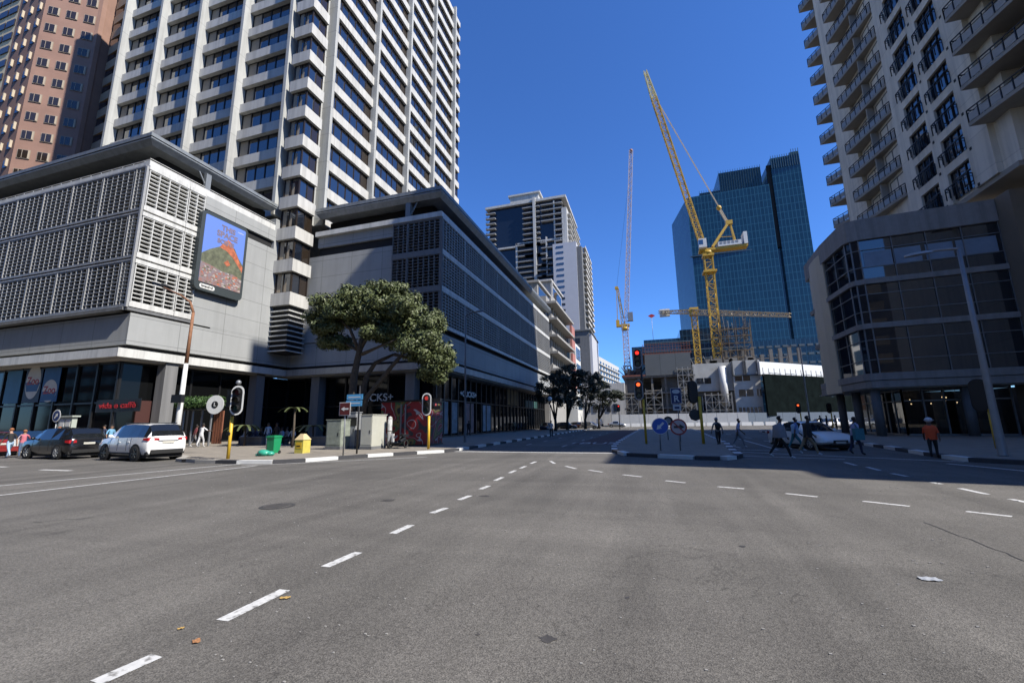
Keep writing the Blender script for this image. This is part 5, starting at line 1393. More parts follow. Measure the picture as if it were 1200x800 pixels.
# R sign
y_ = 33.; q = ony(792.5, 467, y_); t = thing('road_sign', 'dark blue parking reservation sign with a white letter R', 'road sign', (q.x+.06, y_, ZP)); off = (q.x+.06, y_, ZP)
post(t, off, q.x+.06, y_, q.z+.5); b = MB(off); b.m = 1; b.box(q.x-.36, y_-.06, q.z-.36, q.x+.36, y_-.045, q.z+.75); b.m = 0; b.box(q.x-.33, y_-.068, q.z-.33, q.x+.33, y_-.059, q.z+.72); b.m = 1; b.disc((q.x, y_-.07, q.z+.5), (0, -1, 0), .15, .006, 20, .26); b.box(q.x-.27, y_-.06, q.z-.82, q.x+.27, y_-.045, q.z-.42); b.m = 0; b.box(q.x-.16, y_-.068, q.z-.7, q.x+.16, y_-.059, q.z-.56); b.build('plate', [M['sign_navy'], M['white']], t)
text('R', .62, M['white'], (q.x-off[0], -.074, q.z-.02-ZP), FACE_Y, t, 'lettering', .003, bold=.012)
# round sign by the island back & octagon back
y_ = 36.; q = ony(783, 493, y_); t = thing('road_sign', 'small round black-rimmed sign behind the keep-left sign', 'road sign', (q.x-.3, y_, ZP)); off = (q.x-.3, y_, ZP)
post(t, off, q.x-.1, y_, q.z+.3); b = MB(off); b.m = 0; b.disc((q.x, y_-.05, q.z), (0, -1, 0), .35, .02, 24); b.m = 1; b.disc((q.x, y_-.07, q.z), (0, -1, 0), .2, .01, 24); b.build('disc', [M['black'], M['steel']], t)
# one way
p = gp(402, 533.5, ZP); q = ony(405, 479, p.y); t = thing('road_sign', 'square dark red one-way sign with arrow pointing left', 'road sign', (p.x, p.y, ZP)); off = (p.x, p.y, ZP)
post(t, off, p.x, p.y, q.z+.25); b = MB(off); b.m = 1; b.box(q.x-.33, p.y-.06, q.z-.33, q.x+.33, p.y-.045, q.z+.33); b.m = 0; b.box(q.x-.30, p.y-.067, q.z-.30, q.x+.30, p.y-.059, q.z+.30); b.m = 1; arrow(b, (q.x, q.z), pi, .22, .04, p.y-.07); b.build('plate', [mat('dark_sign_red', (.12, .02, .02), .5), M['white']], t)
# street name
p = gp(418, 531.5, ZP); q = ony(416.5, 468.5, p.y); t = thing('street_name_sign', 'pale blue street name plates on a dark post under the street tree', 'street sign', (p.x, p.y, ZP)); off = (p.x, p.y, ZP)
post(t, off, p.x, p.y, q.z+.75, .045, M['frame']); b = MB(off); sb = mat('street_plate', (.10, .38, .68), .5)
b.box(q.x-.50, p.y-.07, q.z+.02, q.x+.50, p.y-.05, q.z+.30); b.box(q.x-.52, p.y-.09, q.z-.33, q.x+.48, p.y-.07, q.z-.03); b.m = 1; b.box(q.x-.40, p.y-.075, q.z+.12, q.x+.36, p.y-.071, q.z+.17); b.box(q.x-.40, p.y-.095, q.z-.20, q.x+.36, p.y-.091, q.z-.15); b.build('plates', [sb, M['white']], t)
# parking/tow round signs by the cars
y_ = 19.0; q = ony(67.5, 487, y_); t = thing('road_sign', 'round white and navy sign standing behind the black car', 'road sign', (q.x, y_, ZP)); off = (q.x, y_, ZP)
post(t, off, q.x, y_, q.z); b = MB(off); b.m = 0; b.disc((q.x, y_-.05, q.z), (0, -1, 0), .42, .012, 24); b.m = 1; b.disc((q.x, y_-.06, q.z), (0, -1, 0), .34, .012, 24); b.m = 0; arrow(b, (q.x, q.z), rad(50), .22, .05, p.y*0+y_-.075); b.build('disc', [M['white'], M['sign_navy']], t)
y_ = 20.5; q = ony(76, 494.5, y_); t = thing('meter_box', 'small pale green roadside cabinet sign on posts behind the black car', 'kiosk', (q.x, y_, ZP)); off = (q.x, y_, ZP)
b = MB(off); b.box(q.x-.75, y_, q.z-.45, q.x+.75, y_+.3, q.z+.35); b.m = 1; b.box(q.x-.55, y_-.02, q.z-.3, q.x-.05, y_-.005, q.z+.2); b.box(q.x+.1, y_-.02, q.z-.3, q.x+.6, y_-.005, q.z+.2); b.m = 0; b.box(q.x-.9, y_-.1, q.z+.36, q.x+.9, y_+.4, q.z+.46); b.m = 2; b.bar((q.x-.5, y_+.15, ZP), (q.x-.5, y_+.15, q.z-.45), .08); b.bar((q.x+.5, y_+.15, ZP), (q.x+.5, y_+.15, q.z-.45), .08); b.build('cabinet', [mat('pale_green', (.42, .46, .40), .6), M['white'], M['steel']], t)
y_ = 19.; q = ony(253, 474, y_); t = thing('hanging_sign', 'round white disc sign with a black letter beside the hedge canopy', 'sign', (q.x, y_, q.z)); off = (q.x, y_, q.z)
b = MB(off); b.m = 0; b.disc((q.x, y_-.03, q.z), (.2, -1, 0), .54, .03, 32); b.m = 1; b.disc((q.x+.005, y_-.065, q.z), (.2, -1, 0), .20, .01, 24); b.bar((q.x, y_+.03, q.z), (q.x+1.1, y_+.2, q.z+.1), .06); b.build('disc', [M['white'], M['black']], t)
text('L', .3, M['white'], (.01, -.085, 0), FACE_Y, t, 'lettering', .004, bold=.012)
# bin, cone-like yellow box, cabinets
p = gp(320, 531.5, ZP); t = thing('litter_bin', 'green wheeled street bin standing on the sunny corner pavement', 'bin', (p.x, p.y, ZP)); off = (p.x, p.y, ZP); gm = mat('bin_green', (.01, .28, .11), .5, var=.08)
b = MB(off); w0, w1 = .21, .26; b.add([(p.x-w0, p.y-w0, ZP+.05), (p.x+w0, p.y-w0, ZP+.05), (p.x+w0, p.y+w0, ZP+.05), (p.x-w0, p.y+w0, ZP+.05), (p.x-w1, p.y-w1, 1.02), (p.x+w1, p.y-w1, 1.02), (p.x+w1, p.y+w1, 1.02), (p.x-w1, p.y+w1, 1.02)], [(0,3,2,1), (4,5,6,7), (0,1,5,4), (1,2,6,5), (2,3,7,6), (3,0,4,7)]); b.build('body', gm, t)
b = MB(off); b.box(p.x-.29, p.y-.29, 1.02, p.x+.29, p.y+.29, 1.08); b.box(p.x-.24, p.y-.24, 1.08, p.x+.24, p.y+.24, 1.12); b.build('lid', gm, t)
b = MB(off); b.disc((p.x-.24, p.y+.2, ZP+.09), (1, 0, 0), .09, .04); b.disc((p.x+.2, p.y+.2, ZP+.09), (1, 0, 0), .09, .04); b.build('wheel', M['rubber'], t)
b = MB(off); b.box(p.x-.45, p.y-.05, ZP+.02, p.x-.35, p.y+.06, 1.08); b.m = 1; b.box(p.x-.66, p.y+.1, .4, p.x-.46, p.y+.3, .95); b.build('strapped_boards', [mat('tan_wood', (.35, .24, .12), .8), M['white']], t)
p2 = gp(312, 534, ZP); b = MB((p2.x, p2.y, ZP)); rr = random.Random(4)
b.ball((p2.x-.15, p2.y, ZP+.14), .26, 10, 7, 1.3, 1, .7); b.ball((p2.x+.12, p2.y+.1, ZP+.11), .19, 10, 6, 1.2, 1, .7); b.ball((p2.x-.42, p2.y-.05, ZP+.05), .15, 8, 5, 1.6, 1, .4)
for i, v in enumerate(b.v): b.v[i] = v*(1+rr.uniform(-.08, .08))
tag(b.build('refuse_bag', mat('green_plastic', (.04, .36, .24), .35, var=.2, scale=6)), 'crumpled turquoise refuse bag slumped at the foot of the green bin', 'bag')
p = gp(354, 530.5, ZP); t = thing('bollard_box', 'yellow pointed street box with black print on the corner pavement', 'street box', (p.x, p.y, ZP)); off = (p.x, p.y, ZP)
b = MB(off); s_ = .28; z1 = .86; b.box(p.x-s_, p.y-s_, ZP, p.x+s_, p.y+s_, z1); b.build('body', mat('pale_yellow', (.62, .52, .10), .6, var=.15, scale=5), t)
b = MB(off); b.add([(p.x-s_-.03, p.y-s_-.03, z1), (p.x+s_+.03, p.y-s_-.03, z1), (p.x+s_+.03, p.y+s_+.03, z1), (p.x-s_-.03, p.y+s_+.03, z1), (p.x-.1, p.y-.1, z1+.32), (p.x+.1, p.y-.1, z1+.32), (p.x+.1, p.y+.1, z1+.32), (p.x-.1, p.y+.1, z1+.32)], [(3,2,1,0), (4,5,6,7), (0,1,5,4), (1,2,6,5), (2,3,7,6), (3,0,4,7)]); b.build('cap', mat('buff_cap', (.62, .48, .26), .7), t)
b = MB(off); b.box(p.x-.2, p.y-s_-.012, .4, p.x+.18, p.y-s_-.002, .72); b.m = 1; b.box(p.x-.15, p.y-s_-.02, .5, p.x+.1, p.y-s_-.011, .56); b.build('printed_panel', [M['yellow'], M['black']], t)
def cabinet(name, label, pl_, pr, ztop, depth, m, face_rot=0., trim=True, legs=None):
    a, c = gp(*pl_, ZP), gp(*pr, ZP); t = thing(name, label, 'utility box', (a.x, a.y, ZP)); off = (a.x, a.y, ZP); W = c.x-a.x
    b = MB(off); b.m = 1; b.box(a.x-.02, a.y-.02, ZP, c.x+.02, a.y+depth+.02, ZP+.18); b.m = 0; b.box(a.x, a.y, ZP+.18, c.x, a.y+depth, ztop-.05); b.box(a.x-.04, a.y-.04, ztop-.05, c.x+.04, a.y+depth+.04, ztop); b.build('housing', [m, M['concrete_dark']], t)
    b = MB(off); b.box(a.x+W*.06, a.y-.015, ZP+.28, a.x+W*.94, a.y-.003, ztop-.14); b.m = 1; b.box(a.x+W*.8, a.y-.03, (ztop+ZP)/2-.1, a.x+W*.85, a.y-.014, (ztop+ZP)/2+.1); b.build('door', [m, M['black']], t)
    return t, off
cabinet('utility_box', 'grey-green graffitied utility box left of the pay station', (381, 526.5), (399, 526.5), 1.98, .9, mat('grey_green', (.26, .29, .24), .7, var=.25, scale=4))
cabinet('utility_box', 'tallest pale utility box with a bright white side, right of the street name post', (421.5, 526.5), (435.5, 526.5), 2.25, 1.5, mat('pale_cabinet', (.50, .50, .43), .6, var=.06, scale=3))
t, off = cabinet('pay_station', 'narrow grey pay station between two utility boxes', (405, 525.5), (415.5, 525.5), 2.45, .6, mat('pay_grey', (.25, .26, .27), .6, var=.15, scale=5))
b = MB(off); a = gp(405, 525.5, ZP); b.box(a.x+.1, a.y-.03, 1.55, a.x+.75, a.y-.016, 2.1); b.build('screen_panel', M['frame'], t)
# painted kiosk
a, c = ony(446, 500, 27.0), ony(500, 500, 27.0)
def mural():
    m = bpy.data.materials.new('mural'); m.use_nodes = True; nt = m.node_tree; b = nt.nodes['Principled BSDF']; ge = nt.nodes.new('ShaderNodeNewGeometry')
    n = nt.nodes.new('ShaderNodeTexNoise'); n.inputs['Scale'].default_value = .5; n.inputs['Detail'].default_value = 1.0; n.inputs['Distortion'].default_value = 1.6; nt.links.new(ge.outputs['Position'], n.inputs['Vector'])
    r = nt.nodes.new('ShaderNodeValToRGB'); r.color_ramp.interpolation = 'CONSTANT'; e = r.color_ramp.elements
    e[0].position = 0; e[0].color = (.03, .03, .035, 1); e[1].position = .36; e[1].color = (.24, .014, .018, 1)
    for pos, col in ((.47, (.35, .35, .35, 1)), (.49, (.20, .014, .014, 1)), (.56, (.05, .12, .05, 1)), (.60, (.20, .14, .04, 1)), (.66, (.02, .02, .02, 1)), (.72, (.3, .05, .05, 1))):
        x = e.new(pos); x.color = col
    nt.links.new(n.outputs['Fac'], r.inputs[0]); nt.links.new(r.outputs[0], b.inputs['Base Color']); return m
t = thing('painted_kiosk', 'kiosk covered in a red, black and yellow street mural', 'kiosk', (a.x, 27, ZP)); off = (a.x, 27, ZP)
b = MB(off); b.box(a.x, 27, ZP+.1, c.x, 29.4, 3.15); b.build('walls', mural(), t)
b = MB(off); b.box(a.x-.1, 26.9, 3.15, c.x+.1, 29.5, 3.27); b.box(a.x-.05, 26.95, ZP, c.x+.05, 29.45, ZP+.1); b.build('roof', M['frame'], t)
b = MB(off); b.box(c.x-1.7, 26.93, .5, c.x-1.6, 26.99, 3.0); b.box(a.x+1.6, 26.93, .4, a.x+1.7, 26.99, 3.0); b.build('shutter_rail', M['steel'], t)
p = gp(456, 525, ZP); b = MB((p.x, p.y, ZP)); b.tube([(p.x, p.y, ZP), (p.x, p.y, 1.95)], .14, 12); b.ball((p.x, p.y, 1.98), .15)
tag(b.build('bollard', mat('white_grey_post', (.42, .42, .40), .7, var=.5, scale=5)), 'mottled white post in front of the painted kiosk', 'post')
# scooter parked by the kiosk
p = gp(466, 525, ZP); t = thing('parked_scooter', 'dark scooter with a white leg shield parked by the painted kiosk', 'scooter', (p.x, p.y, ZP)); off = (p.x, p.y, ZP)
for dx in (-.55, .6):
    b = MB(off); 
    pts = [(p.x+.25*0+dx*.35+.0, p.y+dx+.22*cos(2*pi*k/16), ZP+.25+.22*sin(2*pi*k/16)) for k in range(17)]; b.tube(pts, .05, 6, False); b.build('wheel', M['rubber'], t)
b = MB(off); b.tube([(p.x-.2, p.y-.55, .5), (p.x, p.y, .45), (p.x+.15, p.y+.5, .75)], [.1, .14, .18], 8); b.tube([(p.x-.2, p.y-.55, .4), (p.x-.16, p.y-.42, 1.15)], .05, 6); b.bar((p.x-.5, p.y-.4, 1.2), (p.x+.15, p.y-.4, 1.2), .05); b.box(p.x+.02, p.y+.1, .85, p.x+.3, p.y+.8, .98); b.build('body', M['black'], t)
b = MB(off); b.box(p.x-.38, p.y-.5, .55, p.x, p.y-.42, 1.05); b.build('leg_shield', M['white'], t)

# ================================================================ VEGETATION
def leaves(b, clumps, dens, size, rnd, flat=.5, inner=.35):
    for (cx, cy, cz, rx, ry, rz) in clumps:
        n = int(dens*(rx*ry+ry*rz+rx*rz)/3)
        for _ in range(n):
            u = rnd.uniform(-1, 1); th = rnd.uniform(0, 2*pi); s = sqrt(1-u*u); r = rnd.uniform(inner, 1)**.5
            r *= 1+rnd.uniform(-.10, .14)
            d = Vector((s*cos(th), s*sin(th), u)); p = Vector((cx+d.x*rx*r, cy+d.y*ry*r, cz+d.z*rz*r))
            nrm = (d+Vector((rnd.uniform(-1, 1), rnd.uniform(-1, 1), rnd.uniform(-.4, 1)))*flat*1.3).normalized()
            a = nrm.cross(Vector((rnd.uniform(-1, 1), rnd.uniform(-1, 1), rnd.uniform(-1, 1)))).normalized(); c = nrm.cross(a)
            L = size*rnd.uniform(.6, 1.3); W = L*.5
            b.quad(p-a*L, p-c*W, p+a*L, p+c*W)
def subclumps(big, k, rr, rnd):
    out = []
    for (cx, cy, cz, rx, ry, rz) in big:
        for _ in range(k):
            u = rnd.uniform(-.55, 1); th = rnd.uniform(0, 2*pi); s = sqrt(1-u*u); q = rnd.uniform(.62, .95)
            r = rnd.uniform(rr*.7, rr*1.3); out.append((cx+s*cos(th)*rx*q, cy+s*sin(th)*ry*q, cz+u*rz*q, r, r, r*.75))
    return out
rnd = random.Random(17)
TX, TY = ony(414, 500, 26.5).x, 26.5
t = thing('street_tree', 'large olive-green street tree with leaning trunks on the left corner pavement', 'tree', (TX, TY, ZP)); off = (TX, TY, ZP)
P_ = lambda x, y, d=0.: ony(x, y, 26.5+d)
b = MB(off)
tr = [(Vector((TX, TY, ZP)), P_(413, 470), P_(415, 440), P_(424, 415), P_(440, 392)), ]
b.tube([Vector((TX-.1, TY, ZP)), P_(412.5, 470), P_(415, 440), P_(421, 412), P_(426, 388)], [.36, .30, .26, .22, .15], 10)
b.tube([Vector((TX+.3, TY+.1, ZP)), P_(423, 466, .2), P_(430, 440, .3), P_(440, 425, .5), P_(462, 415, .8)], [.24, .2, .18, .15, .1], 8)
b.tube([Vector((TX+.5, TY-.1, ZP)), P_(429, 466, -.3), P_(446, 446, -.4), P_(460, 428, -.4), P_(485, 400, 0)], [.22, .18, .17, .15, .09], 8)
for (x0, y0, x1, y1, x2, y2, d) in ((421, 412, 410, 385, 395, 372, -.8), (421, 412, 436, 385, 444, 360, .3), (426, 388, 420, 365, 415, 350, 1), (424, 415, 440, 408, 470, 395, -1), (421, 411, 405, 402, 392, 400, .6), (462, 415, 480, 420, 505, 430, .7), (440, 392, 470, 370, 488, 355, .5), (426, 388, 440, 350, 450, 340, -.5)):
    b.tube([P_(x0, y0), P_(x1, y1, d*.5), P_(x2, y2, d)], [.14, .10, .04], 6)
b.build('trunk', M['bark'], t)
big = []
for (x, y, rx, rz, d) in ((392, 360, 1.9, .95, 0), (378, 372, 1.1, .55, .2), (418, 352, 2.0, 1.25, .4), (440, 352, 2.2, 1.5, -.4), (452, 372, 2.0, 1.3, .8), (462, 345, 1.2, .7, .5), (385, 384, 1.0, .6, -.5), (394, 401, .9, .4, .3), (480, 365, 1.6, 1.1, -.3), (492, 385, 2.2, 1.5, .3), (500, 408, 2.1, 1.5, -.2), (512, 425, 1.3, 1.2, .2), (478, 400, 1.7, 1.2, .6), (505, 440, .9, .7, 0), (430, 376, 1.7, 1.0, .5), (408, 368, 1.6, .9, -.5), (448, 390, 1.4, .8, -.3), (466, 380, 1.5, 1.1, .9)):
    c = P_(x, y, d); big.append((c.x, c.y, c.z, rx, rx*1.05, rz))
cl = subclumps(big, 24, .55, rnd)
b = MB(off); leaves(b, cl, 620, .11, rnd, .5, .3); leaves(b, [(c[0], c[1], c[2], c[3]*.8, c[4]*.8, c[5]*.78) for c in big], 220, .15, rnd, .8, .1)
b.build('crown', M['leaf'], t)
def dark_tree(px0, Y, label, blobs, seed):
    rnd = random.Random(seed); base = gp(px0[0], px0[1], 0); bx_ = ony(px0[0], 500, Y).x
    t = thing('street_tree', label, 'tree', (bx_, Y, ZP), 0, 'dark trees along the street kerb'); off = (bx_, Y, ZP)
    big = []; b = MB(off)
    Q = lambda x, y, d=0: ony(x, y, Y+d)
    for (x, y, rx, rz, d) in blobs:
        c = Q(x, y, d); big.append((c.x, c.y, c.z, rx, rx, rz))
        b.tube([(bx_, Y, ZP+1.6), Q((x+px0[0])/2, (y+470)/2+8, d*.4), c], [.17, .11, .04], 6)
    b.tube([(bx_, Y, ZP), (bx_+.05, Y, ZP+1.0), (bx_, Y, ZP+1.9)], [.28, .24, .2], 8); b.build('trunk', M['bark2'], t)
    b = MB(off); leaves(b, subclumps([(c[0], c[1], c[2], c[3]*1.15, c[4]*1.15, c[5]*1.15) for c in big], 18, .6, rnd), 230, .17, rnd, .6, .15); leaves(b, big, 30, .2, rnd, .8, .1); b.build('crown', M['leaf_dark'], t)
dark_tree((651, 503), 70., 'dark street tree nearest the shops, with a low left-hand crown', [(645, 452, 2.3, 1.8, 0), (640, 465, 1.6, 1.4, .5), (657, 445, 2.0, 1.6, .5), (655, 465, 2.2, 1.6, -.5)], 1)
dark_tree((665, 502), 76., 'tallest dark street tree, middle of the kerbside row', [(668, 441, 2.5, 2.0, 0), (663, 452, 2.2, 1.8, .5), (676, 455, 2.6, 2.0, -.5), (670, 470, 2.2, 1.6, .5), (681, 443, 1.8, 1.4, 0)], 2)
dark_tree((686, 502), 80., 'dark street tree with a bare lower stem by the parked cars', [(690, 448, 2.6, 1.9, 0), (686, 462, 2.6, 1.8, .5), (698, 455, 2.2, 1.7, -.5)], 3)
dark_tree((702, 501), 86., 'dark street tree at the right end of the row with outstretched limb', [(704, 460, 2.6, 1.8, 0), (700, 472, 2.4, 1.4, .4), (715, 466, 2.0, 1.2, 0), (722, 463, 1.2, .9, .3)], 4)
# hedge canopy on posts by the cafe
hx = -35.5; y0 = 23.2; y1 = 30.6
p0 = ony(202, 473, 25.2); p1 = ony(268, 474, 26.8)
t = thing('hedge_canopy', 'long box of leafy green hedge raised on posts over the cafe terrace', 'hedge', (p0.x, 26, ZP)); off = (p0.x, 26, ZP)
zc = p0.z; 
b = MB(off); n = 9; cl = []
for i in range(26):
    f_ = i/25; c = p0.lerp(p1, f_); cl.append((c.x, 26+rnd.uniform(-.15, .15), zc+.05+rnd.uniform(-.05, .05), .38, .6, .52))
leaves(b, cl, 1100, .085, rnd, .6, .3); b.build('foliage', M['leaf_hedge'], t)
b = MB(off); b.box(p0.x, 25.6, zc-.5, p1.x, 26.4, zc-.4); b.build('trough', M['frame'], t)
for i in range(4):
    b = MB(off); c = p0.lerp(p1, (i+.3)/4); b.bar((c.x, 26, ZP), (c.x, 26, zc-.5), .1); b.build('post', M['steel'], t)
b = MB(off); c = p0.lerp(p1, .86)
for k in range(4): b.box(c.x-.5+k*.26, 26.5, .3, c.x-.32+k*.26, 26.6, zc-.6)
b.build('slat_screen', mat('teak', (.25, .09, .045), .6, var=.2), t)
# palms and planters in shade
def palm(label, x, y, h, n, L, seed, m):
    rnd = random.Random(seed); t = thing('small_palm', label, 'palm', (x, y, ZP), 0, 'small palms by the dark arcade'); off = (x, y, ZP)
    b = MB(off); b.tube([(x, y, ZP), (x+.05, y, h*.5), (x, y, h)], [.09, .07, .06], 8); b.build('stem', M['bark'], t)
    b = MB(off)
    for k in range(n):
        a = 2*pi*k/n+rnd.uniform(-.2, .2); d = Vector((cos(a), sin(a), 0)); s = Vector((-sin(a), cos(a), 0)); pr = None
        for i in range(6):
            f_ = i/5; p = Vector((x, y, h))+d*L*f_+Vector((0, 0, L*(.55*f_-.75*f_*f_))); w = .10*L*(1-abs(f_-.4))
            if pr: b.quad(pr[0]-s*pr[1], p-s*w, p, pr[0]); b.quad(pr[0], p, p+s*w, pr[0]+s*pr[1])
            pr = (p, w)
    b.build('fronds', m, t)
q = ony(344, 500, 25.); palm('thin pale-fronded palm in front of the dark arcade, right of the bin', q.x, 25., ony(345, 479, 25.).z, 9, 1.1, 5, M['leaf'])
q = ony(367, 500, 28.); palm('low palm bush behind the yellow box', q.x, 28., 1.5, 12, 1.6, 6, M['leaf'])
q = ony(288, 500, 26.5); palm('leafy palm bush just right of the yellow traffic pole', q.x, 26.5, 1.6, 12, 1.5, 8, M['leaf'])
for (px_, lab) in ((296, 'dark planter box beside the seated people'), (374, 'dark planter box behind the graffitied utility box')):
    q = ony(px_, 518, 27.5); b = MB((q.x, 27.5, ZP)); b.box(q.x-1.1, 27.3, ZP, q.x+1.1, 28.2, .72); b.box(q.x-1.16, 27.24, .72, q.x+1.16, 28.26, .80); tag(b.build('planter', M['concrete_dark']), lab, 'planter', 'planters at the arcade')
# ================================================================ VEHICLES
HL = mat('headlamp', (.55, .57, .6), .12, spec=.9); TLm = mat('tail_lamp', (.42, .015, .02), .2); PLm = mat('number_plate', (.6, .58, .5), .5)
CG = mat('car_glass', (.012, .014, .016), .03, spec=.9)
def carpaint(name, c, metal=.2, rough=.28):
    m = mat(name, c, rough, metal=metal, spec=.6); m.node_tree.nodes['Principled BSDF'].inputs['Coat Weight'].default_value = .7; m.node_tree.nodes['Principled BSDF'].inputs['Coat Roughness'].default_value = .06; return m
# stations: (y fraction from rear 0 to front 1, z_low, z_shoulder, z_roof, w_low, w_shoulder, w_roof)   fractions of L, H, W/2
SHAPES = {
 'suv': [(0,.30,.56,.60,.86,.84,.80),(.012,.20,.62,.66,.92,.90,.80),(.03,.19,.63,.80,.95,.95,.76),(.085,.18,.635,.965,.98,.98,.74),(.20,.17,.64,.985,1,.99,.745),(.36,.17,.635,1,1,.99,.75),(.385,.17,.635,1,1,.99,.75),(.53,.17,.63,.99,1,.99,.75),(.555,.17,.63,.985,1,.99,.75),(.63,.17,.625,.94,1,.98,.73),(.755,.18,.62,.64,1,.965,.80),(.90,.20,.585,.60,.97,.93,.74),(.965,.22,.53,.55,.92,.86,.68),(.99,.26,.44,.46,.84,.78,.60),(1,.30,.38,.39,.78,.72,.55)],
 'hatch': [(0,.32,.56,.60,.84,.82,.76),(.015,.20,.63,.68,.92,.90,.78),(.05,.19,.64,.83,.96,.95,.74),(.12,.18,.645,.95,.98,.98,.72),(.24,.18,.64,.985,1,.99,.73),(.36,.18,.635,1,1,.99,.735),(.385,.18,.635,1,1,.99,.735),(.54,.18,.62,.985,1,.985,.73),(.60,.18,.615,.94,1,.98,.72),(.76,.18,.60,.625,1,.95,.80),(.90,.20,.55,.57,.97,.90,.72),(.965,.22,.48,.50,.90,.82,.64),(.99,.26,.40,.42,.82,.74,.56),(1,.30,.35,.36,.76,.68,.5)],
 'sedan': [(0,.32,.56,.58,.84,.80,.72),(.015,.22,.64,.66,.92,.90,.76),(.06,.20,.665,.69,.96,.94,.78),(.17,.19,.67,.71,.98,.97,.78),(.30,.18,.66,.95,1,.985,.71),(.38,.18,.65,.995,1,.99,.71),(.40,.18,.65,1,1,.99,.71),(.55,.18,.635,.985,1,.985,.71),(.60,.18,.63,.94,1,.98,.70),(.74,.18,.615,.64,1,.95,.80),(.90,.20,.56,.58,.97,.90,.72),(.965,.22,.49,.51,.90,.82,.64),(.99,.26,.41,.43,.82,.74,.56),(1,.30,.36,.37,.76,.68,.5)],
 'van': [(0,.20,.56,.60,.9,.9,.86),(.01,.18,.58,.95,.95,.95,.86),(.05,.18,.585,.99,1,.98,.87),(.3,.18,.585,1,1,.99,.88),(.32,.18,.585,1,1,.99,.88),(.6,.18,.58,1,1,.99,.87),(.62,.18,.58,1,1,.99,.87),(.75,.18,.575,.95,1,.98,.84),(.88,.18,.56,.60,1,.96,.84),(.97,.2,.48,.5,.94,.88,.74),(1,.26,.36,.37,.86,.8,.6)],
}
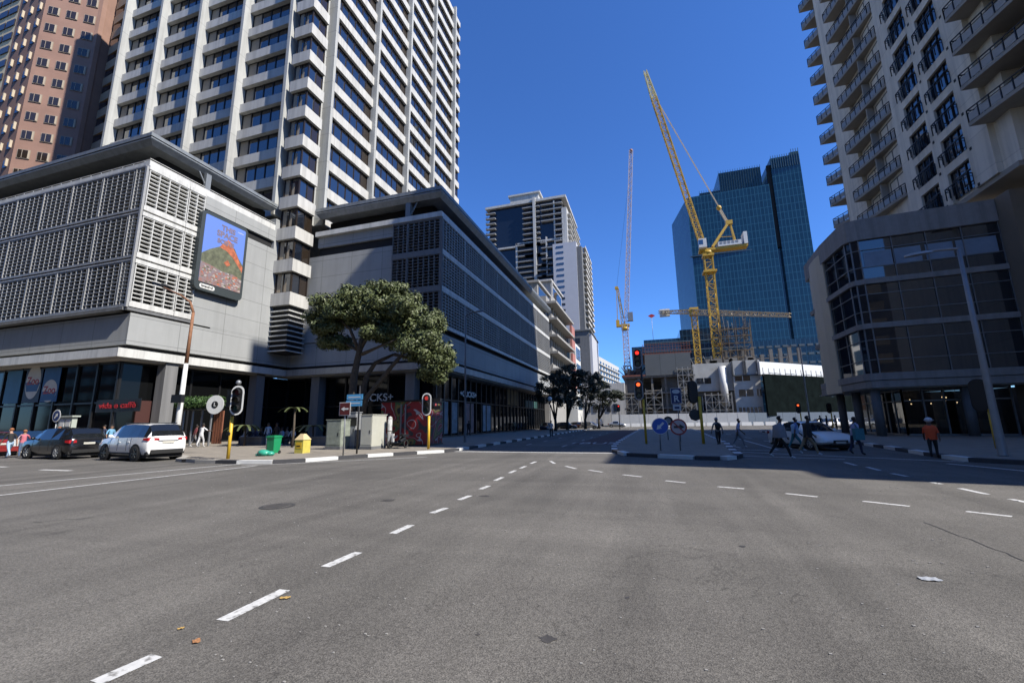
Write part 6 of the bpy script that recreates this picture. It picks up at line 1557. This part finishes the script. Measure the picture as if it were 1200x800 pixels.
def car(label, shape, loc, heading, L, W, Hh, paint, group=None, detail=True, name='parked_car', rims=None, cat='car', plate=True, tailbar=False, wheel_r=.33):
    """heading: direction of the nose in the ground plane (radians from +x)"""
    t = thing(name, label, cat, loc, heading-pi/2, group)
    st = SHAPES[shape]; hw = W/2
    body = MB(); side = MB(); ws = MB(); rw = MB(); body.smooth = True
    rows = []
    for (f_, zl, zs, zr, wl, wsd, wr) in st:
        y = (f_-.5)*L; zl, zs, zr = zl*Hh, zs*Hh, zr*Hh
        crown = .012*Hh if zr-zs < .1*Hh else .02*Hh
        rows.append([(0, y, zl), (wl*hw*.88, y, zl), (wl*hw, y, zl+(zs-zl)*.22), (max(wl, wsd)*hw*1.0, y, zl+(zs-zl)*.62), (wsd*hw*.985, y, zs), (wr*hw, y, zr-.01*Hh), (wr*hw*.78, y, zr+crown*.6), (0, y, zr+crown)])
    def emit_strip(mb, A, B, k, flip):
        for s in (1, -1):
            q = [A[k], B[k], B[k+1], A[k+1]]; q = [(v[0]*s, v[1], v[2]) for v in q]
            if s < 0: q = q[::-1]
            mb.add(q, [(0, 1, 2, 3)])
    for i in range(len(rows)-1):
        A, B = rows[i], rows[i+1]
        ha = (st[i][3]-st[i][2]); hb = (st[i+1][3]-st[i+1][2])
        pillar = (st[i+1][0]-st[i][0]) < .03 and ha > .25 and hb > .25
        for k in range(7):
            tgt = body
            if k == 4 and ha > .15 and hb > .15: tgt = side
            if k in (5, 6):
                if st[i][0] > .5 and abs(st[i+1][3]-st[i][3]) > .2: tgt = ws
                if st[i][0] < .2 and ((shape in ('suv', 'hatch', 'van') and st[i+1][3]-st[i][3] > .1 and st[i][3] > .62) or (shape == 'sedan' and .1 < st[i][0] and st[i+1][3]-st[i][3] > .2)): tgt = rw
                if shape == 'sedan' and .12 < st[i][0] < .2: tgt = rw
            emit_strip(tgt, A, B, k, 1)
    for rws, rev in ((rows[0], True), (rows[-1], False)):
        loop = [(v[0], v[1], v[2]) for v in rws]+[(-v[0], v[1], v[2]) for v in rws[-2:0:-1]]
        body.add(loop, [tuple(range(len(loop)))[::-1 if not rev else 1]])
    # weld body
    bo = body.build('body', paint, t); bm = bmesh.new(); bm.from_mesh(bo.data); bmesh.ops.remove_doubles(bm, verts=bm.verts, dist=.002); bmesh.ops.recalc_face_normals(bm, faces=bm.faces)
    bm.to_mesh(bo.data); bm.free(); bo.data.set_sharp_from_angle(angle=rad(38))
    def prox(mb, nm):
        if not mb.f: return
        # weld and nudge outward slightly
        o = mb.build(nm, CG, t); return o
    for sg in (1, -1):
        hf = MB(); q = [i for i, f in enumerate(side.f) if side.v[f[0]].x*sg > 0]
        for i in q: hf.add([side.v[j] for j in side.f[i]], [(0, 1, 2, 3)])
        prox(hf, 'side_window')
    prox(ws, 'windscreen'); prox(rw, 'rear_window')
    # wheels
    wy = (.295*L, -.30*L)
    rim = rims or M['galv']
    arch = MB()
    for y in wy:
        for s in (-1, 1):
            arch.disc((s*(hw-.005), y, wheel_r+.02), (s, 0, 0), wheel_r*1.17, .012, 24)
    arch.build('wheel_arch', M['rubber'], t)
    fw = None
    for y in wy:
        for s in (-1, 1):
            w = MB(); c = Vector((s*(hw-.10), y, wheel_r))
            prof = [(wheel_r*.62, .125), (wheel_r*.9, .125), (wheel_r, .085), (wheel_r, -.085)]; vs = []; n = 24
            for (r, dx) in prof:
                for k in range(n): a = 2*pi*k/n; vs.append((s*dx, r*cos(a), r*sin(a)))
            fs = [((i)*n+k, i*n+(k+1) % n, (i+1)*n+(k+1) % n, (i+1)*n+k) for i in range(3) for k in range(n)]
            w.smooth = True; w.add(vs, fs)
            wo = w.build('wheel', M['rubber'], t); wo.location = c
            r_ = MB(); r_.m = 1; r_.disc((s*.05, 0, 0), (s, 0, 0), wheel_r*.63, .02, 20); r_.m = 0
            for k in range(6):
                a = 2*pi*k/6; r_.bar((s*.10, 0, 0), (s*.105, cos(a)*wheel_r*.62, sin(a)*wheel_r*.62), .05, .06)
            for k in range(20):
                a0, a1 = 2*pi*k/20, 2*pi*(k+1)/20; r_.bar((s*.11, cos(a0)*wheel_r*.62, sin(a0)*wheel_r*.62), (s*.11, cos(a1)*wheel_r*.62, sin(a1)*wheel_r*.62), .03, .03)
            r_.disc((s*.1, 0, 0), (s, 0, 0), .06, .02, 10); r_.build('rim', [rim, M['rubber']], wo)
    # underbody pan
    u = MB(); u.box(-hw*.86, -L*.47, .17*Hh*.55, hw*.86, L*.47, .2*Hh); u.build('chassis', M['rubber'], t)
    def at(f_):   # interpolate station
        for i in range(len(st)-1):
            if st[i][0] <= f_ <= st[i+1][0]:
                q = (f_-st[i][0])/(st[i+1][0]-st[i][0]); return [a+(b_-a)*q for a, b_ in zip(st[i], st[i+1])]
    if detail:
        # door seams and handles
        d = MB()
        for f_ in (.30, .375, .545, .70):
            s_ = at(f_); y = (f_-.5)*L; z0 = s_[1]*Hh+.12; z1 = s_[2]*Hh-.02; zm = s_[1]*Hh+(s_[2]-s_[1])*Hh*.62
            for s in (1, -1):
                xm = max(s_[4], s_[5])*hw+.003; xs = s_[5]*hw*.985+.003; d.bar((s*xm, y, z0+.08), (s*xm, y, zm), .012, .012); d.bar((s*xm, y, zm), (s*xs, y, z1), .012, .012)
        d.build('door_seam', M['black'], t)
        for f_ in (.34, .52):
            for s in (1, -1):
                s_ = at(f_); y = (f_-.5)*L; h = MB(); zz = s_[1]*Hh+(s_[2]-s_[1])*Hh*.74; h.bar((s*(s_[5]*hw+.012), y-.09, zz), (s*(s_[5]*hw+.012), y+.09, zz), .035, .03); h.build('door_handle', paint, t)
    # mirrors
    for s in (1, -1):
        s_ = at(.665); y = (.665-.5)*L; mz = s_[2]*Hh+.09; m_ = MB(); m_.smooth = True; m_.ball((s*(hw*.98+.1), y, mz), .12, 8, 6, .9, .6, .75); m_.bar((s*hw*.9, y, mz-.05), (s*(hw+.05), y, mz-.03), .05); m_.build('wing_mirror', paint, t)
    # lights
    for s in (1, -1):
        s_ = at(.955); y = (.955-.5)*L; h = MB(); z = s_[2]*Hh-.035*Hh
        h.add([(s*s_[5]*hw*.52, (.985-.5)*L+.012, z-.10*Hh), (s*s_[5]*hw*1.0, (.955-.5)*L+.02, z-.055*Hh), (s*(s_[5]*hw+.02), (.915-.5)*L, z+.025*Hh), (s*s_[5]*hw*.95, (.935-.5)*L+.035, z+.04*Hh), (s*s_[5]*hw*.52, (.975-.5)*L+.03, z-.03*Hh)], [(0, 1, 2, 3, 4)]); h.build('headlight', HL, t)
        s_ = at(.02); h = MB(); z = s_[2]*Hh
        if tailbar: h.add([(s*hw*.45, -.5*L-.035, z-.11), (s*hw*.45, -.5*L-.035, z-.02), (s*hw*.93, -.485*L-.03, z+.02), (s*(hw*.985+.004), -.42*L, z-.02), (s*(hw*.99+.004), -.42*L, z-.10), (s*hw*.95, -.485*L-.03, z-.14)], [(0, 1, 2, 5), (2, 3, 4, 5)])
        else: h.add([(s*hw*.62, -.5*L-.03, z-.16), (s*hw*.62, -.497*L-.03, z-.03), (s*hw*.93, -.485*L-.03, z-.01), (s*(hw*.985+.004), -.43*L, z-.03), (s*(hw*.99+.004), -.43*L, z-.14), (s*hw*.95, -.485*L-.03, z-.18)], [(0, 1, 2, 5), (2, 3, 4, 5)])
        h.build('tail_light', TLm, t)
    # bumpers, grille, plates
    g_ = MB(); g_.box(-hw*.42, .5*L-.012, .27*Hh, hw*.42, .5*L+.012, .36*Hh); g_.box(-hw*.55, .5*L-.03, .18*Hh, hw*.55, .5*L+.006, .235*Hh); g_.build('grille', M['black'], t)
    g_ = MB(); g_.box(-hw*.78, -.5*L-.02, .20*Hh, hw*.78, -.5*L+.12, .31*Hh); g_.box(-hw*.9, -.485*L, .17*Hh, hw*.9, -.44*L, .3*Hh); g_.build('rear_bumper', M['rubber'] if shape == 'suv' else paint, t)
    if plate:
        for y, z in ((.5*L+.014, .245*Hh), (-.5*L-.028, .47*Hh)):
            g_ = MB(); g_.box(-.26, y-.006, z, .26, y+.006, z+.11); g_.build('number_plate', PLm, t)
    return t
def heading(p, q): return atan2(q.y-p.y, q.x-p.x)
white = carpaint('white_car_paint', (1.0, 1.0, .98), .0, .3); blackp = carpaint('black_car_paint', (.012, .012, .014), .3); redp = carpaint('red_car_paint', (.30, .02, .02), .2); silver = carpaint('silver_car_paint', (.45, .46, .47), .6)
bluep = carpaint('dark_blue_car_paint', (.02, .03, .07), .3); browng = carpaint('brown_car_paint', (.12, .05, .03), .3)
darkrim = mat('dark_alloy', (.10, .10, .10), .35, metal=.8)
# white SUV turning out at the kerb
fl, rl, rr_ = gp(122, 539.0), gp(166, 540.8), gp(207, 537.5)
SUVP = (-24.6, 17.2, 0)
tsuv = car('white SUV with its nose towards the black car, parked by the corner kerb', 'suv', (-25.7, 16.5, 0), rad(173), 4.75, 1.87, 1.83, white, rims=darkrim, tailbar=True, wheel_r=.39)
b = MB(); b.m = 0
for s in (1, -1): b.bar((s*.62, -1.75, 1.86), (s*.60, .45, 1.88), .05)
b.build('roof_rail', M['black'], tsuv)
b = MB(); b.box(-.45, -2.41, .98, .45, -2.395, 1.03); b.build('tailgate_lettering', mat('badge_grey', (.3, .3, .3), .4), tsuv)
b = MB()
for s in (1, -1): b.box(s*.86-.07, -1.3, .34, s*.86+.07, 1.15, .42)
b.build('side_step', M['rubber'], tsuv)
car('black SUV parked at the kerb ahead of the white SUV', 'suv', (-32.4, 16.7, 0), rad(178), 4.7, 1.86, 1.68, blackp, wheel_r=.37)
car('red car parked at the kerb beyond two pedestrians', 'hatch', (-41.2, 17.2, 0), rad(180), 4.1, 1.75, 1.5, redp)
car('white sedan waiting at the crossing behind the pedestrians', 'sedan', (8.3, 28.0, 0), rad(-70), 4.5, 1.8, 1.45, white, name='waiting_car')
far = [('white saloon parked broadside under the street tree row', 'sedan', gp(723, 500.3), 0, silver), ('white van parked behind the last street tree', 'van', gp(703, 499.3), pi/2, white), ('dark blue car facing out by the shops, headlamps pale', 'hatch', gp(640, 504), -pi/2, bluep),
       ('black car parked under the tallest street tree', 'hatch', gp(664, 503), 0, blackp), ('brown-red car parked between the street trees', 'hatch', gp(680, 502.2), 0, browng), ('silver car parked beneath the bare-stemmed tree', 'hatch', gp(692, 502.2), -.3, silver)]
for (lab, sh, p, hd, pm_) in far: car(lab, sh, (p.x, p.y, 0), hd, 4.4 if sh != 'van' else 5.2, 1.78, 1.48 if sh != 'van' else 2.3, pm_, 'cars parked along the far street', False, plate=False)
for (lab, px_, pm_, sh) in (('white car parked in front of the right-hand hoarding, left of the podium columns', 982, white, 'sedan'), ('white car partly hidden behind the podium columns', 1008, white, 'hatch'), ('silver car beyond the crossing, nearest the thin lamp', 962, silver, 'hatch')):
    p = gp(px_, 501.5); car(lab, sh, (p.x, p.y, 0), rad(200), 4.4, 1.78, 1.5, pm_, 'cars beyond the crossing', False, plate=False)

# ================================================================ PEOPLE
SKIN = {'b': mat('skin_dark', (.10, .055, .035), .6), 'w': mat('skin_light', (.45, .27, .19), .6), 'm': mat('skin_mid', (.25, .14, .085), .6)}
HAIRM = {'k': mat('hair_black', (.012, .010, .009), .7), 'r': mat('hair_red', (.30, .11, .04), .7), 'g': mat('hair_grey', (.35, .34, .33), .7)}
CL = {}
def cloth(n, c): 
    if n not in CL: CL[n] = mat('cloth_'+n, c, .85, var=.12, scale=9)
    return CL[n]
for n, c in dict(white=(.62, .62, .62), grey=(.22, .22, .23), black=(.015, .015, .016), navy=(.025, .035, .08), blue=(.12, .20, .42), sky=(.18, .42, .62), red=(.42, .04, .04), maroon=(.14, .025, .03), pink=(.55, .16, .2), khaki=(.30, .22, .13), denim=(.09, .14, .25), orange=(.75, .09, .02), lilac=(.36, .38, .55), teal=(.06, .22, .25), lblue=(.36, .5, .66), green=(.05, .14, .06)).items(): cloth(n, c)
def person(label, loc, facing, hgt=1.72, skin='b', top='white', legs='black', shoes='white', hair='k', pose='walk', stride=.30, sleeve='long', phase=1, group=None, extra=None, slim=1., afro=False, seat=.45, arm=None, skirt=False):
    t = thing('person', label, 'person', loc, facing-pi/2, group)
    k = hgt/1.72
    V = []; R = []; E = []; K = []
    def v(x, y, z, r, parent=None, kind='t'):
        V.append((x*k*1.0, y*k, z*k)); R.append(r*k); K.append(kind)
        if parent is not None: E.append((parent, len(V)-1))
        return len(V)-1
    sit = pose == 'sit'
    hz = seat+.10 if sit else .92 - (.03 if pose == 'walk' else 0)
    pel = v(0, 0, hz, .135*slim, None, 'l')
    lean = .10 if pose == 'walk' else (.06 if sit else .02)
    wa = v(0, lean*.3, hz+.16, .125*slim, pel, 't'); ch = v(0, lean*.7, hz+.34, .150*slim, wa, 't'); nb = v(0, lean, hz+.50, .075, ch, 't')
    nk = v(0, lean+.02, hz+.57, .055, nb, 's'); hd1 = v(0, lean+.045, hz+.655, .088, nk, 's'); hd2 = v(0, lean+.04, hz+.735, .086, hd1, 's')
    tips = []
    for s in (1, -1):
        ph = s*phase
        if sit:
            hp = v(s*.09, .03, hz-.01, .095, pel, 'l'); kn = v(s*.13, .42, hz+.0, .068, hp, 'l'); an = v(s*.12, .44, .10, .045, kn, 'l'); to = v(s*.13, .60, .035, .035, an, 'f'); 
        else:
            st_ = stride*ph if pose == 'walk' else .03*ph
            lift = .10 if (pose == 'walk' and ph < 0) else 0
            hp = v(s*.09, 0, hz-.06, .098*slim, pel, 'l'); kn = v(s*.095, st_*.55+(.06 if pose == 'walk' else .01), .49+(.02 if lift else 0), .066*slim, hp, 'l')
            an = v(s*.09, st_, .09+lift, .044, kn, 'l'); to = v(s*.10, st_+.15, .035+lift*.35, .036, an, 'f')
        shd = v(s*.175*slim, lean, hz+.455, .062, nb, 't')
        sw = -ph*.20 if pose == 'walk' else 0
        if arm and arm.get(s) == 'fwd': el = v(s*.25, lean+.16, hz+.24, .045, shd, 'u'); wr = v(s*.20, lean+.40, hz+.30, .032, el, 'a')
        elif arm and arm.get(s) == 'out': el = v(s*.38, lean+.03, hz+.30, .045, shd, 'u'); wr = v(s*.56, lean+.12, hz+.28, .032, el, 'a')
        elif sit: el = v(s*.26, lean+.06, hz+.20, .045, shd, 'u'); wr = v(s*.17, lean+.27, hz+.10, .032, el, 'a')
        else: el = v(s*.25, lean+sw*.4-.02, hz+.20, .044, shd, 'u'); wr = v(s*.26, lean+sw+.06, hz-.03, .031, el, 'a')
        a0 = Vector(V[el]); a1 = Vector(V[wr]); d = (a1-a0).normalized()
        pm = a1+d*.08*k; V.append(tuple(pm)); R.append(.036*k); K.append('h'); E.append((wr, len(V)-1)); tips.append((pm, d, s))
    me = bpy.data.meshes.new('body_cage'); me.from_pydata(V, E, []); ob = bpy.data.objects.new('tmp', me); COL.objects.link(ob)
    sk = ob.modifiers.new('s', 'SKIN'); sk.use_smooth_shade = True; sub = ob.modifiers.new('u', 'SUBSURF'); sub.levels = 1; sub.render_levels = 1
    for i, sv in enumerate(me.skin_vertices[0].data):
        r = R[i]; sv.radius = (r, r*.78) if K[i] == 't' and i in (wa, ch) else (r, r); sv.use_root = (i == pel)
    dg = bpy.context.evaluated_depsgraph_get(); em = bpy.data.meshes.new_from_object(ob.evaluated_get(dg)); bpy.data.objects.remove(ob)
    mats = [cloth(top, None) if False else CL[top], CL[legs], CL[shoes], SKIN[skin], CL['black']]
    bm = bmesh.new(); bm.from_mesh(em)
    segs = [(Vector(V[a]), Vector(V[b_]), K[b_]) for a, b_ in E]
    kidx = {'t': 0, 'l': 1, 'f': 2, 's': 3, 'u': 0, 'a': 0 if sleeve == 'long' else 3, 'h': 3}
    for f in bm.faces:
        c = f.calc_center_median(); best = None
        for a, b_, kk in segs:
            ab = b_-a; q = max(0, min(1, (c-a).dot(ab)/max(1e-9, ab.length_squared))); dd = (c-(a+ab*q)).length
            if best is None or dd < best[0]: best = (dd, kk, q)
        kk = best[1]
        f.material_index = kidx[kk]; f.smooth = True
        if kk in ('t',) and c.z < (hz-.02)*k: f.material_index = 1
    # fingers, nose, ears and eyes become islands of the same body mesh
    def tube_into(pts, rs, mi, n=5):
        mb = MB(); mb.tube(pts, rs, n); vs = [bm.verts.new(p) for p in mb.v]
        for q in mb.f:
            try: fc = bm.faces.new([vs[i] for i in q]); fc.material_index = mi; fc.smooth = True
            except ValueError: pass
    for (pm, d, s) in tips:
        fwd = Vector((0, 1, 0)); fwd = (fwd-d*fwd.dot(d)).normalized(); inn = Vector((-s, 0, 0)); inn = (inn-d*inn.dot(d)).normalized()
        for q, ln in ((-.026, .070), (-.009, .085), (.009, .080), (.026, .062)):
            b0 = pm+fwd*q*k; tube_into([b0-d*.02*k, b0+d*ln*.5*k+inn*.006*k, b0+d*ln*.95*k+inn*.028*k], [.010*k, .009*k, .006*k], 3)
        b0 = pm+fwd*.032*k-d*.03*k; tube_into([b0, b0+(fwd+d).normalized()*.035*k, b0+(fwd*.6+d).normalized()*.062*k+inn*.008*k], [.012*k, .010*k, .007*k], 3)
    h = Vector(V[hd1])*.55+Vector(V[hd2])*.45; fr = .088*k
    tube_into([h+Vector((0, fr*.85, .015*k)), h+Vector((0, fr*1.22, -.012*k)), h+Vector((0, fr*.9, -.022*k))], [.008*k, .016*k, .008*k], 3)
    tube_into([h+Vector((-.025*k, fr*.93, -.052*k)), h+Vector((0, fr*1.0, -.053*k)), h+Vector((.025*k, fr*.93, -.052*k))], [.004*k, .008*k, .004*k], 3)
    for s in (1, -1):
        tube_into([h+Vector((s*fr*.98, -.01*k, .02*k)), h+Vector((s*fr*1.12, -.015*k, 0)), h+Vector((s*fr*.98, -.005*k, -.028*k))], [.010*k, .014*k, .008*k], 3)
        tube_into([h+Vector((s*.033*k, fr*.86, .018*k)), h+Vector((s*.033*k, fr*.97, .018*k))], [.011*k, .007*k], 4)
    em.materials.clear()
    for m in mats: em.materials.append(m)
    bm.to_mesh(em); bm.free()
    em.name = 'body'; bo = bpy.data.objects.new('body', em); COL.objects.link(bo); bo.parent = t
    hc = Vector(V[hd2])
    if hair:
        mb = MB(); rr_h = .102*k if not afro else .15*k
        mb.ball(hc+Vector((0, -.018*k, .012*k)), rr_h, 10, 8, 1, 1.02, .92)
        mb.v = [p if not (p.y > hc.y+.035*k and p.z < hc.z+.055*k) else Vector((p.x*.75, hc.y+.015*k, p.z)) for p in mb.v]
        ho = mb.build('hair', HAIRM[hair], t)
    if extra: extra(t, k, hz*k, lean*k, hc)
    return t
def bag(side=1, m='black', z=-.10, size=(.12, .3, .34)):
    def f(t, k, hz, lean, hc):
        b = MB(); x = side*.27; b.box(x-size[0]/2, -size[1]/2, hz+z-size[2]/2, x+size[0]/2, size[1]/2, hz+z+size[2]/2); b.bar((x, 0, hz+z+size[2]/2), (side*.12, 0, hz+.5), .03)
        b.build('shoulder_bag', CL[m], t)
    return f
def pack(m='black'):
    def f(t, k, hz, lean, hc):
        b = MB(); b.smooth = True; b.ball((0, lean-.2, hz+.3), .19, 10, 8, .85, .62, 1.2); b.build('backpack', CL[m], t)
    return f
def hat(m, brim=.15, hi=.0):
    def f(t, k, hz, lean, hc):
        b = MB(); b.ball(hc+Vector((0, -.005, .02)), .118, 12, 8, 1, 1.1, .85); b.disc(hc+Vector((0, .035, .0)), (0, 0, 1), brim, .015, 18, brim*.85); b.build('hat', CL[m], t)
    return f
def coat(m, z0, z1, w0, w1, split=False):
    """loose garment hanging from the shoulders"""
    def f(t, k, hz, lean, hc):
        b = MB(); b.smooth = True; n = 14; vs = []; fs = []
        prof = [(z1, .5), (z1-.06, 1.0), ((z0+z1)/2, (w0+w1)/2/w1), (z0, w0/w1)]
        for (z, r) in prof:
            for i in range(n): a = 2*pi*i/n; rip = 1+.05*sin(a*5+z*9); vs.append((cos(a)*w1*r*rip, lean*.6+sin(a)*w1*.68*r*rip, hz+z))
        for j in range(3):
            for i in range(n): fs.append((j*n+i, (j+1)*n+i, (j+1)*n+(i+1) % n, j*n+(i+1) % n))
        b.add(vs, fs); b.build('jacket', CL[m], t)
    return f
def vest(m):
    def f(t, k, hz, lean, hc):
        b = MB(); b.smooth = True; n = 14; vs = []; fs = []
        for (z, r, q) in ((.50, .10, .08), (.47, .21, .14), (.34, .225, .175), (.16, .21, .17), (-.08, .22, .18)):
            for i in range(n): a = 2*pi*i/n; vs.append((cos(a)*r*k*.92, lean*.7+sin(a)*q*k*.92, hz+z*k))
        for j in range(4):
            for i in range(n): fs.append((j*n+i, (j+1)*n+i, (j+1)*n+(i+1) % n, j*n+(i+1) % n))
        b.add(vs, fs); b.build('safety_vest', CL[m], t)
        b = MB(); b.smooth = True; b.ball(hc+Vector((0, 0, .03)), .125, 12, 8, 1, 1.15, .85); b.disc(hc+Vector((0, .04, .01)), (0, 0, 1), .165, .014, 18, .14); b.build('hard_hat', CL['white'], t)
    return f
def both(*fs):
    def f(*a):
        for q in fs: q(*a)
    return f
def G(x, y, z=0): return gp(x, y, z)
L_, R_, TO, AW = pi, 0, -pi/2, pi/2
X = 'pedestrians on the right-hand crossing'
person('person in dark clothes with a backpack at the island edge, back to us', G(843, 523), rad(100), 1.75, top='grey', legs='black', shoes='black', hair='g', pose='walk', stride=.15, extra=pack('black'), group=X)
person('person in a pale lilac top and grey trousers beside the island, walking right', G(866, 524), R_, 1.66, top='lilac', legs='grey', pose='walk', hair='k', sleeve='short', group=X)
person('person in a loose pale grey shawl and black trousers striding right', G(915, 537), R_, 1.74, top='grey', legs='black', pose='walk', stride=.36, extra=coat('grey', -.05, .5, .40, .30), group=X)
person('person in a blue-and-white shirt between the grey shawl and black jacket', G(933, 528), R_, 1.68, top='blue', legs='teal', pose='walk', sleeve='short', group=X, extra=coat('lblue', .0, .48, .24, .22))
person('person in a long black jacket and khaki trousers crossing in front of the white sedan', G(948, 533), R_, 1.74, top='black', legs='khaki', pose='walk', stride=.34, extra=coat('black', -.12, .5, .25, .23), group=X)
person('person in a pale blue top with a dark bag leaving the crossing', G(1004, 533), rad(20), 1.66, top='lilac', legs='navy', shoes='black', pose='walk', stride=.2, extra=bag(1, 'teal', .05, (.15, .42, .5)), group=X)
person('road worker in a bright orange vest and white hard hat on the right kerb', G(1096, 537), rad(60), 1.55, top='orange', legs='black', shoes='black', hair=None, pose='walk', stride=.12, extra=vest('orange'), sleeve='short')
for i, (px_, py_, tp, lg, lab, hd) in enumerate(((963, 503, 'black', 'black', 'leftmost of three dark-clothed people by the far white cars', AW), (970, 503, 'black', 'navy', 'middle of three dark-clothed people standing by the far white cars', R_), (981, 503.5, 'grey', 'black', 'rightmost, broader person of three by the far white cars, in grey', L_))):
    person(lab, G(px_, py_, ZP), hd, 1.74, top=tp, legs=lg, shoes='black', pose='stand', group='people standing by the far cars')
person('person in dark clothes walking on the shaded shop pavement behind the slender lamp', ony(549, 500, 48.)*1 if False else Vector((ony(549, 500, 48.).x, 48., ZP)), AW, 1.75, top='black', legs='black', shoes='black', pose='walk', stride=.2)
person('person in a brown top near the ochre shop window', Vector((ony(603, 500, 62.).x, 62., ZP)), TO, 1.75, top='khaki', legs='black', shoes='black', pose='stand')
person('person in a white shirt on the shaded road by the first street tree', Vector((ony(646, 500, 46.).x, 46., 0)), TO, 1.76, top='white', legs='black', shoes='black', pose='walk', stride=.14)
person('red-haired person in black top and pale shorts walking left past the red car', G(9, 536.5), L_, 1.74, skin='w', top='black', legs='lblue', shoes='white', hair='r', pose='walk', stride=.34, sleeve='short')
person('person in a pink top and jeans with a white bag beside the red car', G(24, 535.5), rad(150), 1.6, skin='m', top='pink', legs='denim', shoes='white', hair='r', pose='stand', arm={1: 'fwd', -1: 'fwd'}, extra=bag(-1, 'white', .02, (.2, .5, .4)))
p = ony(70, 500, 19.3); person('person in an orange top behind the black SUV', Vector((p.x, 19.3, ZP)), R_, 1.62, skin='m', top='orange', legs='navy', hair='r', pose='stand')
p = ony(131, 500, 20.5); person('person in a light blue shirt behind the bonnet of the white SUV', Vector((p.x, 20.5, ZP)), R_, 1.7, skin='m', top='sky', legs='denim', pose='stand', sleeve='short')
p = ony(150, 500, 24.0); person('person in dark clothes by the cafe door behind the white SUV', Vector((p.x, 22.5, ZP)), TO, 1.72, skin='m', top='navy', legs='black', pose='stand')
p = G(234, 524.0, ZP); person('person all in white walking away along the sunny pavement', p, rad(100), 1.76, top='white', legs='white', shoes='white', pose='walk', stride=.2, sleeve='short', arm={1: 'out'})
p = G(226, 524.0, ZP); person('person in a maroon top just left of the person in white', p, rad(70), 1.68, top='maroon', legs='grey', shoes='white', pose='walk', stride=.2, sleeve='short', hair='k')
seats = [(288, 'white', 'navy', 'sit'), (293, 'black', 'navy', 'sit'), (300, 'navy', 'denim', 'sit'), (307, 'black', 'lblue', 'sit'), (314, 'lblue', 'denim', 'stand'), (324, 'black', 'black', 'stand'), (331, 'lblue', 'navy', 'sit'), (337, 'grey', 'black', 'sit'), (343, 'white', 'black', 'sit')]
ordw = ['first', 'second', 'third', 'fourth', 'fifth', 'sixth', 'seventh', 'eighth', 'ninth']
nm = {'lblue': 'pale blue', 'navy': 'navy', 'white': 'white', 'black': 'black', 'grey': 'grey', 'denim': 'denim'}
a, c = ony(284, 510, 28.2), ony(348, 510, 28.2); bn = MB((a.x, 28.2, ZP)); bn.box(a.x, 28.1, ZP+.36, c.x, 28.7, ZP+.45)
for k in range(6): xx = a.x+(c.x-a.x)*(k+.5)/6; bn.box(xx-.15, 28.2, ZP, xx+.15, 28.6, ZP+.36)
tag(bn.build('bench', M['concrete_dark']), 'long low bench along the dark arcade with people seated on it', 'bench')
for i, (px_, tp, lg, ps) in enumerate(seats):
    q = ony(px_, 510, 25.0); y_ = 28.4 if ps == 'sit' else 27.6
    q = ony(px_, 510, y_)
    person('%s person from the left on the arcade bench row, %s, %s top' % (ordw[i], 'seated' if ps == 'sit' else 'standing', nm[tp]), Vector((q.x, y_, ZP)), TO+rad((i*37) % 50-25), 1.7, top=tp, legs=lg, shoes='white' if i % 2 else 'black', pose=ps, group='people resting at the arcade')

# ================================================================ LIGHT, SKY, CAMERA
AZ, EL = rad(13), rad(44.8)
sun_dir = Vector((cos(AZ)*cos(EL), -sin(AZ)*cos(EL), sin(EL)))
sl_ = bpy.data.lights.new('sun', 'SUN'); sl_.energy = 5.0; sl_.angle = rad(.53); sl_.color = (1, .945, .86)
so = bpy.data.objects.new('sun', sl_); COL.objects.link(so); so.rotation_euler = sun_dir.to_track_quat('Z', 'Y').to_euler()
W = bpy.data.worlds.new('World'); S.world = W; W.use_nodes = True; nt = W.node_tree
sky = nt.nodes.new('ShaderNodeTexSky'); sky.sky_type = 'NISHITA'; sky.sun_disc = False; sky.sun_elevation = EL; sky.sun_rotation = atan2(sun_dir.x, sun_dir.y)
sky.air_density = 1.0; sky.dust_density = .15; sky.ozone_density = 4.0; sky.altitude = 10
bg = nt.nodes['Background']; bg.inputs['Strength'].default_value = .060
tint = nt.nodes.new('ShaderNodeMix'); tint.data_type = 'RGBA'; tint.blend_type = 'MULTIPLY'; tint.inputs['Factor'].default_value = 1; tint.inputs['B'].default_value = (.72, 1.22, 2.0, 1)
nt.links.new(sky.outputs[0], tint.inputs['A']); nt.links.new(tint.outputs['Result'], bg.inputs['Color'])
cam = bpy.data.cameras.new('camera'); co = bpy.data.objects.new('camera', cam); COL.objects.link(co); S.camera = co
cam.sensor_width = 36; cam.sensor_fit = 'HORIZONTAL'; cam.lens = 36*F/1200; cam.clip_start = .1; cam.clip_end = 6000
mw = ROT.to_4x4(); mw.translation = Vector((0, 0, H)); co.matrix_world = mw
S.view_settings.view_transform = 'Standard'; S.view_settings.look = 'None'; S.view_settings.exposure = .80; S.view_settings.gamma = 1; S.view_settings.use_curve_mapping = False
S.cycles.max_bounces = 6; S.cycles.diffuse_bounces = 3; S.cycles.glossy_bounces = 3; S.cycles.transparent_max_bounces = 8; S.cycles.caustics_reflective = False; S.cycles.caustics_refractive = False
S.cycles.use_denoising = True; S.cycles.sample_clamp_indirect = 6
